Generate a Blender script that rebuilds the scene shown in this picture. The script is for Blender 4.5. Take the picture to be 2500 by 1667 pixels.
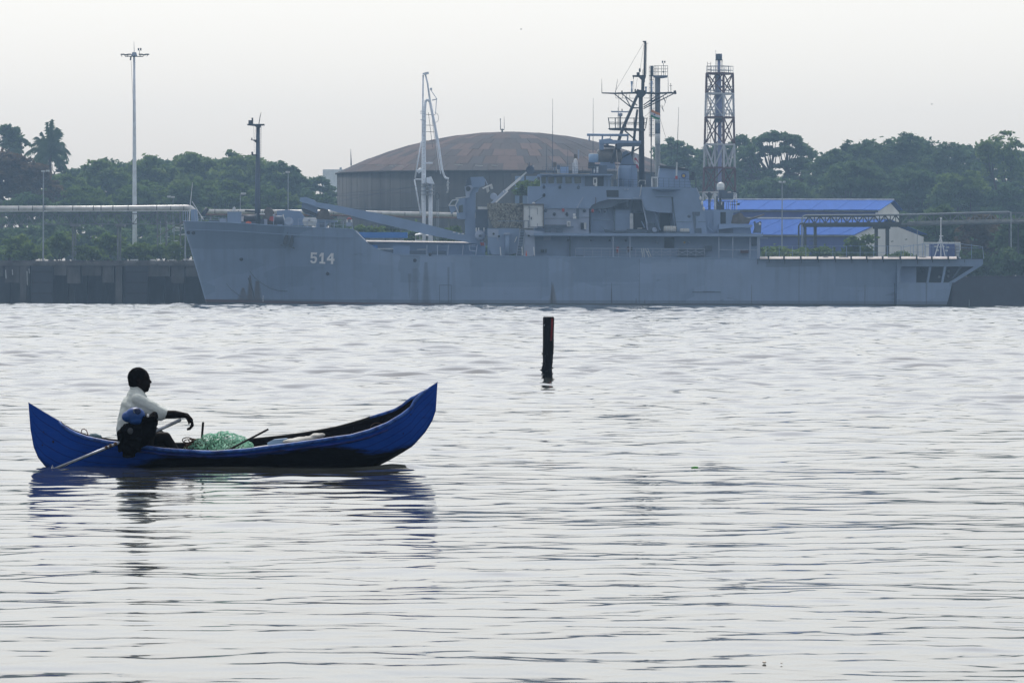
import bpy, math, random
import numpy as np
from mathutils import Vector, Matrix, Euler, noise as mnoise

R = math.radians
for o in list(bpy.data.objects):
    bpy.data.objects.remove(o)
SC = bpy.context.scene
COL = SC.collection

# ------------------------------------------------------------------ camera
F, PCX, PCY, CAM_H = 13889.0, 1250.0, 833.5, 1.87
PITCH = math.atan(127.5 / F)
ROLL = 0.0027
FWD = Vector((0, math.cos(PITCH), -math.sin(PITCH)))
RIGHT = Vector((math.cos(ROLL), 0, math.sin(ROLL)))
RIGHT = (RIGHT - FWD * RIGHT.dot(FWD)).normalized()
UP = RIGHT.cross(FWD).normalized()
CAMP = Vector((0, 0, CAM_H))
cam = bpy.data.cameras.new("camera")
cam.sensor_width = 36.0
cam.lens = F / 2500.0 * 36.0
cam.clip_start, cam.clip_end = 1.0, 6000.0
co = bpy.data.objects.new("camera", cam)
COL.objects.link(co)
co.matrix_world = Matrix(((RIGHT.x, UP.x, -FWD.x, CAMP.x), (RIGHT.y, UP.y, -FWD.y, CAMP.y),
                          (RIGHT.z, UP.z, -FWD.z, CAMP.z), (0, 0, 0, 1)))
SC.camera = co

# ------------------------------------------------------------------ sky, sun, exposure
SUN_EL, SUN_AZ = R(57), R(-8)          # azimuth from +Y towards +X
w = bpy.data.worlds.new("World")
SC.world = w
w.use_nodes = True
nt = w.node_tree
nt.nodes.clear()
sky = nt.nodes.new("ShaderNodeTexSky")
sky.sky_type = 'NISHITA'
sky.sun_disc = False
sky.sun_elevation = SUN_EL
sky.sun_rotation = SUN_AZ
sky.air_density = 1.0
sky.dust_density = 2.0
sky.ozone_density = 1.0
hs = nt.nodes.new("ShaderNodeHueSaturation")
hs.inputs['Saturation'].default_value = 0.34
bgn = nt.nodes.new("ShaderNodeBackground")
bgn.inputs['Strength'].default_value = 0.12
wo = nt.nodes.new("ShaderNodeOutputWorld")
nt.links.new(sky.outputs[0], hs.inputs['Color'])
tint = nt.nodes.new("ShaderNodeMix")
tint.data_type = 'RGBA'
tint.blend_type = 'MULTIPLY'
tint.inputs[0].default_value = 1.0
tint.inputs[7].default_value = (1.02, 0.995, 0.985, 1)
nt.links.new(hs.outputs[0], tint.inputs[6])
nt.links.new(tint.outputs[2], bgn.inputs['Color'])
nt.links.new(bgn.outputs[0], wo.inputs['Surface'])
sl = bpy.data.lights.new("sun", 'SUN')
sl.energy = 1.5
sl.angle = R(14)
sl.color = (1.0, 0.95, 0.88)
so = bpy.data.objects.new("sun", sl)
COL.objects.link(so)
sdir = Vector((math.sin(SUN_AZ) * math.cos(SUN_EL), math.cos(SUN_AZ) * math.cos(SUN_EL), math.sin(SUN_EL)))
so.rotation_euler = (-sdir).to_track_quat('-Z', 'Y').to_euler()
so.location = (0, 0, 40)
SC.view_settings.view_transform = 'Standard'
SC.view_settings.look = 'None'
SC.view_settings.gamma = 1.0
SC.view_settings.use_curve_mapping = False
SC.view_settings.exposure = 0.55
HAZE_DENSITY = 0.00027
HAZE_COLOR = (0.48, 0.72, 1.0)

# ------------------------------------------------------------------ helpers
ORG = {}


def P(px, py, Y):
    d = FWD + RIGHT * ((px - PCX) / F) + UP * ((PCY - py) / F)
    return CAMP + d * (Y / d.y)


def tag(o, label=None, cat=None, group=None, kind=None):
    if label: o['label'] = label
    if cat: o['category'] = cat
    if group: o['group'] = group
    if kind: o['kind'] = kind
    return o


def thing(name, label, cat, loc, group=None):
    o = bpy.data.objects.new(name, None)
    o.empty_display_size = 0.3
    COL.objects.link(o)
    o.location = loc
    ORG[o.name] = Vector(loc)
    return tag(o, label, cat, group)


class MB:
    def __init__(self):
        self.v, self.f = [], []

    def add(self, vs, fs):
        n = len(self.v)
        self.v += [tuple(p) for p in vs]
        self.f += [tuple(i + n for i in f) for f in fs]
        return self

    def prism(self, pts, vec):
        n = len(pts)
        vec = Vector(vec)
        a = [Vector(p) for p in pts]
        b = [p + vec for p in a]
        fs = [tuple(range(n)), tuple(range(2 * n - 1, n - 1, -1))]
        for i in range(n):
            j = (i + 1) % n
            fs.append((j, i, i + n, j + n))
        return self.add(a + b, fs)

    def box(self, x0, x1, y0, y1, z0, z1):
        return self.prism([(x0, y0, z0), (x1, y0, z0), (x1, y0, z1), (x0, y0, z1)], (0, y1 - y0, 0))

    def tube(self, pts, r, n=8, cap=True, ry=None):
        pts = [Vector(p) for p in pts]
        m = len(pts)
        rs = r if isinstance(r, (list, tuple)) else [r] * m
        vs, fs = [], []
        for i, p in enumerate(pts):
            t = (pts[min(i + 1, m - 1)] - pts[max(i - 1, 0)]).normalized()
            a = Vector((0, 1, 0)) if abs(t.y) < 0.9 else Vector((1, 0, 0))
            u = t.cross(a).normalized()
            k = t.cross(u).normalized()
            for q in range(n):
                an = 2 * math.pi * (q + 0.5) / n
                vs.append(p + (u * math.cos(an) + k * math.sin(an) * (ry or 1.0)) * rs[i])
        for i in range(m - 1):
            for q in range(n):
                q2 = (q + 1) % n
                fs.append((i * n + q, i * n + q2, (i + 1) * n + q2, (i + 1) * n + q))
        if cap:
            fs.append(tuple(range(n - 1, -1, -1)))
            fs.append(tuple(range((m - 1) * n, m * n)))
        return self.add(vs, fs)

    def lathe(self, c, prof, n=20, axis='z'):
        c = Vector(c)
        vs, fs = [], []
        for r, z in prof:
            for q in range(n):
                an = 2 * math.pi * q / n
                if axis == 'z':
                    vs.append(c + Vector((r * math.cos(an), r * math.sin(an), z)))
                elif axis == 'x':
                    vs.append(c + Vector((z, r * math.cos(an), r * math.sin(an))))
                else:
                    vs.append(c + Vector((r * math.cos(an), z, r * math.sin(an))))
        m = len(prof)
        for i in range(m - 1):
            for q in range(n):
                q2 = (q + 1) % n
                fs.append((i * n + q, i * n + q2, (i + 1) * n + q2, (i + 1) * n + q))
        if prof[0][0] > 1e-4: fs.append(tuple(range(n - 1, -1, -1)))
        if prof[-1][0] > 1e-4: fs.append(tuple(range((m - 1) * n, m * n)))
        return self.add(vs, fs)

    def ell(self, c, rx, ry, rz, n=14, m=9, rot=None):
        c = Vector(c)
        vs, fs = [], []
        for i in range(m + 1):
            th = math.pi * i / m
            for q in range(n):
                an = 2 * math.pi * q / n
                p = Vector((rx * math.sin(th) * math.cos(an), ry * math.sin(th) * math.sin(an), rz * math.cos(th)))
                if rot is not None: p = rot @ p
                vs.append(c + p)
        for i in range(m):
            for q in range(n):
                q2 = (q + 1) % n
                fs.append((i * n + q, (i + 1) * n + q, (i + 1) * n + q2, i * n + q2))
        return self.add(vs, fs)

    # pixel helpers: a point in the photograph taken at its real distance Y
    def pp(self, poly, Y, dep):
        return self.prism([P(x, y, Y) for x, y in poly], (0, dep, 0))

    def pb(self, x0, y0, x1, y1, Y, dep):
        return self.pp([(x0, y1), (x1, y1), (x1, y0), (x0, y0)], Y, dep)

    def pt(self, pts, Y, rpx, n=6):
        s = Y / F
        r = [q * s for q in rpx] if isinstance(rpx, (list, tuple)) else rpx * s
        Ys = Y if isinstance(Y, (list, tuple)) else [Y] * len(pts)
        return self.tube([P(x, y, q) for (x, y), q in zip(pts, Ys)], r, n)

    def mesh(self, name, org=(0, 0, 0), smooth=False):
        o = Vector(org)
        me = bpy.data.meshes.new(name)
        me.from_pydata([(a - o.x, b - o.y, c - o.z) for a, b, c in self.v], [], self.f)
        if smooth:
            me.polygons.foreach_set("use_smooth", [True] * len(me.polygons))
        me.update()
        return me

    def build(self, name, mat, parent=None, smooth=False, label=None, fix=True):
        org = ORG[parent.name] if parent is not None else Vector((0, 0, 0))
        me = self.mesh(name, org, smooth)
        if fix: recalc(me)
        me.materials.append(mat)
        o = bpy.data.objects.new(name, me)
        COL.objects.link(o)
        if parent is not None:
            o.parent = parent
        ORG[o.name] = org
        if label: o['label'] = label
        return o


def recalc(me):
    import bmesh
    b = bmesh.new()
    b.from_mesh(me)
    bmesh.ops.recalc_face_normals(b, faces=b.faces)
    b.to_mesh(me)
    b.free()


def solo(mb, name, mat, label, cat, group=None, smooth=False, kind=None):
    """a thing that is one mesh, with its origin at its base"""
    vs = np.array(mb.v)
    c = Vector((vs[:, 0].mean(), vs[:, 1].mean(), vs[:, 2].min()))
    me = mb.mesh(name, c, smooth)
    recalc(me)
    me.materials.append(mat)
    o = bpy.data.objects.new(name, me)
    COL.objects.link(o)
    o.location = c
    ORG[o.name] = c
    return tag(o, label, cat, group, kind)


def inst(name, me, parent, loc, rot=None, scale=None, label=None):
    o = bpy.data.objects.new(name, me)
    COL.objects.link(o)
    o.parent = parent
    o.location = Vector(loc) - ORG[parent.name]
    if rot is not None: o.rotation_euler = rot
    if scale is not None: o.scale = scale
    ORG[o.name] = Vector(loc)
    if label: o['label'] = label
    return o


# ------------------------------------------------------------------ materials
class NT:
    def __init__(self, m):
        m.use_nodes = True
        self.t = m.node_tree
        self.t.nodes.clear()
        self.out = self.t.nodes.new("ShaderNodeOutputMaterial")

    def n(self, typ, **kw):
        nd = self.t.nodes.new(typ)
        for k, v in kw.items():
            if k.startswith('i_'):
                nd.inputs[k[2:].replace('_', ' ')].default_value = v
            else:
                setattr(nd, k, v)
        return nd

    def l(self, a, b):
        self.t.links.new(a, b)

    def math(self, op, a, b=None, clamp=False):
        nd = self.t.nodes.new("ShaderNodeMath")
        nd.operation = op
        nd.use_clamp = clamp
        for i, v in enumerate((a, b)):
            if v is None: continue
            if isinstance(v, (int, float)): nd.inputs[i].default_value = v
            else: self.l(v, nd.inputs[i])
        return nd.outputs[0]

    def mix(self, fac, a, b):
        nd = self.t.nodes.new("ShaderNodeMix")
        nd.data_type = 'RGBA'
        for k, v in ((0, fac), (6, a), (7, b)):
            if isinstance(v, (int, float)): nd.inputs[k].default_value = v
            elif isinstance(v, (tuple, list)): nd.inputs[k].default_value = (*v[:3], 1)
            else: self.l(v, nd.inputs[k])
        return nd.outputs[2]


def c4(c, k=1.0):
    return tuple(min(1, max(0, x * k)) for x in c[:3])


def mat(name, col, rough=0.6, var=0.18, scale=1.5, metal=0.0, stretch=(1, 1, 1), col2=None, bump=0.0, spec=0.4):
    m = bpy.data.materials.new(name)
    t = NT(m)
    tc = t.n("ShaderNodeTexCoord")
    mp = t.n("ShaderNodeMapping")
    mp.inputs['Scale'].default_value = stretch
    t.l(tc.outputs['Object'], mp.inputs[0])
    nz = t.n("ShaderNodeTexNoise", i_Scale=scale, i_Detail=5.0, i_Roughness=0.6)
    t.l(mp.outputs[0], nz.inputs['Vector'])
    rp = t.n("ShaderNodeValToRGB")
    rp.color_ramp.elements[0].position, rp.color_ramp.elements[1].position = 0.32, 0.68
    t.l(nz.outputs[0], rp.inputs[0])
    cc = t.mix(rp.outputs[0], c4(col, 1 - var), c4(col2 if col2 else col, 1 if col2 else 1 + var))
    b = t.n("ShaderNodeBsdfPrincipled", i_Roughness=rough, i_Metallic=metal)
    b.inputs['Specular IOR Level'].default_value = spec
    t.l(cc, b.inputs['Base Color'])
    if bump:
        bp = t.n("ShaderNodeBump", i_Strength=bump, i_Distance=0.05)
        t.l(nz.outputs[0], bp.inputs['Height'])
        t.l(bp.outputs[0], b.inputs['Normal'])
    t.l(b.outputs[0], t.out.inputs[0])
    return m


def leaf_mat(name, dark, light, scale=0.35, trans=0.42):
    m = bpy.data.materials.new(name)
    t = NT(m)
    tc = t.n("ShaderNodeTexCoord")
    nz = t.n("ShaderNodeTexNoise", i_Scale=scale, i_Detail=6.0, i_Roughness=0.7)
    t.l(tc.outputs['Object'], nz.inputs['Vector'])
    rp = t.n("ShaderNodeValToRGB")
    rp.color_ramp.elements[0].position, rp.color_ramp.elements[1].position = 0.35, 0.65
    t.l(nz.outputs[0], rp.inputs[0])
    n2 = t.n("ShaderNodeTexNoise", i_Scale=scale * .28, i_Detail=2.0)
    t.l(tc.outputs['Object'], n2.inputs['Vector'])
    fa = t.math('MULTIPLY', rp.outputs[0], t.math('MULTIPLY', t.math('SUBTRACT', n2.outputs[0], 0.22, True), 2.4, True), True)
    cc = t.mix(fa, dark, light)
    d = t.n("ShaderNodeBsdfDiffuse")
    tr = t.n("ShaderNodeBsdfTranslucent")
    t.l(cc, d.inputs[0]); t.l(cc, tr.inputs[0])
    mx = t.n("ShaderNodeMixShader")
    mx.inputs[0].default_value = trans
    t.l(d.outputs[0], mx.inputs[1]); t.l(tr.outputs[0], mx.inputs[2])
    t.l(mx.outputs[0], t.out.inputs[0])
    return m


GREY = (0.22, 0.315, 0.47)
M = {}
M['ship'] = mat('ship_grey_paint', GREY, 0.55, 0.10, 0.5)
M['ship_light'] = mat('light_grey_paint', (0.34, 0.41, 0.53), 0.55, 0.10, 0.6)
M['ship_dark'] = mat('dark_grey_paint', (0.08, 0.115, 0.165), 0.6, 0.2, 0.8)
M['mast'] = mat('mast_black_paint', (0.035, 0.05, 0.065), 0.55, 0.2, 1.0)
M['void'] = mat('dark_opening', (0.02, 0.03, 0.04), 0.8, 0.2, 1.0)
M['white'] = mat('white_paint', (0.72, 0.74, 0.74), 0.5, 0.12, 1.2)
M['offwhite'] = mat('weathered_white', (0.55, 0.58, 0.58), 0.6, 0.2, 1.6)
M['plank'] = mat('pale_deck_edge', (0.52, 0.48, 0.45), 0.7, 0.25, 1.2, stretch=(1, 1, 4))
M['loading'] = mat('loading_arm_white', (0.74, 0.80, 0.86), 0.45, 0.12, 1.5)
M['steel'] = mat('galvanised_steel', (0.3, 0.34, 0.38), 0.5, 0.15, 2.0, metal=0.2)
M['pipe'] = mat('silver_pipe_cladding', (0.62, 0.62, 0.60), 0.38, 0.2, 1.0, metal=0.3)
M['rack'] = mat('rack_steel', (0.16, 0.18, 0.185), 0.7, 0.25, 1.5)
M['red'] = mat('red_paint', (0.42, 0.06, 0.05), 0.5, 0.2, 2.0)
M['orange'] = mat('orange_cloth', (0.75, 0.14, 0.05), 0.7, 0.2, 3.0)
M['redoxide'] = mat('tower_red_paint', (0.10, 0.045, 0.05), 0.55, 0.2, 2.0)
M['towerwhite'] = mat('tower_white_paint', (0.48, 0.50, 0.54), 0.55, 0.12, 2.0)
M['stack'] = mat('stack_lilac_steel', (0.22, 0.25, 0.42), 0.45, 0.12, 1.0)
M['glass'] = mat('window_glass', (0.06, 0.085, 0.08), 0.12, 0.3, 1.0, spec=0.6)
M['tarp'] = mat('brown_tarpaulin', (0.13, 0.12, 0.11), 0.8, 0.3, 1.8, bump=0.4)
M['whitetarp'] = mat('white_canvas', (0.6, 0.62, 0.64), 0.8, 0.25, 2.5, bump=0.4)
M['rubber'] = mat('black_rubber', (0.02, 0.021, 0.024), 0.8, 0.3, 2.0)
M['rope'] = mat('rope_fibre', (0.12, 0.10, 0.08), 0.9, 0.3, 6.0)
M['yellow'] = mat('yellow_paint', (0.55, 0.40, 0.05), 0.5, 0.15, 2.0)
M['digit'] = mat('white_hull_number', (0.84, 0.86, 0.88), 0.6, 0.12, 2.5)
M['radome'] = mat('radome_white', (0.72, 0.76, 0.76), 0.35, 0.05, 1.0)
M['paleblue'] = mat('pale_blue_paint', (0.25, 0.38, 0.55), 0.5, 0.1, 1.0)
M['rack_dark'] = mat('dark_rack_steel', (0.06, 0.075, 0.08), 0.7, 0.25, 1.5)
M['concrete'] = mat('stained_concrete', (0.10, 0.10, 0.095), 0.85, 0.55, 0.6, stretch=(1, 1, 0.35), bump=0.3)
M['concrete_dark'] = mat('shaded_concrete', (0.045, 0.05, 0.05), 0.7, 0.5, 0.6, stretch=(1, 1, 0.4))  # darker concrete copy: shade under the quay deck put into the colour
M['fender'] = mat('dark_fender_board', (0.026, 0.032, 0.042), 0.75, 0.2, 0.9)
M['bark'] = mat('tree_bark', (0.06, 0.05, 0.042), 0.9, 0.3, 2.5, bump=0.4)
M['land'] = mat('scrub_ground', (0.07, 0.085, 0.05), 0.95, 0.4, 0.15)
M['bed'] = mat('river_bed', (0.04, 0.04, 0.035), 0.95, 0.3, 0.15)
M['blueroof'] = mat('blue_roof_sheet', (0.065, 0.15, 0.47), 0.85, 0.08, 0.6, stretch=(3, 1, 0.4), spec=0.05)
M['bluewall'] = mat('blue_wall_sheet', (0.07, 0.11, 0.30), 0.5, 0.15, 0.5)
M['gable'] = mat('white_gable_sheet', (0.78, 0.79, 0.78), 0.6, 0.12, 0.5, stretch=(1, 1, 0.4))
M['canopyblue'] = mat('bright_blue_fascia', (0.03, 0.18, 0.55), 0.5, 0.1, 0.6)
M['skin'] = mat('dark_brown_skin', (0.007, 0.0045, 0.0035), 0.65, 0.15, 9.0, spec=0.08)
M['hair'] = mat('black_hair', (0.003, 0.003, 0.003), 0.9, 0.2, 30.0, spec=0.05)
M['shirt'] = mat('pale_shirt_cotton', (0.58, 0.63, 0.60), 0.85, 0.10, 6.0, bump=0.25)
M['shorts'] = mat('dark_cloth', (0.003, 0.0035, 0.006), 0.9, 0.3, 8.0, bump=0.3, spec=0.03)
M['wood'] = mat('weathered_dark_wood', (0.008, 0.007, 0.006), 0.8, 0.3, 8.0)
M['inner'] = mat('canoe_inner_timber', (0.006, 0.006, 0.009), 0.9, 0.4, 5.0, spec=0.1)
M['motorblue'] = mat('motor_cowl_blue', (0.006, 0.06, 0.24), 0.4, 0.15, 6.0)
M['motorblack'] = mat('motor_black', (0.0025, 0.0025, 0.003), 0.8, 0.3, 8.0, spec=0.03)
M['shaft'] = mat('worn_steel_shaft', (0.34, 0.37, 0.42), 0.4, 0.35, 12.0, metal=0.4)
M['sack'] = mat('white_sack', (0.50, 0.50, 0.47), 0.8, 0.2, 6.0, bump=0.4)
M['coir'] = mat('brown_cord', (0.10, 0.06, 0.035), 0.9, 0.4, 12.0)
M['green'] = mat('green_leaf', (0.06, 0.34, 0.05), 0.6, 0.3, 20.0)


def hull_material():
    """grey hull paint with touched-up patches, plating, boot-topping and rust runs (real marks of the hull)"""
    m = bpy.data.materials.new('hull_paint')
    t = NT(m)
    g = t.n("ShaderNodeNewGeometry")
    s = t.n("ShaderNodeSeparateXYZ")
    t.l(g.outputs['Position'], s.inputs[0])
    X, Z = s.outputs[0], s.outputs[2]
    # repainted patches: blocky noise
    mp = t.n("ShaderNodeMapping")
    mp.inputs['Scale'].default_value = (0.16, 0.0, 0.42)
    t.l(g.outputs['Position'], mp.inputs[0])
    vo = t.n("ShaderNodeTexVoronoi", distance='CHEBYCHEV', i_Scale=1.0)
    t.l(mp.outputs[0], vo.inputs['Vector'])
    sv = t.n("ShaderNodeSeparateColor")
    t.l(vo.outputs['Color'], sv.inputs[0])
    c = t.mix(t.math('MULTIPLY', sv.outputs[0], 0.5), c4(GREY, 1.04), (0.125, 0.20, 0.31))
    nz = t.n("ShaderNodeTexNoise", i_Scale=0.35, i_Detail=6.0, i_Roughness=0.65)
    t.l(g.outputs['Position'], nz.inputs['Vector'])
    c = t.mix(t.math('MULTIPLY', t.math('SUBTRACT', nz.outputs[0], 0.42, True), 1.0, True), c, (0.13, 0.18, 0.25))
    # vertical grime
    mp2 = t.n("ShaderNodeMapping")
    mp2.inputs['Scale'].default_value = (1.4, 0.2, 0.06)
    t.l(g.outputs['Position'], mp2.inputs[0])
    n2 = t.n("ShaderNodeTexNoise", i_Scale=1.0, i_Detail=6.0, i_Roughness=0.6)
    t.l(mp2.outputs[0], n2.inputs['Vector'])
    c = t.mix(t.math('MULTIPLY', t.math('SUBTRACT', n2.outputs[0], 0.5, True), 1.8, True), c, (0.11, 0.15, 0.21))
    # dark scuffs
    mp3 = t.n("ShaderNodeMapping")
    mp3.inputs['Scale'].default_value = (0.22, 0.1, 0.9)
    t.l(g.outputs['Position'], mp3.inputs[0])
    n3 = t.n("ShaderNodeTexNoise", i_Scale=1.0, i_Detail=8.0, i_Roughness=0.72)
    t.l(mp3.outputs[0], n3.inputs['Vector'])
    c = t.mix(t.math('MULTIPLY', t.math('SUBTRACT', n3.outputs[0], 0.63, True), 7, True), c, (0.05, 0.07, 0.095))
    # squared-off touch-up patches left by the paint crew: (px0, py0, px1, py1, strength, colour)
    for (a0, b0, a1, b1, st, cl) in ((430, 520, 694, 607, .55, (0.105, 0.165, 0.25)), (975, 600, 1024, 690, .45, (0.11, 0.17, 0.25)), (1024, 620, 1110, 640, .5, (0.24, 0.33, 0.48)),
                                     (1150, 600, 1340, 700, .45, (0.12, 0.195, 0.30)), (1180, 690, 1320, 745, .35, (0.23, 0.32, 0.48)), (1400, 600, 1560, 688, .45, (0.12, 0.19, 0.29)),
                                     (1590, 640, 1680, 668, .5, (0.24, 0.33, 0.47)), (1720, 660, 1800, 700, .45, (0.23, 0.315, 0.46)), (1870, 640, 2000, 652, .55, (0.10, 0.15, 0.215)),
                                     (1820, 690, 2010, 745, .3, (0.22, 0.31, 0.46)), (2040, 640, 2190, 700, .35, (0.12, 0.19, 0.29)), (760, 660, 900, 740, .3, (0.23, 0.32, 0.47))):
        q0, q1 = P(a0, b1, 655), P(a1, b0, 655)
        wob = t.math('MULTIPLY', t.math('SUBTRACT', n3.outputs[0], 0.5), 1.6)
        xx, zz = t.math('ADD', X, wob), t.math('ADD', Z, t.math('MULTIPLY', wob, 0.35))
        mk = t.math('MULTIPLY', t.math('MULTIPLY', t.math('GREATER_THAN', xx, q0.x), t.math('LESS_THAN', xx, q1.x)), t.math('MULTIPLY', t.math('GREATER_THAN', zz, q0.z), t.math('LESS_THAN', zz, q1.z)))
        c = t.mix(t.math('MULTIPLY', mk, st), c, cl)
    # rust runs: (px, py top, py bottom, half width px top, bottom, strength, colour)
    rust, dk = (0.085, 0.055, 0.022), (0.02, 0.02, 0.018)
    runs = [(1350, 690, 741, 0.5, 13, .75, rust), (1347, 688, 741, 0.8, 4, .9, dk), (1493, 690, 741, .6, 2.6, .9, dk),
            (1561, 632, 741, 1.5, 2.5, .35, dk), (1951, 632, 739, 1, 2, .35, dk), (1835, 695, 734, .6, 1.4, .6, rust),
            (1553, 728, 741, 1, 2, .7, dk), (1574, 731, 741, 1, 2, .7, dk), (1020, 705, 738, .6, .6, .8, dk), (1073, 698, 738, .6, 1.0, .7, rust),
            (1102, 696, 738, .6, 1.0, .7, rust), (1013, 655, 700, 9, 12, .3, dk), (2185, 692, 745, 1.3, 2.2, .8, dk),
            (2262, 690, 740, 3.0, 2.2, .5, dk), (2112, 695, 745, .8, 1.3, .8, dk),
            (606, 672, 731, 2, 12, .85, rust), (624, 686, 731, 6, 14, .8, rust), (588, 703, 731, 4, 18, .7, rust), (1040, 640, 662, 5, 7, .5, dk), (1095, 652, 690, 4, 3, .45, dk), (1000, 668, 700, 6, 3, .45, dk)]
    for px, y0, y1, w0, w1, st, cl in runs:
        a, b = P(px, y0, 655), P(px, y1, 655)
        k = 655 / F
        tt = t.math('DIVIDE', t.math('SUBTRACT', a.z, Z), a.z - b.z)        # 0 top .. 1 bottom
        wd = t.math('ADD', w0 * k, t.math('MULTIPLY', tt, (w1 - w0) * k))
        ax = t.math('ABSOLUTE', t.math('SUBTRACT', X, a.x))
        mk = t.math('SUBTRACT', 1.0, t.math('DIVIDE', ax, wd), True)
        mk = t.math('MULTIPLY', t.math('MULTIPLY', mk, 1.7, True), t.math('GREATER_THAN', tt, 0.0))
        mk = t.math('MULTIPLY', mk, t.math('ADD', t.math('MULTIPLY', n3.outputs[0], 0.8), 0.5, True))
        c = t.mix(t.math('MULTIPLY', mk, st, True), c, cl)
    # boot-topping
    zl = P(1600, 741, 655).z
    c = t.mix(t.math('LESS_THAN', t.math('ADD', Z, t.math('MULTIPLY', nz.outputs[0], 0.08)), zl + 0.05), c, (0.03, 0.04, 0.04))
    xa, za = P(500, 732, 655).x, P(500, 731, 655).z
    xb, zb = P(1060, 742, 655).x, P(1060, 742, 655).z
    zr = t.math('ADD', za, t.math('MULTIPLY', t.math('SUBTRACT', X, xa), (zb - za) / (xb - xa)))
    c = t.mix(t.math('LESS_THAN', Z, zr), c, (0.095, 0.05, 0.055))
    zr2 = t.math('SUBTRACT', zr, 0.30)
    c = t.mix(t.math('LESS_THAN', Z, zr2), c, (0.03, 0.04, 0.045))
    b = t.n("ShaderNodeBsdfPrincipled", i_Roughness=0.5)
    t.l(c, b.inputs['Base Color'])
    bp = t.n("ShaderNodeBump", i_Strength=0.25, i_Distance=0.2)
    t.l(nz.outputs[0], bp.inputs['Height'])
    t.l(bp.outputs[0], b.inputs['Normal'])
    t.l(b.outputs[0], t.out.inputs[0])
    return m


def canoe_material():
    m = bpy.data.materials.new('canoe_blue_paint')
    t = NT(m)
    g = t.n("ShaderNodeNewGeometry")
    s = t.n("ShaderNodeSeparateXYZ")
    t.l(g.outputs['Position'], s.inputs[0])
    nz = t.n("ShaderNodeTexNoise", i_Scale=3.0, i_Detail=8.0, i_Roughness=0.7)
    t.l(g.outputs['Position'], nz.inputs['Vector'])
    mp = t.n("ShaderNodeMapping")
    mp.inputs['Scale'].default_value = (2.0, 2.0, 14.0)
    t.l(g.outputs['Position'], mp.inputs[0])
    n2 = t.n("ShaderNodeTexNoise", i_Scale=1.6, i_Detail=7.0, i_Roughness=0.7)
    t.l(mp.outputs[0], n2.inputs['Vector'])
    c = t.mix(nz.outputs[0], (0.002, 0.040, 0.25), (0.006, 0.080, 0.45))
    c = t.mix(t.math('MULTIPLY', t.math('SUBTRACT', n2.outputs[0], 0.60, True), 9, True), c, (0.003, 0.004, 0.012))
    # plank seams run along the hull; chalky worn patches
    fr = t.math('FRACT', t.math('MULTIPLY', t.n("ShaderNodeAttribute", attribute_name='hfrac').outputs['Fac'], 5.0))
    c = t.mix(t.math('MULTIPLY', t.math('LESS_THAN', fr, 0.07), 0.7), c, (0.001, 0.006, 0.04))
    n4 = t.n("ShaderNodeTexNoise", i_Scale=7.0, i_Detail=8.0, i_Roughness=0.75)
    t.l(g.outputs['Position'], n4.inputs['Vector'])
    c = t.mix(t.math('MULTIPLY', t.math('SUBTRACT', n4.outputs[0], 0.60, True), 4, True), c, (0.03, 0.10, 0.36))
    # black lower planks, highest amidships, with a ragged upper edge
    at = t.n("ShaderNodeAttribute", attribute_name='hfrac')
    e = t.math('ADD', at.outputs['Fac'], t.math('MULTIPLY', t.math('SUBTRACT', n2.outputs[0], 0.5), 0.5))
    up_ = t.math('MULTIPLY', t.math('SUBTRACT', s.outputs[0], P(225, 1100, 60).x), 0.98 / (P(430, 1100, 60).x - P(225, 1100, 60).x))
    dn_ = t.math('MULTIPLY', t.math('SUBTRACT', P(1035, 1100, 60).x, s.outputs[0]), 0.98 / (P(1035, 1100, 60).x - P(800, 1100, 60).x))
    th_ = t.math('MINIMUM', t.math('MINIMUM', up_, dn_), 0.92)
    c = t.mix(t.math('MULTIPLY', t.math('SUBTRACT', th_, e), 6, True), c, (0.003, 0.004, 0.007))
    b = t.n("ShaderNodeBsdfPrincipled", i_Roughness=0.5)
    b.inputs['Specular IOR Level'].default_value = 0.14
    t.l(c, b.inputs['Base Color'])
    bp = t.n("ShaderNodeBump", i_Strength=0.35, i_Distance=0.02)
    t.l(n2.outputs[0], bp.inputs['Height'])
    t.l(bp.outputs[0], b.inputs['Normal'])
    t.l(b.outputs[0], t.out.inputs[0])
    return m


def panel_material(name, cols, rough=0.75):
    """each separate sheet takes its own shade of rust from its object's random number"""
    m = bpy.data.materials.new(name)
    t = NT(m)
    oi = t.n("ShaderNodeObjectInfo")
    rp = t.n("ShaderNodeValToRGB")
    rp.color_ramp.interpolation = 'CONSTANT'
    el = rp.color_ramp.elements
    el[0].position, el[0].color = 0.0, (*cols[0], 1)
    el[1].position, el[1].color = 1.0, (*cols[-1], 1)
    for i, cc in enumerate(cols[1:-1]):
        e = el.new((i + 1) / (len(cols) - 1)); e.color = (*cc, 1)
    t.l(oi.outputs['Random'], rp.inputs[0])
    g = t.n("ShaderNodeNewGeometry")
    nz = t.n("ShaderNodeTexNoise", i_Scale=0.7, i_Detail=6.0, i_Roughness=0.7)
    t.l(g.outputs['Position'], nz.inputs['Vector'])
    c = t.mix(t.math('MULTIPLY', t.math('SUBTRACT', nz.outputs[0], 0.45, True), 1.6, True), rp.outputs[0], (0.04, 0.04, 0.043))
    b = t.n("ShaderNodeBsdfPrincipled", i_Roughness=rough)
    b.inputs['Specular IOR Level'].default_value = 0.1
    t.l(c, b.inputs['Base Color'])
    t.l(b.outputs[0], t.out.inputs[0])
    return m


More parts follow.
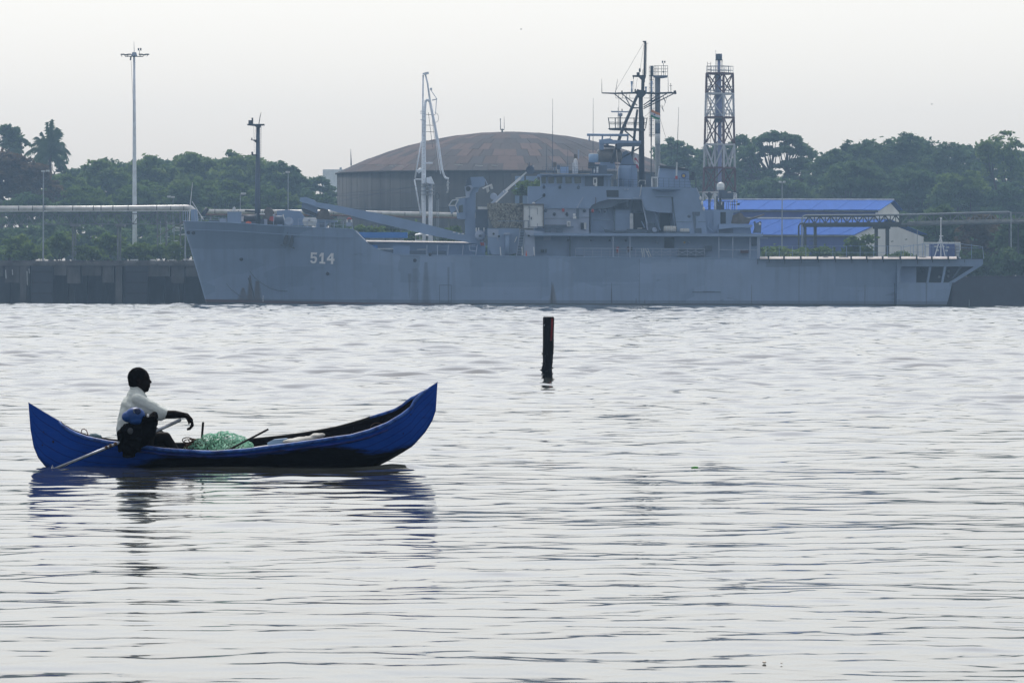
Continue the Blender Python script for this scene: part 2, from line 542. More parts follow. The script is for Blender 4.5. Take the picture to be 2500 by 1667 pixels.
def water_material():
    m = bpy.data.materials.new('estuary_water')
    t = NT(m)
    g = t.n("ShaderNodeNewGeometry")
    nz = t.n("ShaderNodeTexNoise", i_Scale=0.05, i_Detail=2.0)
    t.l(g.outputs['Position'], nz.inputs['Vector'])
    c = t.mix(nz.outputs[0], (0.035, 0.042, 0.042), (0.055, 0.06, 0.055))
    b = t.n("ShaderNodeBsdfPrincipled", i_Roughness=0.04, i_IOR=1.333)
    b.inputs['Specular IOR Level'].default_value = 0.5
    t.l(c, b.inputs['Base Color'])
    t.l(b.outputs[0], t.out.inputs[0])
    return m


M['hull'] = hull_material()
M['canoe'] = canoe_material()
M['rust'] = panel_material('rusty_dome_sheet', [(0.055, 0.052, 0.056), (0.085, 0.066, 0.063), (0.05, 0.05, 0.055), (0.115, 0.085, 0.08), (0.065, 0.06, 0.063), (0.058, 0.061, 0.07), (0.15, 0.115, 0.108)])
M['tankwall'] = mat('tank_wall_grime', (0.07, 0.072, 0.07), 0.8, 0.35, 0.6, stretch=(1.6, 1.6, 0.05))
M['water'] = water_material()
M['leaf_a'] = leaf_mat('foliage_mid_green', (0.08, 0.15, 0.05), (0.27, 0.34, 0.10))
M['leaf_b'] = leaf_mat('foliage_dark_green', (0.06, 0.12, 0.055), (0.17, 0.24, 0.10))
M['leaf_c'] = leaf_mat('foliage_russet', (0.09, 0.085, 0.05), (0.22, 0.15, 0.10))
M['leaf_d'] = leaf_mat('foliage_bright_green', (0.08, 0.14, 0.04), (0.22, 0.30, 0.07))
M['netting'] = mat('camouflage_net', (0.17, 0.165, 0.14), 0.9, 0.55, 2.2, bump=0.6)

# ------------------------------------------------------------------ water, land, air
rng = np.random.default_rng(7)


def wave_height(X, Y, d, dy):
    N = 96
    lam = np.exp(np.linspace(math.log(0.20), math.log(6.0), N) + rng.normal(0, .04, N))
    th = np.where(rng.uniform(size=N) < .6, rng.normal(R(8), R(42), N), rng.normal(R(-48), R(40), N))
    ph = rng.uniform(0, 2 * math.pi, N)
    S = 0.046
    prof = np.where(lam < 0.3, 0.8, 1.0) * np.minimum(1.0, (1.1 / lam) ** 0.75)
    sl_a = S * math.sqrt(2.0 / N) * prof
    z = np.zeros_like(X)
    kept = np.zeros_like(d)
    tot = 0.0
    for i in range(N):
        k = 2 * math.pi / lam[i]
        wgt = np.clip(lam[i] / (2.7 * dy) - 1.0, 0, 1)
        tot += sl_a[i] ** 2
        kept += (sl_a[i] * wgt) ** 2
        z += wgt * (sl_a[i] / k) * np.sin(k * (X * math.sin(th[i]) + Y * math.cos(th[i])) + ph[i])
    gain = np.minimum(np.sqrt(tot / np.maximum(kept, tot * 0.02)), 7.0)
    patch = 0.85 + 0.28 * np.sin(X * .21 + Y * .055 + 1.0) * np.sin(Y * .16 - X * .07) + 0.22 * np.sin(Y * .043 + X * .03 + 2)
    far = np.interp(d, [25, 40, 62, 110, 300, 700], [1.0, 1.05, 1.3, 2.3, 2.9, 2.6])
    return z * gain * far * np.clip(patch, 0.55, 1.3)


def make_water():
    rows, cols = 2350, 430
    d0, d1 = 21.0, 674.5
    kk = math.log(d1 / d0) / (rows - 1)
    d = d0 * np.exp(np.arange(rows) * kk)
    u = np.linspace(-1, 1, cols)
    hw = 4.5 + d * 0.128
    X = hw[:, None] * u[None, :]
    Y = np.repeat(d[:, None], cols, 1)
    D = Y
    dy = np.maximum(d * kk, 2 * hw / cols * 0.8)[:, None]
    Z = wave_height(X, Y, np.broadcast_to(D, X.shape).copy(), np.broadcast_to(dy, X.shape).copy())
    # wake thrown by the canoe: low arcs trailing from its stern and bow
    for (cx, cy, sx, sy, a) in ((-5.6, 59.0, 1.0, .18, .022), (-1.2, 59.6, .25, .16, .03), (-.9, 59.1, .6, .15, -.02)):
        Z += a * np.exp(-((X - cx) / sx) ** 2 - ((Y - cy) / sy) ** 2)
    # far low crests
    for (px, py, a, sx) in ((575, 766, .16, .9), (710, 766, .15, .75), (422, 768, .15, .4), (840, 767, .12, .8), (330, 766, .10, .6)):
        q = P(px, py, 440)
        Z += a * np.exp(-((X - q.x) / sx) ** 2 - ((Y - 440) / .8) ** 2)
    co_ = np.stack([X, Y, Z], -1).reshape(-1, 3).astype(np.float32)
    idx = np.arange(rows * cols).reshape(rows, cols)
    q = np.stack([idx[:-1, :-1], idx[:-1, 1:], idx[1:, 1:], idx[1:, :-1]], -1).reshape(-1, 4).astype(np.int32)
    me = bpy.data.meshes.new('water')
    me.vertices.add(len(co_))
    me.vertices.foreach_set('co', co_.ravel())
    me.loops.add(q.size)
    me.loops.foreach_set('vertex_index', q.ravel())
    me.polygons.add(len(q))
    me.polygons.foreach_set('loop_start', np.arange(0, q.size, 4, dtype=np.int32))
    me.polygons.foreach_set('use_smooth', np.ones(len(q), dtype=bool))
    me.update(calc_edges=True)
    me.materials.append(M['water'])
    o = bpy.data.objects.new('water', me)
    COL.objects.link(o)
    tag(o, kind='structure')
    o2 = MB().add([(-640, -120, -.16), (640, -120, -.16), (640, 700, -.16), (-640, 700, -.16)], [(0, 1, 2, 3)]).build('water', M['water'])
    tag(o2, kind='structure')
    o3 = MB().add([(-645, -125, -2.5), (645, -125, -2.5), (645, 705, -2.5), (-645, 705, -2.5)], [(0, 1, 2, 3)]).build('river_bed', M['bed'])
    tag(o3, kind='structure')


make_water()
LAND_Z = 2.95
land = MB()
land.box(-640, 640, 696, 1560, -2.4, LAND_Z)
tag(land.build('ground', M['land']), kind='structure')

hz = MB()
hz.box(-660, 660, -140, 1575, -3.6, 52)
m = bpy.data.materials.new('haze_air')
t = NT(m)
pv = t.n("ShaderNodeVolumePrincipled")
pv.inputs['Density'].default_value = HAZE_DENSITY
pv.inputs['Color'].default_value = (*HAZE_COLOR, 1)
pv.inputs['Anisotropy'].default_value = 0.2
t.l(pv.outputs[0], t.out.inputs['Volume'])
tag(hz.build('haze', m), kind='stuff')

# ------------------------------------------------------------------ quay and river bank
QY = 676.0
q = thing('quay', 'long concrete quay on piles with dark fender boards, left of the grey ship', 'quay', P(250, 742, QY))
MB().pb(-80, 641, 2330, 649, QY, 21).build('deck_slab', M['concrete'], q)
MB().pb(-80, 636.5, 2330, 640.8, QY + .5, .4).build('kerb', M['concrete'], q)
for x0, x1, yb in ((-70, 8, 674), (12, 48, 690), (52, 72, 700), (132, 162, 672), (164, 196, 692), (199, 247, 673), (250, 278, 690), (362, 415, 675), (418, 450, 691), (453, 500, 675)):
    MB().pb(x0, 649.3, x1, yb, QY + .25 + .1 * ((x0 * 7) % 3), 2.2).build('edge_beam', M['concrete'], q)
for x in (57, 108, 176, 290, 345, 432, 500):
    s = 8 if x in (57, 290) else 6
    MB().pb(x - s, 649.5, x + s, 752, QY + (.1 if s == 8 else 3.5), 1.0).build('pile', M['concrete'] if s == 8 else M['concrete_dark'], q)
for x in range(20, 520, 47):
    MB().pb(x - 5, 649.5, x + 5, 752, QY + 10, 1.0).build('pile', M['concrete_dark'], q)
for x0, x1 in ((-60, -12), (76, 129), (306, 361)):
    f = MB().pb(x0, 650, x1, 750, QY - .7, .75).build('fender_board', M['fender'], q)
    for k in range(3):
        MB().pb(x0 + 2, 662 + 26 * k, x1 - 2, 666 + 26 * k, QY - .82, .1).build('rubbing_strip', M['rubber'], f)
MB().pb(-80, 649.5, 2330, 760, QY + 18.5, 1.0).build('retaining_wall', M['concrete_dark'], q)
for x, y0, y1 in ((14, 659, 680), (30, 658, 671), (66, 662, 696), (71, 656, 668)):
    MB().pt([(x, y0), (x + 1, y1)], QY - .1, 1.1, 5).build('lime_streak', M['offwhite'], q)
b = thing('river_bank', 'dark overgrown river bank right of the grey ship stern', 'bank', P(2420, 748, QY))
MB().prism([P(2325, 676, QY), P(2620, 672, QY), P(2620, 756, QY - 2), P(2325, 756, QY - 2)], (0, 24, 0)).build('bank_face', M['fender'], b)
for x in range(2372, 2500, 14):
    MB().pt([(x, 673), (x + 8 + (x % 3), 673.6)], QY - .4, 1.0, 5).build('coping_stone', M['concrete'], b)
mk = solo(MB().pt([(2366, 747), (2366, 731)], 668, [1.4, .8], 6), 'mooring_stake', M['steel'], 'thin pale stake in the water by the river bank', 'stake')

solo(MB().pp([(318, 633), (336, 633), (336, 639), (332, 639), (331, 636), (319, 636)], QY + 1, 1.2), 'quay_bench', M['offwhite'], 'small white bench on the quay left of the bow', 'bench')
for i, (x0, x1, y) in enumerate(((367, 378, 634), (388, 398, 635), (414, 425, 634), (457, 473, 634))):
    lab = ['short white board lying on the quay beside the bench', 'pale board on the quay, second from the bench', 'pale board on the quay, third from the bench', 'white board on the quay close to the ship bow'][i]
    solo(MB().pb(x0, y, x1, y + 2.2, QY + 1.2 + .2 * i, .5), 'board', M['offwhite'], lab, 'board', 'pale boards on the quay edge')

# ------------------------------------------------------------------ pipe racks
def truss(t, x0, x1, yt0, yt1, dep, Y, step, mt, rpx=1.3):
    def yt(x): return yt0 + (yt1 - yt0) * (x - x0) / (x1 - x0)
    for k, yy in ((0, 0), (1, dep)):
        MB().pt([(x0, yt(x0) + yy), (x1, yt(x1) + yy)], Y, rpx * 1.6, 4).build('chord', mt, t)
    n = int((x1 - x0) / step)
    for i in range(n):
        xa, xb = x0 + (x1 - x0) * i / n, x0 + (x1 - x0) * (i + 1) / n
        a, bb = (yt(xa), yt(xb) + dep) if i % 2 else (yt(xa) + dep, yt(xb))
        MB().pt([(xa, a), (xb, bb)], Y + .05, rpx, 4).build('diagonal', mt, t)
        MB().pt([(xb, yt(xb)), (xb, yt(xb) + dep)], Y + .12, rpx * .8, 4).build('upright', mt, t)


t = thing('pipe_rack', 'raised lattice pipe rack with a fat silver pipe left of the ship bow', 'pipe rack', P(235, 640, 706))
MB().pt([(-70, 509), (250, 509), (455, 506.5), (466, 508), (474, 515), (478, 524)], 705, 6.2, 14).build('pipe', M['pipe'], t, True)
MB().pt([(-70, 516.5), (470, 515.0)], 704.6, 1.6, 6).build('small_pipe', M['offwhite'], t)
for x in (46, 80, 110, 178, 228, 247, 276, 313, 383, 417, 449):
    MB().pt([(x - 1, 509 if x < 250 else 508), (x + 1, 509 if x < 250 else 508)], 705, 6.9, 14).build('pipe_band', M['rack'], t)
truss(t, -70, 462, 523, 522, 25, 705.3, 15, M['rack'], 1.0)
for x in (180, 290):
    MB().pb(x - 4.5, 549, x - .5, 642, 705.5, .5).build('column', M['rack'], t)
    MB().pb(x + 1.5, 549, x + 5.5, 642, 707.5, .5).build('column', M['rack'], t)
    MB().pb(x - 9, 546, x + 13, 553, 705, 3).build('crossbeam', M['rack'], t)
for x in (384, 405, 440):
    MB().pt([(x, 512), (x + 1, 600)], 707, 2.0, 5).build('column', M['rack'], t)

t = thing('pipe_rack', 'long low pale pipeline running behind the ship bow towards the tank', 'pipe rack', P(800, 560, 716))
MB().pt([(498, 516), (810, 518), (1160, 525)], 716, 5.2, 12).build('pipe', M['pipe'], t, True)
MB().pt([(498, 524), (810, 526), (1160, 533)], 716.3, 2.2, 8).build('small_pipe', mat('rusty_pipe', (0.2, 0.12, 0.1), 0.7, 0.3), t)
for x in range(515, 1160, 58):
    MB().pb(x - 2, 524, x + 2, 645, 717, .5).build('column', M['rack'], t)
    MB().pt([(x + 9, 516.5 + (x - 500) * .013), (x + 10.5, 516.5 + (x - 500) * .013)], 716, 6.0, 12).build('pipe_band', M['rack'], t)

t = thing('pipe_rack', 'dark steel pipe bridge on twin columns in front of the blue sheds', 'pipe rack', P(2150, 625, 702))
truss(t, 1962, 2200, 527.5, 525, 19, 702, 13, M['rack_dark'], 1.9)
truss(t, 2200, 2540, 525, 519, 22, 702, 20, M['rack'], 1.7)
MB().pb(1958, 545, 2215, 554, 702.5, 2.2).build('pipe_bundle', M['rack_dark'], t)
MB().pt([(2215, 549), (2330, 546), (2540, 541)], 703, 4.5, 8).build('pipe', M['rack'], t)
MB().pt([(2215, 544), (2330, 541), (2540, 536)], 703.5, 3.0, 8).build('pipe', M['rack'], t)
MB().pt([(1958, 640), (1958, 534), (1961, 527.5), (1968, 525.5), (2200, 524), (2462, 517), (2468, 519), (2469, 640)], 701.6, 1.7, 8).build('loop_pipe', M['steel'], t)
MB().pt([(1950, 640), (1950, 552), (1954, 546), (1962, 545)], 701.4, 2.2, 8).build('loop_pipe', M['rack_dark'], t)
for x0, x1 in ((1962, 1969), (1987, 1994), (2135.5, 2143.5), (2162.5, 2171)):
    MB().pb(x0, 553.5, x1, 645, 703, .7).build('column', M['rack_dark'], t)
MB().pb(2132, 553.5, 2174, 559, 702.9, .9).build('crossbeam', M['rack_dark'], t)
for x in (2464, 2486):
    MB().pt([(x, 540), (x, 645)], 704, 2.2, 6).build('column', M['rack_dark'], t)
for y in (589, 600):
    MB().pt([(1975, y), (1996, y - .5)], 702.8, .9, 4).build('tie', M['rack_dark'], t)

# ------------------------------------------------------------------ blue sheds
def shed(label, A, Rg, B, base_y, left_px, Yg, span, overhang=.5):
    """gable triangle A (near eave) - Rg (ridge) - B (far eave) in pixels at depths Yg..Yg+span; runs left to left_px"""
    a, r, c = P(*A, Yg), P(*Rg, Yg + span / 2), P(*B, Yg + span)
    c = Vector((c.x, c.y, a.z))
    base = LAND_Z
    L = a.x - P(left_px, A[1], Yg).x
    dv = Vector((-L, L * .02, 0))
    t = thing('warehouse', label, 'warehouse', (a.x - L / 2, a.y, base))
    g = [Vector((a.x, a.y, base)), Vector((c.x, c.y, base)), c + Vector((0, 0, -.3)), r + Vector((0, 0, -.3)), a + Vector((0, 0, -.3))]
    MB().prism(g, Vector((-.3, 0, 0))).build('gable_wall', M['gable'], t)
    a0 = Vector((a.x - .32, a.y + .05, base)); 
    w0 = MB().prism([a0, a0 + Vector((0, .25, 0)), Vector((a0.x, a0.y + .25, a.z - .3)), Vector((a0.x, a0.y, a.z - .3))], dv)
    wl = w0.build('side_wall', M['bluewall'], t)
    # roof sheets: each sheet is a strip from eave to ridge
    n = 14
    for i in range(n):
        o0 = dv * (i / n) + Vector((overhang, 0, 0)) * (1 if i == 0 else 0)
        o1 = dv * ((i + 1) / n) + Vector((.02, 0, 0))
        lift = Vector((0, 0, .03 * (i % 2)))
        dn = (a - r).normalized() * .6
        p = [a + dn + o0 + lift, a + dn + o1 + lift, r + o1 + lift, r + o0 + lift]
        MB().prism(p, (0, 0, .06)).build('roof_sheet', M['blueroof'], t)
    MB().prism([r + Vector((overhang, 0, .06)), c + Vector((overhang, .4, 0)), c + dv + Vector((0, .4, 0)), r + dv + Vector((0, 0, .06))], (0, 0, .06)).build('far_roof', M['blueroof'], t)
    MB().tube([r + Vector((overhang, 0, .12)), r + dv + Vector((0, 0, .12))], .14, 6).build('ridge_cap', M['offwhite'], t)
    MB().tube([a + Vector((0, -.35, -.28)), a + dv + Vector((0, -.35, -.28))], .12, 6).build('gutter', M['rack'], t)
    return t


shed('tall blue-roofed warehouse with white gable, the upper one behind the stern deck', (2143, 511), (2174, 490), (2195, 506), 640, 1690, 742, 9)
t = shed('lower blue-roofed warehouse with broad white gable behind the pipe bridge', (2083, 571), (2160, 536), (2255, 572), 640, 1700, 726, 8)
for (x, y) in ((2212, 585), (2178, 590)):
    MB().pt([(x - 3, y), (x + 3, y - 1)], 725.8, 1.3, 5).build('wall_lamp', M['rack'], t)
t = thing('wall', 'long low white sheet wall right of the warehouse gable', 'wall', P(2300, 640, 716))
for i, x in enumerate(range(2256, 2345, 15)):
    MB().pb(x, 591, x + 14.2, 645, 716 + .1 * (i % 2), .2).build('panel', M['gable'], t)
t = thing('shipping_container', 'dark blue container with pale lettering on the quay behind the stern', 'container', P(2302, 625, 690))
MB().pb(2272, 596, 2331, 632, 690, 2.5).build('body', M['bluewall'], t)
for i in range(9):
    MB().pb(2274 + i * 6.3, 597, 2276.6 + i * 6.3, 631, 689.9, .12).build('rib', M['bluewall'], t)
for (x0, x1, y0) in ((2281, 2290, 600), (2293, 2299, 601), (2303, 2306, 600), (2311, 2317, 602), (2285, 2292, 609), (2308, 2314, 610)):
    MB().pb(x0, y0, x1, y0 + 4, 689.78, .05).build('marking', M['offwhite'], t)
t = thing('electrical_cabinet', 'pale cabinet with grey fittings standing right of the dark blue container', 'cabinet', P(2336, 625, 690))
MB().pb(2333, 594, 2341, 630, 690.4, 1.4).build('body', M['offwhite'], t)
for y in (600, 608, 616):
    MB().pb(2334, y, 2343, y + 3, 690.2, .2).build('fitting', M['steel'], t)

# ------------------------------------------------------------------ tank with rusty dome
TY = 900.0
TR = 435.0 * (TY - 25) / F
tc0 = P(1246, 640, TY)
z_e, z_t = P(1246, 416, TY - TR).z, P(1246, 323.5, TY).z
t = thing('storage_tank', 'huge dark storage tank under a patched rusty dome roof behind the ship', 'storage tank', (tc0.x, TY, LAND_Z))
MB().lathe((tc0.x, TY, 0), [(TR, LAND_Z - .5), (TR, z_e)], 96).build('tank_wall', M['tankwall'], t, True)
for k in range(1, 3):
    zz = LAND_Z + (z_e - LAND_Z) * k / 3
    MB().lathe((tc0.x, TY, zz), [(TR + .01, -.07), (TR + .06, 0), (TR + .01, .07)], 96).build('seam_ring', M['tankwall'], t, True)
for k in range(40):
    an = R(180) + R(180) * (k + .5) / 40
    x, y = tc0.x + TR * math.cos(an), TY + TR * math.sin(an)
    MB().tube([(x, y, LAND_Z), (x, y, z_e)], .035, 4).build('stiffener', M['tankwall'], t)
rise = z_t - z_e
RS = (TR * TR + rise * rise) / (2 * rise)


def dome_z(r): return z_t - RS + math.sqrt(RS * RS - r * r)


prof = [(TR + .35, z_e - .15), (TR + .35, z_e + .05)] + [(TR * (1 - i / 12), dome_z(TR * (1 - i / 12)) - .08) for i in range(13)]
MB().lathe((tc0.x, TY, 0), prof, 96).build('dome_shell', mat('dome_underlay', (0.075, 0.07, 0.068), 0.85, 0.3), t, True)
radii = [q_ * TR / 25.2 for q_ in (25.4, 23.2, 20.6, 17.8, 14.8, 11.6, 8.2, 4.6, 1.0)]
NSEG = 72
rr = random.Random(4)
for ri in range(8):
    ra, rb = radii[ri], radii[ri + 1] + .06
    segs = NSEG if ri < 4 else (48 if ri < 6 else 24)
    da = 2 * math.pi / segs * .485
    vs = []
    for (r_, up) in ((ra, 0), (rb, .02)):
        for s_ in (-1, 1):
            vs.append((r_ * math.cos(s_ * da), r_ * math.sin(s_ * da), dome_z(min(r_, TR)) + up))
    mb = MB().prism([vs[0], vs[1], vs[3], vs[2]], (0, 0, .07))
    me = mb.mesh('roof_sheet')
    recalc(me)
    me.materials.append(M['rust'])
    for s_ in range(segs):
        an = 2 * math.pi * (s_ + .5 * (ri % 2)) / segs
        if math.sin(an) > -.02 or (ri < 4 and math.sin(an) > -.10): continue
        inst('roof_sheet', me, t, (tc0.x, TY, rr.uniform(-.02, .02)), rot=(0, 0, an))
for x0, x1, y in ((915, 935, 403), (950, 960, 405), (965, 985, 405), (1190, 1230, 353), (1110, 1130, 402), (1160, 1178, 404), (1235, 1262, 361), (1200, 1216, 404)):
    zz = P(x0, y, TY - TR + 3)
    MB().pt([(x0, y), (x1, y + (1.5 if y > 380 else 5))], TY - TR + 1.2 if y > 380 else TY - 16, .9, 4).build('handrail', M['offwhite'], t)
MB().pt([(857, 405), (857, 396), (856, 364)], TY - 3, [2.2, 1.8, .4], 5).build('lightning_rod', M['steel'], t)
MB().pt([(1226, 326), (1226, 315)], TY - 4, 2.2, 6).build('lightning_rod', M['rack'], t)
MB().pt([(1221, 316.5), (1231, 316.5)], TY - 4, 1.2, 5).build('lightning_rod', M['rack'], t)
MB().pt([(1222, 316), (1221.5, 292)], TY - 4, [1.2, .8], 5).build('lightning_rod', M['rack'], t)
MB().pt([(1231, 316), (1231, 285)], TY - 4, [.8, .4], 5).build('lightning_rod', M['steel'], t)
MB().ell(P(1221.5, 291.5, TY - 4), .11, .11, .11, 8, 6).build('rod_lamp', M['rack'], t)

t = thing('building', 'pale hazy white building far off between the trees and the tank', 'building', P(810, 470, 1400))
MB().pb(788, 414, 838, 480, 1400, 12).build('wall', M['white'], t)
MB().pb(829, 409, 834, 414, 1402, 2).build('rooftop_mast', M['steel'], t)

t = thing('kiosk', 'low quayside building with a bright blue fascia seen past the forecastle step', 'building', P(930, 600, 702))
MB().pb(855, 567, 994, 581, 701.6, 4).build('fascia', M['canopyblue'], t)
MB().pb(850, 581, 985, 640, 702.2, 3.2).build('wall', M['offwhite'], t)
for x in (900, 940, 968): MB().pb(x, 583, x + 2.5, 640, 702.0, .1).build('wall_post', M['steel'], t)
t = thing('shelter', 'small open white shelter with slanted roof at the foot of the loading arm', 'shelter', P(1035, 600, 700))
MB().prism([P(1013, 576, 699), P(1029, 573, 699), P(1050, 578, 699), P(1050, 576, 703), P(1028, 570, 703), P(1013, 574, 703)], (0, 0, .12)).build('roof', M['white'], t)
for x in (1015, 1025, 1034, 1046): MB().pt([(x, 576), (x, 640)], 699.4, .9, 4).build('post', M['white'], t)
MB().pb(1013, 585, 1040, 588, 699.3, 1.5).build('rail_board', M['offwhite'], t)
MB().pb(1045, 577, 1056, 640, 699.8, 1.6).build('end_wall', M['gable'], t)

t = thing('control_building', 'blue-windowed pale control building glimpsed behind the telescopic crane boom', 'building', P(1275, 600, 760))
MB().pb(1248, 424, 1330, 640, 760, 6).build('wall', M['concrete'], t)
for (x0, y0, x1, y1) in ((1257, 430, 1280, 442), (1284, 430, 1312, 442), (1257, 478, 1268, 498), (1276, 478, 1289, 500), (1257, 450, 1268, 466)):
    MB().pb(x0, y0, x1, y1, 759.8, .3).build('window', M['ship'], t)

# ------------------------------------------------------------------ lamps and light masts
def lamp_post(label, x, yb, yt, Y, rpx, heads, group=None):
    t = thing('lamp_post', label, 'lamp post', P(x, yb, Y), group)
    MB().pt([(x, yb + 8), (x, yb - 2)], Y, rpx * 1.9, 8).build('base', M['steel'], t)
    MB().pt([(x, yb), (x + .6, yt)], Y, [rpx, rpx * .7], 8).build('pole', M['steel'], t)
    for (dx0, dx1, dy) in heads:
        MB().pb(x + dx0, yt + dy - 2, x + dx1, yt + dy + 2.2, Y - .4, .9).build('lamp_head', M['offwhite'], t)
    if heads:
        xs = [h[0] for h in heads] + [h[1] for h in heads]
        MB().pt([(x + min(xs) + 1, yt + 3), (x + max(xs) - 1, yt + 3)], Y, .9, 4).build('arm', M['steel'], t)
    return t


lamp_post('slim grey lamp post with two lamps on the quay, left of the tall light mast', 105.5, 640, 416, 684, 2.1, [(-5, 3, 2), (6, 14, 1)])
lamp_post('short grey post on the quay just left of the ship bow', 452, 642, 540, 683, 2.0, [])
lamp_post('slim lamp post with one arm rising behind the foredeck', 586, 640, 473, 722, 1.5, [(2, 14, -.5)])
lamp_post('faint thin lamp post in front of the wooded rise right of the foremast', 703, 640, 420, 760, 1.6, [(-6, 4, 0)])
lamp_post('thin lamp post with twin lamps in front of the blue sheds', 1909, 640, 444, 698, 1.6, [(-7, -1, 0), (3, 9, 0)])
lamp_post('thin bare post standing before the white gable', 2239, 640, 560, 697, 1.1, [])
lamp_post('low floodlight stand with pale lamps above the pipe rack', 422, 560, 480, 735, .8, [(-14, -6, 0), (-4, 4, 1)])

t = thing('light_mast', 'very tall grey light mast crowned by a ring of lamps at left', 'light mast', P(328, 640, 730))
MB().pt([(329, 645), (328.6, 500), (328, 300), (327.5, 137)], 730, [6.2, 5.4, 4.0, 2.7], 12).build('pole', M['loading'], t, True)
MB().pp([(320, 137), (334, 137), (331.5, 128), (323, 128)], 729.5, 1.2).build('head_housing', M['ship_light'], t)
MB().pt([(327.5, 128), (327, 102)], 730, [.9, .35], 5).build('lightning_rod', M['steel'], t)
MB().pt([(306, 138), (349, 138.5)], 729.8, 1.2, 5).build('cross_arm', M['mast'], t)
for dx in (-1, 1):
    for k in range(3):
        x = 328 + dx * (14 + 8 * k)
        MB().pt([(x, 138.5), (x + dx * 3, 134.5 - k % 2)], 729.2 + k * .7, .9, 4).build('lamp_arm', M['mast'], t)
        MB().pb(x - 3.5, 131.8 + k % 2, x + 5.5, 134.2 + k % 2, 728.8 + k * .7, .9).build('floodlight', M['mast'], t)
MB().pt([(340.5, 137), (340.5, 124), (337, 122)], 730, .8, 4).build('anemometer', M['mast'], t)
for x in (338, 343.5): MB().pb(x - 1.6, 118, x + 1.6, 124, 729.9, .25).build('anemometer_cup', M['mast'], t)
MB().pt([(319.5, 139), (318.5, 148)], 729.6, 2.0, 6).build('winch', M['mast'], t)
MB().pt([(320, 148), (327, 300)], 729.5, .4, 4).build('cable', M['mast'], t)
solo(MB().pp([(332, 499), (338, 503), (333, 506)], 728, .1), 'flag', M['red'], 'tiny red pennant at the tall light mast above the pipe', 'flag')

# ------------------------------------------------------------------ marine loading arm
Y = 692
t = thing('loading_arm', 'tall white loading arm folded like a crane in front of the tank', 'loading arm', P(1037, 640, Y))
def LT(name, pts, r, mt='loading', n=10, dy=0): return MB().pt(pts, Y + dy, r, n).build(name, M[mt], t, n > 6)
LT('riser', [(1035, 640), (1035, 500), (1037, 270), (1039, 246)], [4.6, 4.6, 3.4, 3.2])
LT('riser', [(1051, 645), (1051, 440)], 5.2)
LT('inboard_arm', [(1030, 520), (1031.5, 380), (1032, 300), (1033, 184)], [2.6, 2.6, 2.4, 2.1], dy=.6)
LT('elbow', [(1039, 248), (1043, 244), (1048, 246), (1051, 253)], [3.2, 3.6, 3.6, 3.2])
LT('outboard_arm', [(1050, 250), (1060, 300), (1070, 350), (1079, 412), (1085, 431)], [3.4, 3.4, 3.2, 2.9, 2.6])
LT('outboard_arm', [(1038.5, 182), (1044, 205), (1050, 248)], [2.0, 2.2, 2.6], dy=.3)
MB().pp([(1031, 182), (1033, 178.5), (1046, 175.5), (1047.5, 180), (1038, 183)], Y - .3, 1).build('head_sheave', M['loading'], t)
LT('swivel', [(1085, 431), (1089, 435), (1096, 437)], 2.8)
LT('swivel', [(1094, 441), (1093, 452), (1094, 462), (1092, 471)], [2.2, 2.8, 1.8, 2.4], 'offwhite', 7)
for k in range(3): LT('coupling', [(1090 + 1.5 * k, 446 + 9 * k), (1098 - k, 447 + 9 * k)], 1.3, 'steel', 6, -.3)
LT('counter_strut', [(1029, 345), (1013, 436)], 1.9)
LT('counter_strut', [(1012, 438), (1027, 525)], 1.8)
LT('counter_strut', [(1013, 438), (1030, 438)], 1.6)
LT('counterweight', [(1019, 421), (1029, 413)], 5, 'loading', 8, .5)
LT('stay', [(1053, 222), (1066, 241)], 1.0, 'loading', 5)
LT('stay', [(1055, 245), (1067, 242)], 1.5, 'loading', 5)
LT('stay', [(1066, 242), (1063, 280)], 1.0, 'loading', 5)
MB().pb(1050, 215, 1055, 221, Y - .2, .5).build('bracket', M['loading'], t)
hoop = [(1062 + 9 * math.sin(a), 288 - 12 * math.cos(a)) for a in [math.pi * i / 9 for i in range(10)]]
LT('hydraulic_hose', hoop, .6, 'steel', 5)
LT('hydraulic_hose', [(1053, 268), (1056, 300), (1062, 345), (1066, 420), (1060, 415)], .5, 'steel', 5, .8)
LT('hydraulic_hose', [(1046, 275), (1049, 300), (1056, 360)], .6, 'mast', 5, .8)
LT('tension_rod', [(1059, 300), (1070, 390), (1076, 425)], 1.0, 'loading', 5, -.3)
for y in (280, 306, 322, 344): LT('tie_bar', [(1040, y), (1062 + (y - 280) * .12, y + 1)], .8, 'mast', 4, .3)
for y in range(286, 500, 9): LT('ladder_rung', [(1032, y), (1037, y)], .5, 'steel', 4, -.5)
for y in (272, 277, 293): LT('clamp', [(1026, y), (1038, y)], 1.1, 'loading', 5, -.3)
MB().pp([(1041, 434), (1053, 431), (1060, 448), (1058, 451), (1041, 446)], Y - .6, 1.2).build('pivot_housing', M['loading'], t)
MB().pb(1036, 396, 1056, 400, Y - .2, .6).build('bracket', M['loading'], t)
for y in (449, 456, 465, 474): MB().pb(1028, y, 1060, y + 1.5, Y - 1, 2.0).build('platform_rail', M['steel'], t)
for x in (1067, 1071): LT('hose_line', [(x, 470), (x, 600)], .9, 'steel', 5, 1.0)
LT('hose_reel', [(1068 + 4 * math.cos(a), 479 + 8 * math.sin(a)) for a in [2 * math.pi * i / 14 for i in range(15)]], .9, 'mast', 5, .7)

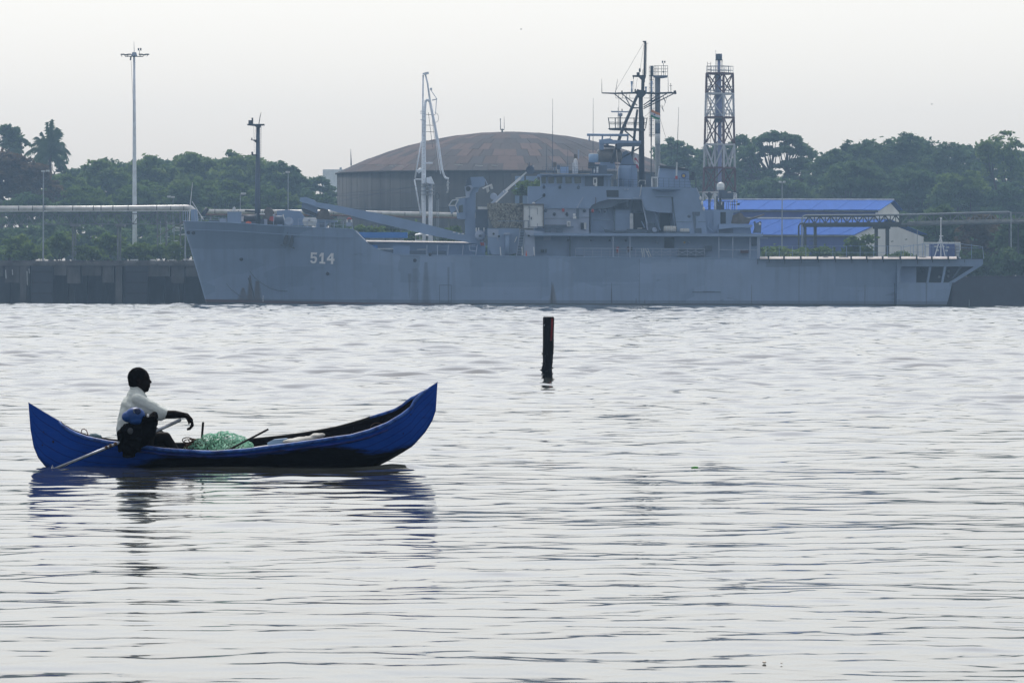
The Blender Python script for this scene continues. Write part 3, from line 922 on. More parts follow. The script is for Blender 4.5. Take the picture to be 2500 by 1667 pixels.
# ------------------------------------------------------------------ flare tower
Y = 772
bx = P(1756, 640, Y).x
t = thing('flare_tower', 'red and white lattice flare tower with a lilac stack at right', 'lattice tower', (bx, Y, LAND_Z))
def tz(py): return P(1756, py, Y).z
def corner(k, py):
    s = 33.5 + (py - 180) * (5.5 / 230)
    rad = s * Y / F
    an = R(14 + 90 * k)
    return Vector((bx + rad * math.cos(an), Y + rad * math.sin(an), tz(py)))
lv = [180, 229, 287, 353, 410, 470, 540, 600]
for i in range(len(lv) - 1):
    mt = M['redoxide'] if i % 2 == 0 else M['towerwhite']
    for k in range(4):
        MB().tube([corner(k, lv[i]), corner(k, lv[i + 1])], .16, 5).build('leg', mt, t)
        MB().tube([corner(k, lv[i]), corner(k + 1, lv[i])], .17, 4).build('girt', M['towerwhite'] if i in (1, 3) else mt, t)
        if i != 3:
            MB().tube([corner(k, lv[i]), corner(k + 1, lv[i + 1])], .11, 4).build('brace', mt, t)
            MB().tube([corner(k + 1, lv[i]), corner(k, lv[i + 1])], .11, 4).build('brace', mt, t)
        else:
            mid = (corner(k, lv[i + 1]) + corner(k + 1, lv[i + 1])) / 2
            MB().tube([corner(k, lv[i]), mid], .14, 4).build('brace', mt, t)
            MB().tube([corner(k + 1, lv[i]), mid], .14, 4).build('brace', mt, t)
for py in (182, 231, 289):
    s = [corner(k, py) for k in range(4)]
    MB().prism([p + Vector((0, 0, -.05)) for p in s], (0, 0, .08)).build('platform', M['redoxide'] if py < 200 else M['towerwhite'], t)
    for k in range(4):
        a, b = corner(k, py), corner(k + 1, py)
        for hgt in (.55, 1.1):
            MB().tube([a + Vector((0, 0, hgt)), b + Vector((0, 0, hgt))], .045, 4).build('guard_rail', M['steel'], t)
        for j in range(4):
            p = a.lerp(b, j / 4)
            MB().tube([p, p + Vector((0, 0, 1.12))], .04, 4).build('rail_post', M['steel'], t)
def ST(name, pts, r, mt='stack', n=14): return MB().pt(pts, Y, r, n).build(name, M[mt], t, n > 8)
ST('stack_pipe', [(1757, 640), (1757, 292)], 5.0)
ST('stack_pipe', [(1755.5, 300), (1755.5, 228)], 8.0)
ST('stack_pipe', [(1755.5, 228), (1755.5, 186)], 5.6)
ST('stack_pipe', [(1755.5, 186), (1755.5, 146)], 3.6)
ST('flare_tip', [(1755, 147), (1755, 132)], 8.2, 'ship_dark')
ST('collar', [(1755.5, 148), (1755.5, 146.5)], 9.2, 'mast')
ST('collar', [(1756, 298), (1756, 288)], 10.5, 'ship_dark')
for x in (1748, 1752, 1761, 1763.5): ST('tip_strut', [(x, 182), (x, 146)], .8, 'steel', 4)
ST('pilot_pipe', [(1748, 640), (1748, 134)], 1.1, 'steel', 5)
ST('pilot_pipe', [(1747.5, 134), (1747.3, 123)], .6, 'steel', 4)
ST('pilot_pipe', [(1764, 640), (1764, 190)], 1.0, 'redoxide', 5)
for x in (1727, 1735): ST('ladder_rail', [(x, 640), (x, 152)], .7, 'redoxide', 4)
for y in range(156, 400, 7): ST('ladder_rung', [(1727, y), (1735, y)], .5, 'redoxide', 4)

# ------------------------------------------------------------------ banded chimney behind the mast
Y = 765
bx2 = P(1605, 640, Y).x
t = thing('chimney', 'grey and white banded steel chimney with top platform and caged ladder behind the mast', 'chimney', (bx2, Y, LAND_Z))
for y0, y1, mt in ((640, 352, 'rack'), (352, 327, 'offwhite'), (327, 302, 'ship_dark'), (302, 290, 'offwhite'), (290, 186, 'ship_light')):
    MB().pt([(1605.5, y0), (1605.5, y1)], Y, 6.6, 18).build('shaft', M[mt] if mt != 'ship_light' else mat('chimney_grey', (.13, .15, .18), .6, .12), t, True)
MB().pp([(1595, 184.5), (1630, 184.5), (1630, 189), (1616, 191), (1596, 189)], Y - .9, 1.8).build('platform', M['ship_dark'], t)
for y in (161, 169, 176): MB().pt([(1597, y), (1630, y)], Y - .8, .7, 4).build('guard_rail', M['mast'], t)
for x in (1597, 1600, 1604, 1607, 1615, 1624, 1630): MB().pt([(x, 160.5), (x, 186)], Y - .8, .7, 4).build('rail_post', M['mast'], t)
MB().pt([(1620, 186), (1620, 156), (1617, 153)], Y, .8, 4).build('anemometer', M['mast'], t)
for x in (1617.5, 1623): MB().pb(x - 1.5, 149, x + 1.5, 154, Y - .2, .3).build('anemometer_cup', M['mast'], t)
for x in (1585, 1588, 1592, 1596.5): MB().pt([(x, 335), (x, 161)], Y, .7, 4).build('ladder_rail', M['mast'], t)
for y in range(165, 335, 10): MB().pt([(1585, y), (1597, y)], Y - .1, .55, 4).build('cage_hoop', M['mast'], t)
for y in (186, 246, 290, 330): MB().pt([(1585, y), (1600, y)], Y + .2, 1.0, 4).build('bracket', M['mast'], t)
MB().pb(1588, 161, 1595, 187, Y + .3, .4).build('cable_tray', M['mast'], t)
MB().pt([(1590, 187), (1590, 640)], Y + .4, 1.6, 5).build('cable_tray', M['mast'], t)
MB().pb(1618, 174, 1621, 178, Y - .7, .3).build('lamp', M['mast'], t)

# ------------------------------------------------------------------ trees
def quads(name, C, NRM, S, matl, rs):
    n = len(C)
    up = rs.normal(size=(n, 3))
    u = np.cross(NRM, up); u /= np.linalg.norm(u, axis=1, keepdims=True) + 1e-9
    v = np.cross(NRM, u)
    v /= np.linalg.norm(v, axis=1, keepdims=True) + 1e-9
    a = S[:, None]
    V = np.stack([C - u * a, C - v * a * .55 + u * a * .1, C + u * a, C + v * a * .55 - u * a * .1], 1).reshape(-1, 3).astype(np.float32)
    me = bpy.data.meshes.new(name)
    me.vertices.add(4 * n)
    me.vertices.foreach_set('co', V.ravel())
    me.loops.add(4 * n)
    me.loops.foreach_set('vertex_index', np.arange(4 * n, dtype=np.int32))
    me.polygons.add(n)
    me.polygons.foreach_set('loop_start', np.arange(0, 4 * n, 4, dtype=np.int32))
    me.update(calc_edges=True)
    me.materials.append(matl)
    return me


def crown_points(lobes, rs, leaf, dens, org):
    Cs, Ns, Ss = [], [], []
    for (c, rx, ry, rz) in lobes:
        c = np.array(c)
        n_cl = max(4, int(dens * (rx * rz + rx * ry) * 0.5))
        dirs = rs.normal(size=(n_cl, 3))
        dirs[:, 2] = np.where(dirs[:, 2] < -.25, -dirs[:, 2] * .6, dirs[:, 2])
        dirs /= np.linalg.norm(dirs, axis=1, keepdims=True)
        rad = rs.uniform(.45, 1.0, n_cl) ** .6
        cc = c + dirs * np.array([rx, ry, rz]) * rad[:, None]
        for k in range(n_cl):
            m_ = rs.integers(22, 46)
            cr = rs.uniform(.45, 1.0) * (.55 + .12 * (rx + rz) / 2)
            p = cc[k] + rs.normal(size=(m_, 3)) * np.array([cr, cr, cr * .5]) * .62
            nn = rs.normal(size=(m_, 3)) * .8 + np.array([0, 0, .9]) + dirs[k] * .5
            nn /= np.linalg.norm(nn, axis=1, keepdims=True)
            Cs.append(p); Ns.append(nn); Ss.append(leaf * rs.uniform(.55, 1.35, m_))
    return np.concatenate(Cs) - np.array(org), np.concatenate(Ns), np.concatenate(Ss)


TREES = 'trees of the wooded shore'


def tree(name, label, cx, top, hw, bot, Y, matl='leaf_a', shape='round', seed=0, dens=1.0, leaf=.42, base=None, group=None):
    rs = np.random.default_rng(seed * 31 + int(cx) + int(top))
    k = Y / F
    C = P(cx, top, Y)
    W, Hh = hw * k, (bot - top) * k
    zt, zb = C.z, C.z - Hh
    org = Vector((C.x, Y, LAND_Z if base is None else base))
    lobes = []
    if shape == 'umbrella':
        n = max(8, int(hw / 8))
        lobes.append(((C.x, Y + .2 * W, zt - Hh * .42), W * .8, W * .6, Hh * .30))
        for i in range(n):
            u = -1 + 2 * (i + .5) / n
            zz = zt - Hh * (.15 + .55 * abs(u) ** 2.2) + rs.uniform(-.035, .035) * Hh
            lobes.append(((C.x + u * W * .88, Y + rs.uniform(-.4, .4) * W, zz), W * rs.uniform(.22, .32), W * .4, Hh * rs.uniform(.11, .16)))
            lobes.append(((C.x + u * W * .75 + rs.uniform(-.1, .1) * W, Y - W * .35 + rs.uniform(-.3, .1) * W, zz - Hh * rs.uniform(.12, .3)), W * rs.uniform(.22, .34), W * .3, Hh * rs.uniform(.11, .17)))
            lobes.append(((C.x + u * W * .7 + rs.uniform(-.1, .1) * W, Y - W * .3 + rs.uniform(-.3, .1) * W, zz - Hh * rs.uniform(.35, .6)), W * rs.uniform(.2, .32), W * .3, Hh * rs.uniform(.12, .18)))
    elif shape == 'open':
        n = max(12, int(hw / 4.5))
        for i in range(n):
            u = -1 + 2 * (i + .5) / n
            zz = zt - Hh * (.08 + .55 * abs(u) ** 2.0) + rs.uniform(-.03, .03) * Hh
            lobes.append(((C.x + u * W * .92, Y + rs.uniform(-.4, .4) * W, zz), W * rs.uniform(.11, .2), W * .28, Hh * rs.uniform(.07, .12)))
            if rs.uniform() < .8:
                lobes.append(((C.x + u * W * .88, Y + rs.uniform(-.4, .4) * W, zz - Hh * rs.uniform(.12, .30)), W * rs.uniform(.07, .14), W * .2, Hh * rs.uniform(.05, .09)))
            if abs(u) > .35 or rs.uniform() < .6:
                lobes.append(((C.x + u * W * .9, Y + rs.uniform(-.4, .4) * W, zt - Hh * rs.uniform(.55, .95)), W * rs.uniform(.08, .17), W * .2, Hh * rs.uniform(.06, .10)))
    else:
        n = max(8, int(hw / 6))
        lobes.append(((C.x, Y, zt - Hh * .45), W * .62, W * .6, Hh * .42))
        for i in range(n):
            a = rs.uniform(-.25, 1.25) * math.pi
            q_ = rs.uniform(.45, .8)
            lobes.append(((C.x + W * q_ * math.cos(a), Y + rs.uniform(-.6, .2) * W, zt - Hh * .48 + Hh * .44 * q_ * math.sin(a)), W * rs.uniform(.2, .36), W * .3, Hh * rs.uniform(.12, .2)))
    # keep the highest lobe at the top of the crown
    hi = max(l[0][2] + l[3] for l in lobes)
    lobes = [((l[0][0], l[0][1], l[0][2] + (zt - hi)), *l[1:]) for l in lobes]
    t = thing(name, label, 'tree', org, group)
    pts = crown_points(lobes, rs, leaf, dens, org)
    cr = bpy.data.objects.new('crown', quads('crown', *pts, M[matl], rs))
    COL.objects.link(cr)
    cr.parent = t
    mb = MB()
    zf = zt - Hh * {'round': .62, 'umbrella': .8, 'open': .95}[shape]
    zf = max(zf, org.z + 2)
    bend = rs.uniform(-.06, .06) * W
    mb.tube([org + Vector((0, 0, -.4)), org + Vector((bend, 0, (zf - org.z) * .5)), Vector((C.x + bend * .5, Y, zf))], [W * .055 + .22, W * .045 + .16, W * .035 + .14], 8)
    s0 = Vector((C.x + bend * .5, Y, zf - .2))
    grp = {}
    for l in lobes:
        grp.setdefault(int((l[0][0] - C.x + W * 1.2) / (W * .6)), []).append(Vector(l[0]))
    for g_ in grp.values():
        c_ = sum(g_, Vector()) / len(g_)
        fk = s0.lerp(c_, .55) + Vector((0, 0, -Hh * .06))
        k1 = s0.lerp(fk, .5) + Vector((0, 0, -Hh * .05))
        mb.tube([s0, k1, fk], [W * .03 + .1, W * .024 + .08, W * .018 + .07], 6)
        for e in g_:
            mid = fk.lerp(e, .5) + Vector((rs.uniform(-.05, .05) * W, 0, -.05 * Hh))
            mb.tube([fk - Vector((0, 0, .03)), mid, e], [W * .014 + .06, W * .009 + .05, .04], 5)
    mb.build('trunk', M['bark'], t)
    return t


T = [
    # left wood
    ('broadleaf_tree', 'tall ragged tree at the left edge beside the palm', 2, 296, 72, 440, 870, 'leaf_b', 'round', 1),
    ('broadleaf_tree', 'russet-tinted spreading tree at the left edge under the palm', 25, 372, 125, 520, 770, 'leaf_c', 'umbrella', 2),
    ('broadleaf_tree', 'dark tree filling the gap between the palm and the tall light mast', 165, 424, 75, 540, 800, 'leaf_a', 'umbrella', 3),
    ('rain_tree', 'low flat-topped tree directly left of the tall light mast', 255, 387, 75, 540, 822, 'leaf_a', 'umbrella', 4),
    ('rain_tree', 'spreading tree directly behind the tall light mast', 360, 380, 90, 540, 832, 'leaf_a', 'umbrella', 5),
    ('rain_tree', 'broad flat-crowned tree on the rise, midway from light mast to foremast', 475, 369, 105, 545, 838, 'leaf_a', 'umbrella', 6),
    ('rain_tree', 'broad green tree rising directly behind the foremast', 595, 371, 105, 545, 834, 'leaf_a', 'umbrella', 7),
    ('rain_tree', 'sloping-crowned tree at the right shoulder of the wooded rise', 690, 396, 75, 540, 824, 'leaf_b', 'umbrella', 8),
    ('broadleaf_tree', 'thin airy tree with sky gaps between the rise and the tank', 775, 432, 55, 540, 850, 'leaf_b', 'open', 9),
    ('broadleaf_tree', 'front-row bushy tree at the left edge behind the lamp post', 70, 470, 95, 600, 752, 'leaf_b', 'umbrella', 10),
    ('broadleaf_tree', 'front-row green tree above the pipe rack, left of the light mast', 205, 455, 90, 600, 758, 'leaf_d', 'umbrella', 11),
    ('broadleaf_tree', 'front-row green tree above the pipe rack, right of the light mast', 350, 440, 100, 600, 765, 'leaf_a', 'umbrella', 12),
    ('broadleaf_tree', 'front-row tree above the ship bow', 480, 432, 95, 590, 768, 'leaf_a', 'umbrella', 13),
    ('broadleaf_tree', 'front-row tree just left of the foremast over the foredeck', 570, 440, 80, 590, 764, 'leaf_d', 'umbrella', 14),
    ('broadleaf_tree', 'front-row tree just right of the foremast over the foredeck', 665, 450, 80, 590, 762, 'leaf_a', 'umbrella', 15),
    ('broadleaf_tree', 'front-row dark tree left of the tank wall above the crane tip', 765, 468, 75, 590, 764, 'leaf_b', 'umbrella', 16),
    ('broadleaf_tree', 'feathery dark bush crowding the foot of the tall palm', 128, 352, 40, 470, 846, 'leaf_b', 'round', 17),
    # right wood
    ('broadleaf_tree', 'dark tree directly right of the ship mast and chimney', 1648, 337, 62, 480, 850, 'leaf_b', 'umbrella', 20),
    ('broadleaf_tree', 'dark tree seen through the flare tower lattice', 1740, 350, 62, 490, 846, 'leaf_b', 'umbrella', 21),
    ('rain_tree', 'open umbrella tree with bare limbs and sky gaps right of the flare tower', 1900, 321, 118, 455, 835, 'leaf_b', 'open', 22),
    ('rain_tree', 'dense left half crown close beside the flare tower', 1808, 330, 50, 470, 842, 'leaf_b', 'open', 23),
    ('broadleaf_tree', 'low dark tree beneath the open umbrella tree above the blue roof', 1900, 436, 110, 560, 800, 'leaf_b', 'umbrella', 24),
    ('broadleaf_tree', 'low dark tree between the radome and the blue roof', 1795, 452, 80, 560, 806, 'leaf_b', 'umbrella', 25),
    ('broadleaf_tree', 'dark rounded tree where the right wood begins to rise', 2030, 362, 75, 520, 828, 'leaf_b', 'round', 26),
    ('broadleaf_tree', 'tall dark tree, left one on the crest of the right wood', 2110, 337, 88, 520, 842, 'leaf_b', 'round', 27),
    ('broadleaf_tree', 'tall dark tree in the middle of the right wood crest', 2215, 324, 92, 520, 846, 'leaf_b', 'round', 28),
    ('broadleaf_tree', 'tall dark tree, right one on the crest before the airy tree', 2315, 340, 82, 520, 838, 'leaf_b', 'round', 29),
    ('broadleaf_tree', 'tall airy tree with speckled sky gaps at the right edge', 2442, 319, 74, 560, 800, 'leaf_a', 'round', 30),
    ('broadleaf_tree', 'tree cut off by the right edge of the view', 2530, 335, 70, 540, 815, 'leaf_b', 'round', 31),
    ('broadleaf_tree', 'front-row dark tree directly behind the white warehouse gables', 2090, 392, 105, 560, 785, 'leaf_b', 'umbrella', 32),
    ('broadleaf_tree', 'front-row tree right of the upper warehouse gable', 2230, 395, 95, 600, 780, 'leaf_b', 'umbrella', 33),
    ('broadleaf_tree', 'front-row tree behind the right end of the pipe bridge', 2345, 415, 95, 620, 772, 'leaf_a', 'umbrella', 34),
    ('broadleaf_tree', 'front-row tree at the right edge below the airy tree', 2465, 440, 90, 630, 768, 'leaf_b', 'umbrella', 35),
    ('broadleaf_tree', 'low bushy tree behind the stern flagstaff', 2300, 505, 75, 640, 740, 'leaf_b', 'umbrella', 36),
    ('broadleaf_tree', 'low russet bushy tree over the bank right of the stern', 2400, 520, 70, 660, 728, 'leaf_c', 'umbrella', 37),
    ('broadleaf_tree', 'low dark bushy tree over the bank at the right edge', 2490, 530, 70, 670, 722, 'leaf_b', 'umbrella', 38),
]
for i, a in enumerate(T):
    far = a[6] > 780
    dn = {'round': 3.4, 'umbrella': 2.6, 'open': 2.6}[a[8]]
    if a[2] == 2442: dn = 2.0
    tree(a[0], a[1], a[2], a[3], a[4], a[5], a[6] * 1.2 if a[6] > 745 else a[6], a[7], a[8], a[9], dens=dn * (.85 if a[6] > 745 else 1), leaf=.44, group=TREES)

# shrubs
def shrub(label, cx, top, hw, bot, Y, matl, seed, grp=None):
    rs = np.random.default_rng(seed)
    k = Y / F
    C = P(cx, top, Y)
    W, Hh = hw * k, (bot - top) * k
    org = Vector((C.x, Y, C.z - Hh))
    lob = [((C.x + rs.uniform(-.7, .7) * W, Y + rs.uniform(-.4, .4) * W, C.z - Hh * rs.uniform(.3, .75)), W * rs.uniform(.25, .4), W * .3, Hh * rs.uniform(.2, .32)) for _ in range(9)]
    lob += [((C.x + u * W, Y, org.z + Hh * .25), W * .3, W * .3, Hh * .25) for u in (-.7, -.2, .3, .7)]
    t = thing('shrub', label, 'shrub', org, grp)
    o = bpy.data.objects.new('foliage', quads('foliage', *crown_points(lob, rs, .3, 4.0, org), M[matl], rs))
    COL.objects.link(o); o.parent = t
    mb = MB()
    for l in lob[:4]: mb.tube([org, Vector(l[0])], [.08, .03], 5)
    mb.build('stem', M['bark'], t)


for i, a in enumerate([
    ('bushy green shrub behind the quay at the left edge', 20, 560, 50, 642, 712, 'leaf_a'),
    ('bright green shrub left of the slim lamp post behind the quay', 75, 590, 45, 642, 708, 'leaf_d'),
    ('dark shrub between lamp post and first rack column', 145, 560, 45, 642, 714, 'leaf_a'),
    ('yellow-green shrub left of the second rack column', 225, 600, 35, 642, 706, 'leaf_d'),
    ('green shrub behind the second rack column', 262, 560, 45, 642, 716, 'leaf_a'),
    ('bright shrub at the foot of the tall light mast', 335, 585, 38, 642, 709, 'leaf_d'),
    ('green shrub left of the short post by the bow', 400, 590, 40, 642, 710, 'leaf_a'),
    ('dark shrub directly behind the ship bow', 455, 565, 35, 642, 714, 'leaf_a'),
    ('yellow-green shrub under the crane boom above the blue fascia', 905, 545, 45, 600, 708, 'leaf_d'),
    ('green shrub right of the crane rest under the boom', 965, 522, 50, 610, 722, 'leaf_a'),
    ('dark green shrub left of the loading arm', 1010, 560, 40, 640, 712, 'leaf_a'),
    ('green shrub on the ledge behind the telescopic boom', 1290, 440, 28, 480, 756, 'leaf_d'),
    ('green shrub beside the crane cab behind the boom', 1110, 540, 40, 620, 715, 'leaf_a'),
    ('leafy shrub in front of the lower warehouse gable', 2098, 568, 32, 640, 699, 'leaf_d'),
    ('low shrub left of the pipe bridge columns', 1910, 602, 70, 640, 698, 'leaf_a'),
    ('low shrub between the pipe bridge columns', 2040, 600, 55, 640, 699, 'leaf_a'),
    ('small shrub at the right foot of the pipe bridge', 2195, 612, 25, 640, 698, 'leaf_a'),
    ('dark bush over the bank close to the ship stern', 2360, 600, 45, 690, 700, 'leaf_b'),
    ('dark bush over the bank midway to the right edge', 2430, 605, 50, 700, 699, 'leaf_b'),
    ('dark bush over the bank at the right edge', 2500, 600, 50, 705, 698, 'leaf_b'),
]):
    shrub(*a, seed=100 + i, grp='shrubs along the shore')

# undergrowth: the unbroken mass of low growth under the trees
rs = np.random.default_rng(55)
us = []
for x in np.arange(-60, 2580, 17):
    if 830 < x < 1650: Yq, tp = 735, 600
    else: Yq, tp = rs.uniform(842, 865), rs.uniform(530, 580)
    if 1650 < x < 2260: Yq, tp = rs.uniform(850, 870), rs.uniform(510, 540)
    C = P(x, tp, Yq)
    us.append(((C.x, Yq, (C.z + LAND_Z) / 2), 1.5, 2.0, (C.z - LAND_Z) / 2 + .4))
o = bpy.data.objects.new('undergrowth', quads('undergrowth', *crown_points(us, rs, .5, 3.2, (0, 0, 0)), M['leaf_b'], rs))
COL.objects.link(o)
tag(o, 'dense low undergrowth beneath the shore trees', None, None, 'stuff')

# far wood: one mass closing the view between and behind the nearer trees
rs = np.random.default_rng(77)
us = []
for x0, x1, prof_ in ((110, 760, [(110, 440), (200, 415), (330, 398), (480, 392), (620, 394), (700, 425), (760, 470)]), (1610, 2570, [(1610, 365), (1720, 372), (1790, 440), (1990, 440), (2040, 395), (2150, 365), (2300, 362), (2400, 370), (2570, 375)])):
    for x in np.arange(x0, x1, 15):
        tp = float(np.interp(x, [q_[0] for q_ in prof_], [q_[1] for q_ in prof_])) + rs.uniform(-4, 6)
        for yy in np.arange(tp, 540, 22):
            C = P(x + rs.uniform(-6, 6), yy + 11, 1062 + rs.uniform(-6, 6))
            us.append(((C.x, C.y, C.z), 1.5, 1.3, 1.3))
o = bpy.data.objects.new('woods', quads('woods', *crown_points(us, rs, .42, 5.0, (0, 0, 0)), M['leaf_b'], rs))
COL.objects.link(o)
tag(o, 'dark green wood closing the shore behind the nearer trees', None, None, 'stuff')

# palm
Y = 1000
org = P(122, 560, Y); org.z = LAND_Z
t = thing('palm_tree', 'tall feathery palm standing above the wood at left', 'palm', org, None)
top = P(122, 375, Y)
MB().tube([org, org.lerp(top, .5) + Vector((.25, 0, 0)), top], [.42, .33, .27], 8).build('trunk', M['bark'], t)
rs = random.Random(9)
KP = Y / 850.0
fr = [(rs.uniform(-125, 125), rs.uniform(4.2, 6.0)) for _ in range(26)] + [(-8, 6.0), (4, 6.2), (14, 5.6), (-20, 5.4), (-48, 6.4), (46, 6.4), (-62, 6.0), (64, 6.2)]
for i, (ang, ln) in enumerate(fr):
    ln *= KP
    a = R(ang)
    yaw = rs.uniform(-1.1, 1.1)
    mb = MB()
    pts = []
    out = abs(math.sin(a))
    for k in range(10):
        s = k / 9
        r_ = ln * s
        dx = math.sin(a) * r_ * (1 - .22 * s * s)
        dz = math.cos(a) * r_ * .95 - KP * (.5 + 3.4 * out) * s ** 2.3
        pts.append(top + Vector((dx * math.cos(yaw), dx * math.sin(yaw) + .3 * math.sin(i), dz)))
    mb.tube(pts, [.08 - .006 * k for k in range(10)], 4)
    for k in range(1, 10):
        for j in range(4):
            p = pts[k - 1].lerp(pts[k], j / 4)
            d = (pts[k] - pts[k - 1]).normalized()
            L = 1.5 * KP * (1 - .5 * (k / 9) ** 2) * rs.uniform(.6, 1.2)
            for sd in (-1, 1):
                tip = p + d * L * rs.uniform(.3, .55) + Vector((sd * L * .45 * math.cos(a) + rs.uniform(-.1, .1), sd * L * .4, -L * rs.uniform(.35, .8)))
                wv = d * .17
                mb.add([p - wv, p + wv, tip], [(0, 1, 2)])
    mb.build('frond', M['leaf_b'], t, fix=False)

# cluttered white pipework behind the bow
t = thing('pipe_manifold', 'white pipework and valves half hidden in shrubs left of the bow', 'pipework', P(415, 640, 712))
rs = random.Random(3)
for i in range(12):
    x, y = rs.uniform(388, 446), rs.uniform(545, 605)
    MB().pt([(x, y), (x + rs.uniform(6, 22), y + rs.uniform(-2, 2))], 711 + rs.uniform(0, 1.5), rs.uniform(.8, 1.8), 6).build('pipe_run', M['offwhite'], t)
for x in (392, 408, 425, 441):
    MB().pt([(x, 540), (x, 645)], 711.5, 1.0, 5).build('riser', M['steel'], t)
    MB().lathe(P(x, 560, 711.2), [(.18, -.03), (.18, .03)], 10, 'y').build('valve_wheel', M['steel'], t)
# ------------------------------------------------------------------ the grey landing ship
SY0, SYC = 655.0, 662.5
ship = thing('naval_ship', 'large grey naval landing ship numbered 514 moored along the quay', 'ship', P(1250, 746, SYC))


def interp(tab, x):
    for (x0, y0), (x1, y1) in zip(tab, tab[1:]):
        if x <= x1:
            return y0 + (y1 - y0) * (x - x0) / (x1 - x0) if x > x0 else y0
    return tab[-1][1]


TOP = [(447, 540), (559, 543.5), (692, 552), (861, 560), (869.5, 572), (884, 591.6), (900, 604), (917.5, 613), (951, 621), (1000, 623), (1155, 624.5), (1250, 626), (1600, 630), (1850, 632), (2196, 633)]
STEM = [(530, 445), (540, 447), (563, 450), (601, 463), (681, 486), (744, 504.6), (764, 509)]
XEND = 2196
txs = sorted(set([447, 450, 455, 462, 470, 480, 492, 505, 520, 540, 559, 580, 610, 640, 670, 700, 740, 780, 820, 861, 865, 869.5, 876, 884, 892, 900, 909, 917.5, 934, 951, 975, 1000] + list(range(1050, 2196, 50)) + [2196]))
NR = 16


def hull_pt(xt, r, side):
    t = (xt - 447) / (XEND - 447)
    yt, yb = interp(TOP, xt), 764
    y = yb + (yt - yb) * r
    x = interp(STEM, y) * (1 - t) + XEND * t
    bd = 7.5 * min(1, t / .15) ** .62
    bw = 7.5 * min(1, t / .27) ** .95
    B = bw + (bd - bw) * r ** 1.4
    if t > .82: B *= 1 - .10 * ((t - .82) / .18) ** 2 * (1 - r)
    near = P(x, y, SYC - B)
    return near if side == 0 else Vector((near.x, SYC + B, near.z))


for nm, side in (('hull', 0),):
    vs, fs = [], []
    n = len(txs)
    for sd in (0, 1):
        for xt in txs:
            for r in range(NR + 1):
                vs.append(hull_pt(xt, r / NR, sd))
    S = n * (NR + 1)
    def I(sd, i, r): return sd * S + i * (NR + 1) + r
    for i in range(n - 1):
        for r in range(NR):
            fs.append((I(0, i, r), I(0, i + 1, r), I(0, i + 1, r + 1), I(0, i, r + 1)))
            fs.append((I(1, i, r), I(1, i, r + 1), I(1, i + 1, r + 1), I(1, i + 1, r)))
    for r in range(NR):     # stem and inner aft bulkhead
        fs.append((I(0, 0, r), I(0, 0, r + 1), I(1, 0, r + 1), I(1, 0, r)))
        fs.append((I(0, n - 1, r), I(1, n - 1, r), I(1, n - 1, r + 1), I(0, n - 1, r + 1)))
    mb = MB(); mb.add(vs, fs)
    hull = mb.build('hull', M['hull'], ship, True)
    # deck sheets, sunk 5 cm under the sheer line
    dv, df = [], []
    for i, xt in enumerate(txs):
        for sd in (0, 1):
            p = hull_pt(xt, 1.0, sd)
            dv.append((p.x, p.y + (.03 if sd == 0 else -.03), p.z - .05))
    for i in range(n - 1):
        df.append((2 * i, 2 * i + 2, 2 * i + 3, 2 * i + 1))
    MB().add(dv, df).build('deck', M['ship_dark'], ship)
    MB().tube([hull_pt(x, 1.0, 0) + Vector((0, 0, .0)) for x in txs], .06, 6).build('gunwale_bar', M['ship'], hull)
    MB().tube([hull_pt(x, 1.0, 0) * 1 + Vector((0, -.02, -.95)) for x in txs if 460 < x < 862], .05, 4).build('rubbing_bead', M['ship'], hull)


def S(name, mt='ship', parent=None, smooth=False, label=None):
    return lambda mb: mb.build(name, M[mt], parent if parent is not None else ship, smooth, label)


def sb(name, x0, y0, x1, y1, Y, dep, mt='ship', parent=None):
    return MB().pb(x0, y0, x1, y1, Y, dep).build(name, M[mt], parent or ship)


def sp(name, poly, Y, dep, mt='ship', parent=None):
    return MB().pp(poly, Y, dep).build(name, M[mt], parent or ship)


def st(name, pts, r, mt='mast', Y=SYC, parent=None, n=6):
    return MB().pt(pts, Y, r, n).build(name, M[mt], parent or ship, n > 9)


# stern: transom block, open mooring bay, flared quarter
sp('stern_plating', [(2190, 690), (2325, 690), (2318, 720), (2307, 764), (2190, 764)], 655.1, 14.8, 'hull')
sp('stern_band', [(2190, 633), (2400, 633.5), (2400, 645), (2394, 650), (2190, 650)], 654.95, 15.0, 'hull')
sp('quarter_plate', [(2316, 690), (2330, 690), (2398, 648), (2386, 646)], 655.05, .5, 'hull')
sp('stern_back', [(2197, 651), (2392, 651), (2330, 689), (2197, 689)], 659.5, .6, 'void')
sb('bay_wall', 2190, 650, 2237, 690, 656.6, 1.6)
sp('bay_frame', [(2190, 649.5), (2201, 649.5), (2197, 668), (2198, 684), (2205, 689.8), (2190, 690)], 655.0, .5, 'hull')
for x in (2270, 2306):
    sp('bay_stanchion', [(x - 1, 650), (x + 4.5, 650), (x - 3, 690), (x - 8, 690)], 655.2, .35)
sp('bay_stanchion', [(2344, 650), (2350, 650), (2330, 676), (2324, 680)], 655.6, .3, 'ship_dark')
for x, y in ((2252, 658), (2316, 662), (2315, 674), (2293, 676)):
    MB().ell(P(x, y, 659.2), .16, .1, .16, 8, 6).build('bay_lamp', M['steel'], ship)

# hull number, painted proud of the plating by 3 cm
def digit(poly_list, name, label):
    mb = MB()
    for poly in poly_list:
        pts = []
        for (x, y) in poly:
            # nearest hull station depth
            t_ = (x - 447) / (XEND - 447)
            yt = interp(TOP, x)
            r_ = (764 - y) / (764 - yt)
            bd = 7.5 * min(1, t_ / .15) ** .62
            bw = 7.5 * min(1, t_ / .27) ** .95
            pts.append(P(x, y, SYC - (bw + (bd - bw) * r_ ** 1.4) - .07))
        mb.prism(pts, (0, .04, 0))
    mb.build(name, M['digit'], hull, label=label)


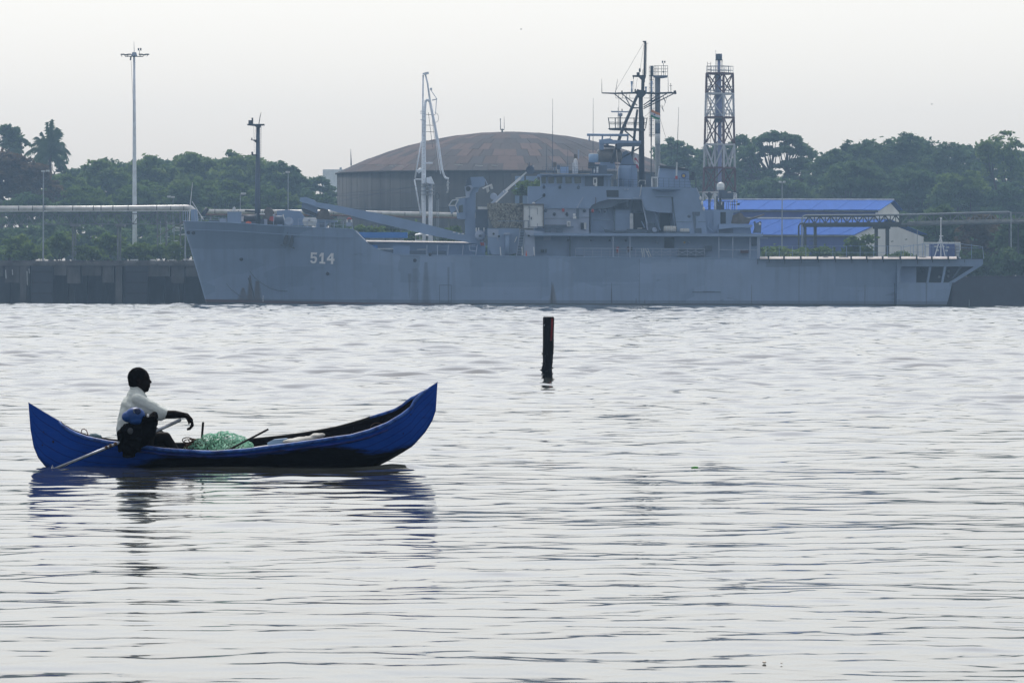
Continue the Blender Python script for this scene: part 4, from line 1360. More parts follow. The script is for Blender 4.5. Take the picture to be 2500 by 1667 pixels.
digit([[(759, 616), (774, 616.6), (773.6, 621.6), (763.5, 621.2), (763, 626), (759.5, 631), (758.2, 630.6)],
       [(759.5, 630.8), (763, 626), (768, 625.4), (772, 627), (774, 631), (773.6, 637), (771, 641.5), (766, 643.4), (761, 642.6), (757.8, 639.5), (757.3, 636.3), (762, 635.6), (763, 638), (766, 638.8), (768.4, 636.5), (768.8, 632.5), (766.5, 630), (763.2, 630.8)]], 'hull_number', 'white number 5 on the bow')
digit([[(784, 617.2), (790.5, 617.5), (789.4, 639.4), (794.2, 639.8), (794, 644.2), (779.6, 643.4), (779.9, 639), (784, 639.2), (784.9, 625), (780, 627.8), (779.8, 623.4)]], 'hull_number', 'white number 1 on the bow')
digit([[(806, 618), (814.5, 618.4), (813.7, 632), (816.6, 632.2), (816.4, 636.6), (813.5, 636.5), (813.2, 645), (807.6, 644.6), (807.8, 636.2), (798, 635.8), (798.2, 631)][:0] or [(808.4, 618), (814.6, 618.4), (813.2, 645), (807.6, 644.7)],
       [(798, 631.2), (808.3, 618.1), (808.3, 624.4), (803, 631.6)], [(798, 631), (816.8, 632.0), (816.4, 637), (797.8, 636.2)]], 'hull_number', 'white number 4 on the bow')
for k, (y) in enumerate((723.5, 729.0, 734.5)):
    digit([[(641, y - 1.6), (643.6, y - 1.6), (643.6, y - .9), (641, y - .9)], [(641, y + .9), (643.6, y + .9), (643.6, y + 1.6), (641, y + 1.6)], [(641, y - 1), (641.8, y - 1), (641.8, y + 1), (641, y + 1)] if k else [(642.8, y - 1), (643.6, y - 1), (643.6, y + 1), (642.8, y + 1)]], 'draft_mark', None)

# anchor in its recess
def hull_Y(x, y):
    t_ = (x - 447) / (XEND - 447)
    r_ = (764 - y) / (764 - interp(TOP, x))
    bd = 7.5 * min(1, t_ / .15) ** .62
    bw = 7.5 * min(1, t_ / .27) ** .95
    return SYC - (bw + (bd - bw) * r_ ** 1.4)


ay = hull_Y(700, 590) - .35
anc = sp('anchor', [(684, 597), (698, 600), (717, 603), (720, 608), (705, 602), (686, 600)], ay, .5, 'mast')
sp('fluke', [(690, 596), (694, 580), (702, 567), (703.5, 576), (702, 592), (697, 599)], ay - .1, .3, 'mast', anc)
sp('fluke', [(704, 600), (708, 586), (713, 569), (716, 580), (716.5, 592), (712, 601)], ay - .1, .3, 'mast', anc)
sp('anchor_shank', [(698, 598), (700, 582), (705, 582), (706, 600)], ay + .05, .3, 'ship_dark', anc)
for (x0, y0, x1, y1) in ((553, 624, 571, 645), (604, 682, 612, 690)):
    pass
ch = [(610, 662), (622, 678), (640, 692), (662, 705), (682, 710), (702, 711)]
MB().tube([P(x, y, hull_Y(x, y) - .08) for x, y in ch], .05, 5).build('hanging_wire', M['ship_dark'], hull)
ch = [(606, 678), (612, 695), (618, 712), (621, 729)]
MB().tube([P(x, y, hull_Y(x, y) - .08) for x, y in ch], .06, 5).build('hanging_wire', M['void'], hull)
ch = [(553, 692), (564, 706), (582, 720), (605, 730)]
MB().tube([P(x, y, hull_Y(x, y) - .08) for x, y in ch], .05, 5).build('hanging_wire', M['ship_dark'], hull)
for (x, y) in ((460, 568), (472, 569), (589, 633), (1013, 636), (1050, 621.5), (800, 668)):
    MB().ell(P(x, y, hull_Y(x, y) - .02), .22, .12, .2, 8, 6).build('fairlead_hole', M['void'], hull)
# boarding door outlined on the side plating
dr = MB()
for a in ([(1073, 696), (1102, 696)], [(1073, 696), (1073, 737)], [(1102, 696), (1102, 737)], [(1073, 737), (1102, 737)]):
    dr.tube([P(x, y, 654.97) for x, y in a], .04, 4)
dr.build('side_door', M['ship_dark'], hull)
for (x0, y0, x1, y1) in ((1690, 712, 1760, 714), (1715, 711, 1745, 713)):
    sb('scuff_bar', x0, y0, x1, y1, 654.93, .05, 'ship_dark', hull)
for x in (1850, 1878, 1916, 1957, 1998, 2040, 2080, 2118, 2157, 2200, 2240, 2277, 2317, 2355):
    sb('side_bracket', x - 1, 632, x + 1, 641 + (x % 3) * 2, 654.8, .15, 'ship_dark', hull)

# ---- guard rails
def rail(x0, y0, x1, y1, hgt, n, Y, mt='ship_light', rpx=.55, wires=2, post=.9):
    g = None
    for k in range(wires):
        hh = hgt * (wires - k) / wires
        o_ = MB().pt([(x0, y0 - hh), (x1, y1 - hh)], Y, rpx, 4)
        if g is None: g = o_
        else: g.add(o_.v, o_.f)
    ro = g.build('guard_rail', M[mt], ship)
    for i in range(n + 1):
        x = x0 + (x1 - x0) * i / n
        y = y0 + (y1 - y0) * i / n
        MB().pt([(x, y + .5), (x, y - hgt - .3)], Y, post, 4).build('stanchion', M[mt], ro)
    return ro


rail(728, 553.5, 860, 560, 19, 6, 655.4)
rail(470, 541, 620, 547, 12, 7, 668, 'ship_light', .45)
rail(2205, 632, 2260, 632, 33, 3, 655.5)
rail(2000, 632, 2200, 632, 31, 6, 655.5, 'ship', .6)
rail(1870, 632, 2000, 632, 31, 4, 655.5, 'ship', .5)
MB().pt([(2205, 603), (2255, 595.5), (2342, 595), (2399, 602.5), (2402, 632)], 655.4, .8, 5).build('guard_rail', M['ship_light'], ship)
for x in (2252, 2258): st('stanchion', [(x, 632), (x, 595)], 1.0, 'ship_light', 655.3)
for x in (2230, 2278, 2310, 2342, 2372): st('stanchion', [(x, 632), (x, 596)], .7, 'ship', 655.3)
st('guard_rail', [(2258, 603), (2400, 606)], .5, 'ship', 655.4)
# folded safety nets along the flight deck: pale boards between brackets
bx_ = [1853, 1876, 1914, 1955, 1996, 2038, 2078, 2116, 2155, 2198, 2238, 2275, 2315, 2338]
for a, b_ in zip(bx_, bx_[1:]):
    MB().prism([P(a + 2.2, 631.9, 653.9), P(b_ - 1.6, 631.9, 653.9), P(b_ - 1.6, 626.3, 655.1), P(a + 2.2, 626.3, 655.1)], (0, .1, -.05)).build('deck_edge_board', M['plank'], ship)
    sb('net_bracket', b_ - 1.6, 625.5, b_ + 1.8, 632.6, 653.8, .6, 'mast')
for (x, w_) in ((2016, 12), (2060, 22), (2126, 12), (2183, 30), (2252, 16)):
    sb('lashed_bundle', x - w_ / 2, 627, x + w_ / 2, 628.6, 654.55, .12, 'ship_dark')
sb('flight_deck_edge', 1852, 631.8, 2400, 633.2, 654.85, 14.9, 'ship_dark')

# stern tripod mast
tri = st('tripod_mast', [(2297, 578), (2297, 535)], 1.4, 'white', 658, n=8)
for x in (2280, 2297, 2308.5): st('tripod_leg', [(2297, 576), (x, 632)], 1.3, 'white', 657.5 if x != 2297 else 659, tri, 8)
st('tripod_spreader', [(2293, 576.5), (2303, 576.5)], 1.2, 'white', 658, tri)
MB().ell(P(2297, 533.5, 658), .12, .12, .1, 8, 6).build('stern_light', M['white'], tri)

# ---- forecastle
sb('deck_locker', 555, 517, 588, 545, 658.5, 1.6)
js = st('jackstaff', [(462, 540), (464.5, 500), (470, 446)], [1.5, 1.2, .6], 'white', 661)
st('jackstaff_stay', [(469, 492), (497, 537)], 1.1, 'white', 660.5, js)
st('jackstaff_stay', [(475, 515), (477, 540)], .9, 'ship_light', 660.5, js)
MB().ell(P(493.5, 532, 660), .13, .13, .13, 10, 8).build('anchor_ball', M['white'], js)
for x in (447, 453, 458): st('bow_post', [(x, 541), (x, 515)], .8, 'ship_light', 662)
sp('bow_platform', [(466, 512), (480, 511), (483, 540), (466, 540)], 662.5, 1.2)
st('winch_drum', [(495, 525), (507, 509)], 5.2, 'mast', 663, n=12)
MB().pp([(566, 516), (568, 508), (572, 504.5), (574.5, 508), (575, 516), (571, 513)], 659, .5).build('deck_lamp', M['white'], ship)
for (x0, y0, x1, y1, mt) in ((536, 534, 552, 543, 'ship_light'), (510, 538, 536, 544, 'ship_dark'), (589, 528, 594, 541, 'white'), (645, 535, 652, 548, 'ship_light'), (634, 521, 646, 524, 'white')):
    sb('deck_fitting', x0, y0, x1, y1, 659.5, .8, mt)
w1 = MB().lathe(P(608, 534, 660.5), [(.55, -.9), (.62, -.8), (.45, -.7), (.45, .7), (.62, .8), (.55, .9)], 16, 'x').build('winch', M['mast'], ship, True)
MB().lathe(P(680, 537, 660.5), [(.62, -.65), (.7, -.55), (.5, -.45), (.5, .45), (.7, .55), (.62, .65)], 16, 'x').build('winch', M['ship_dark'], ship, True)
sb('winch_base', 592, 541, 624, 549, 660, 1.5, 'ship_dark')
sb('winch_base', 636, 535, 648, 549, 660.6, 1.5, 'ship_dark')
sp('tarpaulin_heap', [(636, 549), (643, 524), (646, 512), (652, 506), (660, 507), (668, 516), (674, 534), (676, 549)], 661.5, 1.6, 'tarp')
st('stowed_barrel', [(598, 515), (624, 516.5)], 2.4, 'mast', 662)
MB().pp([(599, 547), (601, 541.5), (607, 540), (613, 542), (613.5, 547)], 658.4, .4).build('orange_bundle', M['orange'], ship)
MB().pp([(657, 538), (659, 529), (667, 528.5), (670, 536), (668, 541)], 658.8, .4).build('red_cover', M['red'], ship)
fl_ = MB()
fl_.lathe(P(705, 541, 656.6), [(.33, -.2), (.52, -.25), (.52, .25), (.33, .2)], 18, 'y')
fl_.build('fairlead', M['ship_light'], ship, True)
sb('fairlead_foot', 698, 545, 713, 553, 656.5, .5, 'ship')
sp('ladder', [(690, 525), (692, 525), (697, 542), (695, 542)], 657.5, .3, 'white')
st('deck_davit', [(668, 548), (669, 526), (672, 521)], .9, 'ship_light', 657.8)
sp('breakwater', [(676, 515), (700, 512), (733, 516), (760, 552), (676, 550)], 666.5, .4, 'ship')
bb = sp('white_locker', [(738, 541), (741, 532), (744, 531), (768, 531), (771, 532.5), (773.5, 541)], 656.2, 1.5, 'white')
sp('locker_base', [(739, 541), (773, 541), (770, 552), (742, 551)], 656.3, 1.3, 'offwhite', bb)
MB().ell(P(755, 537.5, 656.15), .14, .05, .14, 8, 6).build('latch', M['steel'], bb)
# crane rest and covered winch
sp('crane_rest', [(738, 496), (772, 503), (776, 520), (800, 536), (822, 537), (824, 542), (800, 545), (795, 556), (770, 556), (775, 540), (768, 530), (745, 522), (735, 512)], 660.5, 2.0)
sp('boom_cradle', [(736, 509), (742, 509), (762, 517), (773, 522), (773, 530), (752, 521), (740, 518)], 659.8, .8, 'mast')
sp('tarpaulin_cover', [(772, 530), (778, 515), (790, 509), (800, 512), (806, 528), (820, 535), (772, 535)], 660.1, 1.6, 'tarp')
sb('rest_door', 781, 544, 792, 555, 660.3, .1, 'ship_dark')
lb = MB()
ring = [(853 + 5.2 * math.sin(a), 538 - 5.2 * math.cos(a)) for a in [R(-100) + R(200) * i / 10 for i in range(11)]]
lb.pt(ring, 655.2, 1.8, 8)
lo = solo(lb, 'lifebuoy', M['red'], 'red and white lifebuoy on the forecastle rail beside the step', 'lifebuoy', None, True)
for x in (847, 858): MB().pb(x - 1.8, 536, x + 1.8, 543, 655.0, .25).build('white_band', M['white'], lo)
sb('buoy_bracket', 845, 543, 858, 552, 655.6, .4, 'ship_light')

# foremast
fm = MB().pt([(628.5, 549), (629, 460), (630, 306)], SYC, [7.5, 6.2, 4.6], 12).build('foremast', M['ship_dark'], ship, True)
sp('mast_platform', [(603, 303), (645, 303), (645, 306.5), (637, 306.5), (634, 312), (627, 312), (620, 307.5), (604, 306)], 661.6, 1.4, 'mast', fm)
for (x, y, w_, h_) in ((611, 297, 4.5, 6), (616, 292, 1.8, 8)): sb('mast_light', x - w_, y - h_ * .5, x + w_, 303.2, 662, .5, 'mast', fm)
st('whip_antenna', [(632, 304), (635, 285), (637.5, 274)], [1.1, 1.0, .4], 'mast', 662, fm)
st('yard_arm', [(603, 304), (646, 305.5)], .8, 'mast', 662.8, fm)
sp('mast_bracket', [(611, 341.5), (626, 341.5), (626, 350), (619, 344)], 661.8, 1.0, 'mast', fm)
sb('mast_light', 613.5, 337, 616, 342, 662, .4, 'mast', fm)
sp('mast_bracket', [(614, 377), (626, 377), (626, 380), (615, 380)], 661.8, .9, 'mast', fm)
sb('mast_light', 613.5, 371, 618, 378, 662, .4, 'mast', fm)
for x in (633.5, 637.5): st('ladder_rail', [(x - 2, 545), (x, 306)], .55, 'mast', 661.2, fm, 4)
for k in range(44): st('ladder_rung', [(631.6 + k * .042, 540 - k * 5.3), (635.8 + k * .042, 540 - k * 5.3)], .4, 'mast', 661.2, fm, 4)
for a in ([(619, 305), (621, 372)], [(623, 312), (622, 342)]): st('halyard', a, .3, 'mast', 661.5, fm, 4)

# ---- well-deck gap: far bulwark, fittings, stanchions
sp('far_bulwark', [(868, 588.5), (1185, 592.5), (1185, 626), (868, 626)], 669.2, .3)
MB().prism([P(868, 588.9, 668.2), P(1180, 593, 668.2), P(1180, 590.6, 669.4), P(868, 586.2, 669.4)], (0, 0, -.06)).build('bulwark_lit_edge', M['plank'], ship)  # pale strip painting the backlit top edge of the far bulwark
MB().pb(890, 598, 922, 607, 668.4, .5).build('blue_box', M['canopyblue'], ship)
for (x0, y0, x1, y1, mt) in ((922, 606, 960, 609, 'offwhite'), (922, 609, 960, 622, 'ship_dark'), (1000, 612, 1040, 626, 'ship_dark'), (1018, 608, 1040, 610, 'offwhite'), (1055, 613, 1090, 626, 'ship_dark'), (960, 600, 1000, 626, 'ship')):
    sb('deck_gear', x0, y0, x1, y1, 666, .8, mt)
for (x, tilt) in ((1042, 0), (1068, 0), (1094, 1.5), (1130, 1), (1163, 2)):
    st('bulwark_stay', [(x - tilt, 624.5), (x + tilt, 598)], 1.1, 'ship_light', 655.3)
st('guard_rail', [(1036, 599), (1165, 603)], .5, 'ship', 655.4)
fr = MB()
for a in ([(1145, 599), (1161, 599)], [(1145, 598), (1147, 612)], [(1147, 612), (1161, 612.5)]): fr.pt(a, 655.6, 1.0, 5)
fr.build('gate_frame', M['ship_light'], ship)

# ---- bow crane lying forward
cr = sp('crane_boom', [(772, 494), (800, 497.6), (927, 521.5), (1023, 543), (1119, 568), (1178, 585), (1181, 596), (1165, 596), (1039, 572), (927, 545.5), (800, 512), (772, 505.5)], 659.8, 1.5)
sp('boom_head', [(731, 491), (733, 482.5), (748, 481.5), (766, 488), (772.5, 494), (772, 505), (750, 497.5), (738, 495)], 659.6, 1.9, 'ship', cr)
sp('boom_tip_plate', [(1172, 592), (1182, 592), (1183, 600), (1174, 600)], 659.5, .5, 'red', cr)
for (x0, y0, x1) in ((1106, 566, 1112), (1118, 569, 1122), (1127, 570, 1133)): sb('boom_lamp', x0, y0, x1, y0 + 2.5, 659.6, .3, 'white', cr)
sp('boom_underplate', [(860, 529), (1000, 565), (1000, 567.5), (860, 531.5)], 659.65, .1, 'ship_dark', cr)
ct = sp('crane_tower', [(1140, 458), (1160, 456), (1170, 456), (1166, 468), (1161, 470), (1161, 500), (1160, 590), (1136, 590), (1135, 535), (1118, 535), (1117, 520), (1117, 486), (1135, 484), (1147, 474)], 660.0, 3.0)
sp('crane_head', [(1139, 442), (1150, 432.5), (1180, 431.5), (1185, 438), (1183, 452), (1170, 458), (1150, 458), (1139, 450)], 659.8, 3.2, 'ship', ct)
sp('head_cheek', [(1137, 452), (1141, 438), (1148, 432.6), (1152, 456), (1150, 462), (1140, 460)], 659.7, .4, 'ship_dark', ct)
cb = sp('crane_cab', [(1095, 502), (1104, 489), (1136, 484), (1136, 535), (1116, 534), (1114, 512), (1101, 522), (1098, 512)], 659.4, 2.6, 'ship', ct)
sp('cab_window', [(1099, 500), (1105, 491.5), (1114, 490), (1110, 501)], 659.3, .12, 'glass', ct)
fr = MB()
for a in ([(1095, 502), (1104, 489)], [(1104, 489), (1119, 487)], [(1119, 487), (1112, 502)], [(1095, 502), (1112, 502)], [(1112, 484.5), (1137, 481.5)], [(1112, 502), (1119, 520)]): fr.pt(a, 659.2, 1.1, 5)
fr.build('cab_frame', M['white'], ct)
sp('cab_window', [(1120, 503), (1130, 500), (1130, 518), (1120, 519)], 659.3, .1, 'glass', ct)
sp('sheave_block', [(1134, 456), (1150, 452), (1155, 458), (1146, 475), (1146, 482), (1138, 484), (1136, 470)], 659.5, .6, 'ship_light', ct)
MB().lathe(P(1143, 461, 659.3), [(.28, -.05), (.28, .05)], 12, 'y').build('sheave', M['mast'], ct)
st('lamp_stay', [(1184, 437), (1190, 451)], 1.0, 'ship_light', 660, ct)
fl2 = sp('floodlight_frame', [(1177, 459), (1200, 449), (1202, 452), (1179, 462)], 659.5, 1.0, 'white', ct)
sp('floodlight', [(1186, 460), (1193, 457), (1195, 467), (1189, 471)], 659.6, .8, 'offwhite', ct)
sp('floodlight', [(1196, 454), (1202, 452), (1204, 461), (1198, 462)], 659.6, .8, 'offwhite', ct)
for a, b_ in (((735, 482), (1100, 449)), ((760, 482), (1140, 462)), ((800, 497), (1010, 455))):
    st('hoist_wire', [a, b_], .45, 'ship_dark', 660.8, ct, 4)
st('wire_stay', [(892, 520), (892, 496)], .9, 'mast', 660.5, ct)
# machinery between crane and deckhouse
for (x0, y0, x1, y1, mt) in ((1161, 512, 1190, 560, 'ship_dark'), (1160, 535, 1192, 575, 'ship'), (1190, 560, 1210, 622, 'ship'), (1160, 520, 1176, 532, 'offwhite'), (1166, 505, 1190, 511, 'white'), (1218, 596, 1229, 612, 'offwhite'), (1190, 580, 1206, 600, 'paleblue')):
    sb('deck_machinery', x0, y0, x1, y1, 659.6 - (x0 % 5) * .12, 1.8, mt)
for x in (1161, 1167, 1180): sb('vent_post', x, 556, x + 3, 566, 658.9, .3, 'white')
MB().lathe(P(1172, 575, 658.8), [(.02, -.32), (.45, -.3), (.6, -.1), (.6, .3)], 18, 'y').build('cable_drum', M['ship_light'], ship, True)
MB().lathe(P(1172, 576, 658.4), [(.16, -.05), (.16, .1)], 12, 'y').build('drum_hub', M['ship_dark'], ship)
MB().pt([(1196, 622), (1196, 585)], 658, 5.5, 14).build('ventilator_trunk', M['paleblue'], ship, True)
MB().pt([(1239, 622), (1239, 573)], 656.4, 6.0, 14).build('ventilator_trunk', M['ship'], ship, True)
sp('ventilator_hood', [(1228, 573), (1232, 568), (1245, 568), (1246, 573)], 656.0, .9, 'ship_light')
dh = sp('forward_deckhouse', [(1188, 558), (1268, 558), (1266, 616), (1238, 624), (1200, 622), (1192, 600)], 657.0, 9.0)
sp('lit_panel', [(1190, 560), (1217, 560), (1216, 590), (1213, 580), (1192, 578)], 656.9, .1, 'ship_light', dh)
for (x, y) in ((1205, 571), (1218, 577)): MB().lathe(P(x, y, 656.85), [(.13, -.05), (.13, .05)], 10, 'y').build('porthole', M['void'], dh)
st('pipe_branch', [(1262, 578), (1256, 592)], 1.2, 'white', 656.5, dh)
sp('stair', [(1271, 560), (1281, 562), (1272, 624), (1262, 624)], 656.2, 1.0, 'ship_dark')
for (a, b_) in (((1270, 560), (1261, 624)), ((1282, 562), (1273, 624))): st('stair_rail', [a, b_], 1.0, 'ship_light', 656.1)
for k in range(9): st('stair_tread', [(1269.5 - k * 1.0, 566 + k * 6.6), (1280 - k * 1.0, 566 + k * 6.6)], .7, 'ship', 656.1)
he = sp('house_end', [(1284, 562), (1302, 562), (1306, 580), (1306, 622), (1300, 625), (1278, 625), (1278, 600)], 656.3, 2.0, 'ship_light')
MB().lathe(P(1291, 575, 656.2), [(.14, -.05), (.14, .05)], 10, 'y').build('porthole', M['void'], he)
sp('fire_cone', [(1283, 625), (1285, 611), (1287, 625)], 656.1, .2, 'orange')
for x, y0, y1 in ((1276, 603, 624), (1305, 603, 624), (1223, 603, 624)): st('bulwark_stay', [(x, y1), (x - 2, y0)], 1.2, 'white', 655.3)

# ---- telescopic crane boom, netted stack
tb = MB().tube([P(1196, 503, 659), P(1233, 466, 659.5)], .26, 4).build('telescopic_boom', M['ship_light'], ship)
MB().tube([P(1229, 470, 659.4), P(1270, 435, 660)], .2, 4).build('boom_section', M['white'], tb)
MB().tube([P(1266, 438, 659.9), P(1303, 405, 660.4)], .13, 4).build('boom_section', M['offwhite'], tb)
MB().tube([P(1208, 497, 658.8), P(1240, 467, 659.2)], .09, 6).build('ram', M['white'], tb)
MB().lathe(P(1294, 415, 660), [(.42, -.05), (.5, 0), (.42, .05)], 14, 'y').build('hook_ring', M['ship_dark'], tb)
for a in ([(1288, 400), (1296, 412)], [(1285, 412), (1300, 404)], [(1292, 396), (1293, 410)], [(1298, 425), (1306, 418)]): st('hook_rigging', a, 1.1, 'ship_dark', 659.8, tb)
MB().lathe(P(1205, 480, 660), [(.36, -.1), (.42, 0), (.36, .1)], 14, 'y').build('slew_ring', M['ship_light'], tb)

rs_ = random.Random(12)
nb = MB()
g0, g1 = 13, 9
outl = lambda u, v: (1191 + 84 * u + (1 - v) * 0 + (14 * v * v if u < .2 else 3 * v), 497 + 58 * v)
vs, fs = [], []
for Yk in (0, 1):
    for j in range(g1 + 1):
        for i in range(g0 + 1):
            x, y = outl(i / g0, j / g1)
            vs.append(P(x + rs_.uniform(-1, 1), y + rs_.uniform(-1, 1), 657.0 + 3.4 * Yk + rs_.uniform(-.14, .14)))
W_ = (g0 + 1) * (g1 + 1)
for j in range(g1):
    for i in range(g0):
        a = j * (g0 + 1) + i
        fs.append((a, a + g0 + 1, a + g0 + 2, a + 1))
        fs.append((a + W_, a + 1 + W_, a + g0 + 2 + W_, a + g0 + 1 + W_))
for j in range(g1):
    a, b_ = j * (g0 + 1), j * (g0 + 1) + g0
    fs.append((a, a + W_, a + g0 + 1 + W_, a + g0 + 1)); fs.append((b_, b_ + g0 + 1, b_ + g0 + 1 + W_, b_ + W_))
for i in range(g0):
    a, b_ = i, g1 * (g0 + 1) + i
    fs.append((a, a + 1, a + 1 + W_, a + W_)); fs.append((b_, b_ + W_, b_ + 1 + W_, b_ + 1))
nb.add(vs, fs)
no = solo(nb, 'netted_cargo', M['netting'], 'cargo stack hung with brown camouflage netting, left of the white container', 'cargo')
sc_ = MB()
for k in range(420):
    u, v = rs_.random() ** 1.3, rs_.random()
    x, y = outl(u, v)
    p = P(x, y, 656.85 + rs_.uniform(-.15, .05))
    a = rs_.uniform(0, 6.28); L = rs_.uniform(.08, .2)
    d1 = Vector((math.cos(a), rs_.uniform(-.4, .4), math.sin(a))) * L
    d2 = Vector((-math.sin(a), rs_.uniform(-.4, .4), math.cos(a))) * L * .6
    sc_.add([p - d1, p - d2, p + d1, p + d2], [(0, 1, 2, 3)])
sc_.build('net_scrap', mat('net_scrap_cloth', (0.30, 0.30, 0.26), .9, .5, 6.0), no, fix=False)['kind'] = 'stuff'

ctn = thing('shipping_container', 'white container with a narrow door standing on the ship deck', 'container', P(1302, 557, 656.5))
MB().pb(1277, 501, 1326, 556.5, 656.4, 2.4).build('body', M['radome'], ctn)
sb('corner_frame', 1275, 499.5, 1278.2, 557, 656.2, 2.6, 'tarp', ctn)
sb('corner_frame', 1325, 500, 1328, 557, 656.2, 2.6, 'tarp', ctn)
sb('top_frame', 1275, 497.8, 1328, 501.2, 656.15, 2.7, 'tarp', ctn)
dd = sb('door', 1294, 509, 1311.5, 553.5, 656.3, .12, 'radome', ctn)
for a in ([(1293, 508.4), (1313, 508.4)], [(1293, 509), (1293, 554)], [(1312, 509), (1312, 524)], [(1312, 545), (1312, 555)], [(1293, 554), (1311, 554)]): st('door_frame', a, .55, 'ship_dark', 656.22, dd, 4)
sb('door_handle', 1296, 530, 1298.3, 536, 656.1, .15, 'mast', dd)
for y in (506, 529): sb('hinge', 1290.8, y - 2, 1292.6, y + 2, 656.2, .15, 'ship_dark', dd)
for x in (1279, 1289, 1291): st('gate_post', [(x, 556), (x + .5, 539)], .8, 'ship_dark', 655.8)
st('gate_rail', [(1279, 539), (1291, 539)], .7, 'ship_dark', 655.8)
st('guard_rail', [(1215, 540), (1280, 540)], .6, 'ship', 656.1)

# ---- superstructure
up = sp('upper_deck_slab', [(1303, 568.5), (1856, 570.5), (1863, 572), (1863, 577.5), (1855, 578), (1303, 575.5)], 655.15, 14.7)
sp('slab_front', [(1280, 561), (1330, 567), (1303, 576), (1284, 572)], 655.3, .5, 'ship_light')
ho = sp('deckhouse', [(1304, 575), (1856, 577), (1856, 632), (1304, 627)], 658.2, 9.0)
sb('dark_doorway', 1622, 580, 1646, 606, 658.05, .2, 'void', ho)
for (x0, y0, x1, y1, mt) in ((1327, 572, 1345, 586, 'ship_light'), (1320, 609, 1328, 616, 'void'), (1330, 608, 1335, 617, 'ship_dark'), (1505, 603, 1511, 617, 'red'), (1531, 603, 1537, 616, 'redoxide'), (1540, 604, 1544, 611, 'void'), (1390, 575, 1393, 627, 'ship_dark'), (1808, 610, 1828, 618, 'redoxide'), (1836, 578, 1848, 600, 'ship_dark'), (1720, 600, 1738, 612, 'ship_dark'), (1655, 606, 1722, 625, 'ship_dark')):
    sb('wall_fitting', x0, y0, x1, y1, 657.6, .55, mt, ho)
for (x, y, mt) in ((1604, 592, 'ship_light'), (1671, 592, 'yellow'), (1683, 592, 'ship_light'), (1443, 587, 'ship_dark'), (1488, 587, 'ship_dark'), (1387, 586, 'ship_dark'), (1528, 588, 'ship_dark')):
    MB().ell(P(x, y, 658.0), .13, .1, .13, 8, 6).build('bulkhead_lamp', M[mt], ho)
for x in (1497, 1538):
    st('pillar', [(x, 629), (x, 577)], 1.5, 'ship_light', 655.5, ho, 8)
    for s_ in (-1, 1): st('pillar_knee', [(x, 584), (x + 4 * s_, 577.5)], 1.0, 'ship', 655.5, ho)
for x in (1755, 1789, 1831, 1850, 1853): st('pillar', [(x, 631), (x, 577)], 1.2, 'ship_light', 655.5, ho, 8)
for (x0, x1, y) in ((1405, 1720, 606.5), (1755, 1790, 610), (1790, 1831, 610), (1831, 1850, 610.5)): st('guard_rail', [(x0, y), (x1, y + (1.5 if x0 < 1700 else 0))], .9, 'ship_light', 655.5)
for x in range(1405, 1725, 21): st('stanchion', [(x, 629), (x, 606.5)], .6, 'ship_light', 655.5)
for y in (614, 621): st('guard_rail', [(1405, y), (1720, y + 1.5)], .4, 'ship_light', 655.5)
for k in range(6):
    x = 1592 + 21 * k
    st('life_net', [(x, 612), (x + 21, 622)], .45, 'ship_light', 655.55); st('life_net', [(x, 622), (x + 21, 612)], .45, 'ship_light', 655.55)
gl = None
for (a, b_) in (((1575, 607), (1585, 628)), ((1581, 606), (1590, 628)), ((1566, 606), (1569, 628)), ((1571, 606), (1573, 628)), ((1579, 615), (1584, 615))): st('stowed_ladder', [a, b_], .9, 'offwhite', 655.3)
sb('dark_gear', 1405, 624, 1425, 629, 655.6, .5, 'ship_dark')

mbk = sp('superstructure', [(1288.5, 455), (1360, 454.5), (1480, 455), (1545, 456), (1570, 457), (1570, 487.5), (1484, 487), (1462, 493), (1445, 501), (1440, 509), (1330, 509), (1330, 570), (1304, 570), (1304, 509), (1288.5, 508)], 657.0, 10.5)
sp('lower_house', [(1329, 508.5), (1438, 508.5), (1438, 569.5), (1329, 569.5)], 657.25, 9.0, 'ship_light', mbk)
sp('recess_wall', [(1436, 489), (1600, 486), (1660, 519), (1660, 570), (1436, 570)], 660.6, 5.5, 'ship', mbk)
sp('side_opening', [(1480, 464.5), (1510, 464.5), (1510.5, 481), (1481.5, 481)], 656.93, .2, 'void', mbk)
fr = MB(); fr.pt([(1484, 485.6), (1541, 486.3)], 656.85, 1.6, 5); fr.build('opening_sill', M['ship_light'], mbk)
sp('overhang_shade', [(1440, 509), (1447, 500), (1464, 492), (1484, 487), (1540, 486.5), (1540, 490), (1510, 497), (1490, 508), (1478, 509), (1440, 512)], 657.3, 3.3, 'ship_dark', mbk)  # shade under the overhang painted as a dark grey block
for (x0, y0, x1, y1, Y_, mt) in ((1501, 513, 1538, 569, 658.6, 'ship'), (1442, 512, 1498, 569, 659.2, 'ship'), (1526, 490, 1536, 507, 658.4, 'ship_dark'), (1498, 508, 1502, 566, 658.5, 'ship_dark'), (1545, 488, 1566, 517, 659.8, 'ship_dark'), (1547, 520, 1575, 566, 660.2, 'void'), (1610, 520, 1636, 566, 660.3, 'void'), (1580, 545, 1600, 568, 658.6, 'ship_dark'), (1530, 560, 1580, 569, 658.2, 'ship_dark')):
    sb('recess_block', x0, y0, x1, y1, Y_, 1.8, mt, mbk)
sp('white_door', [(1538, 522), (1541, 520), (1545.5, 523), (1546, 555), (1545, 559), (1538, 558.5), (1537.5, 540)], 657.9, .15, 'offwhite', mbk)
st('rail_sweep', [(1546, 484.5), (1563, 485), (1568, 489), (1572, 512), (1578, 540), (1581, 562)], 1.7, 'ship_light', 657.0, mbk)
for (a, b_) in (((1594, 508), (1612, 562)), ((1594, 488), (1594, 510)), ((1566, 540), (1574, 556))): st('strut', [a, b_], 1.3, 'ship', 657.4, mbk)
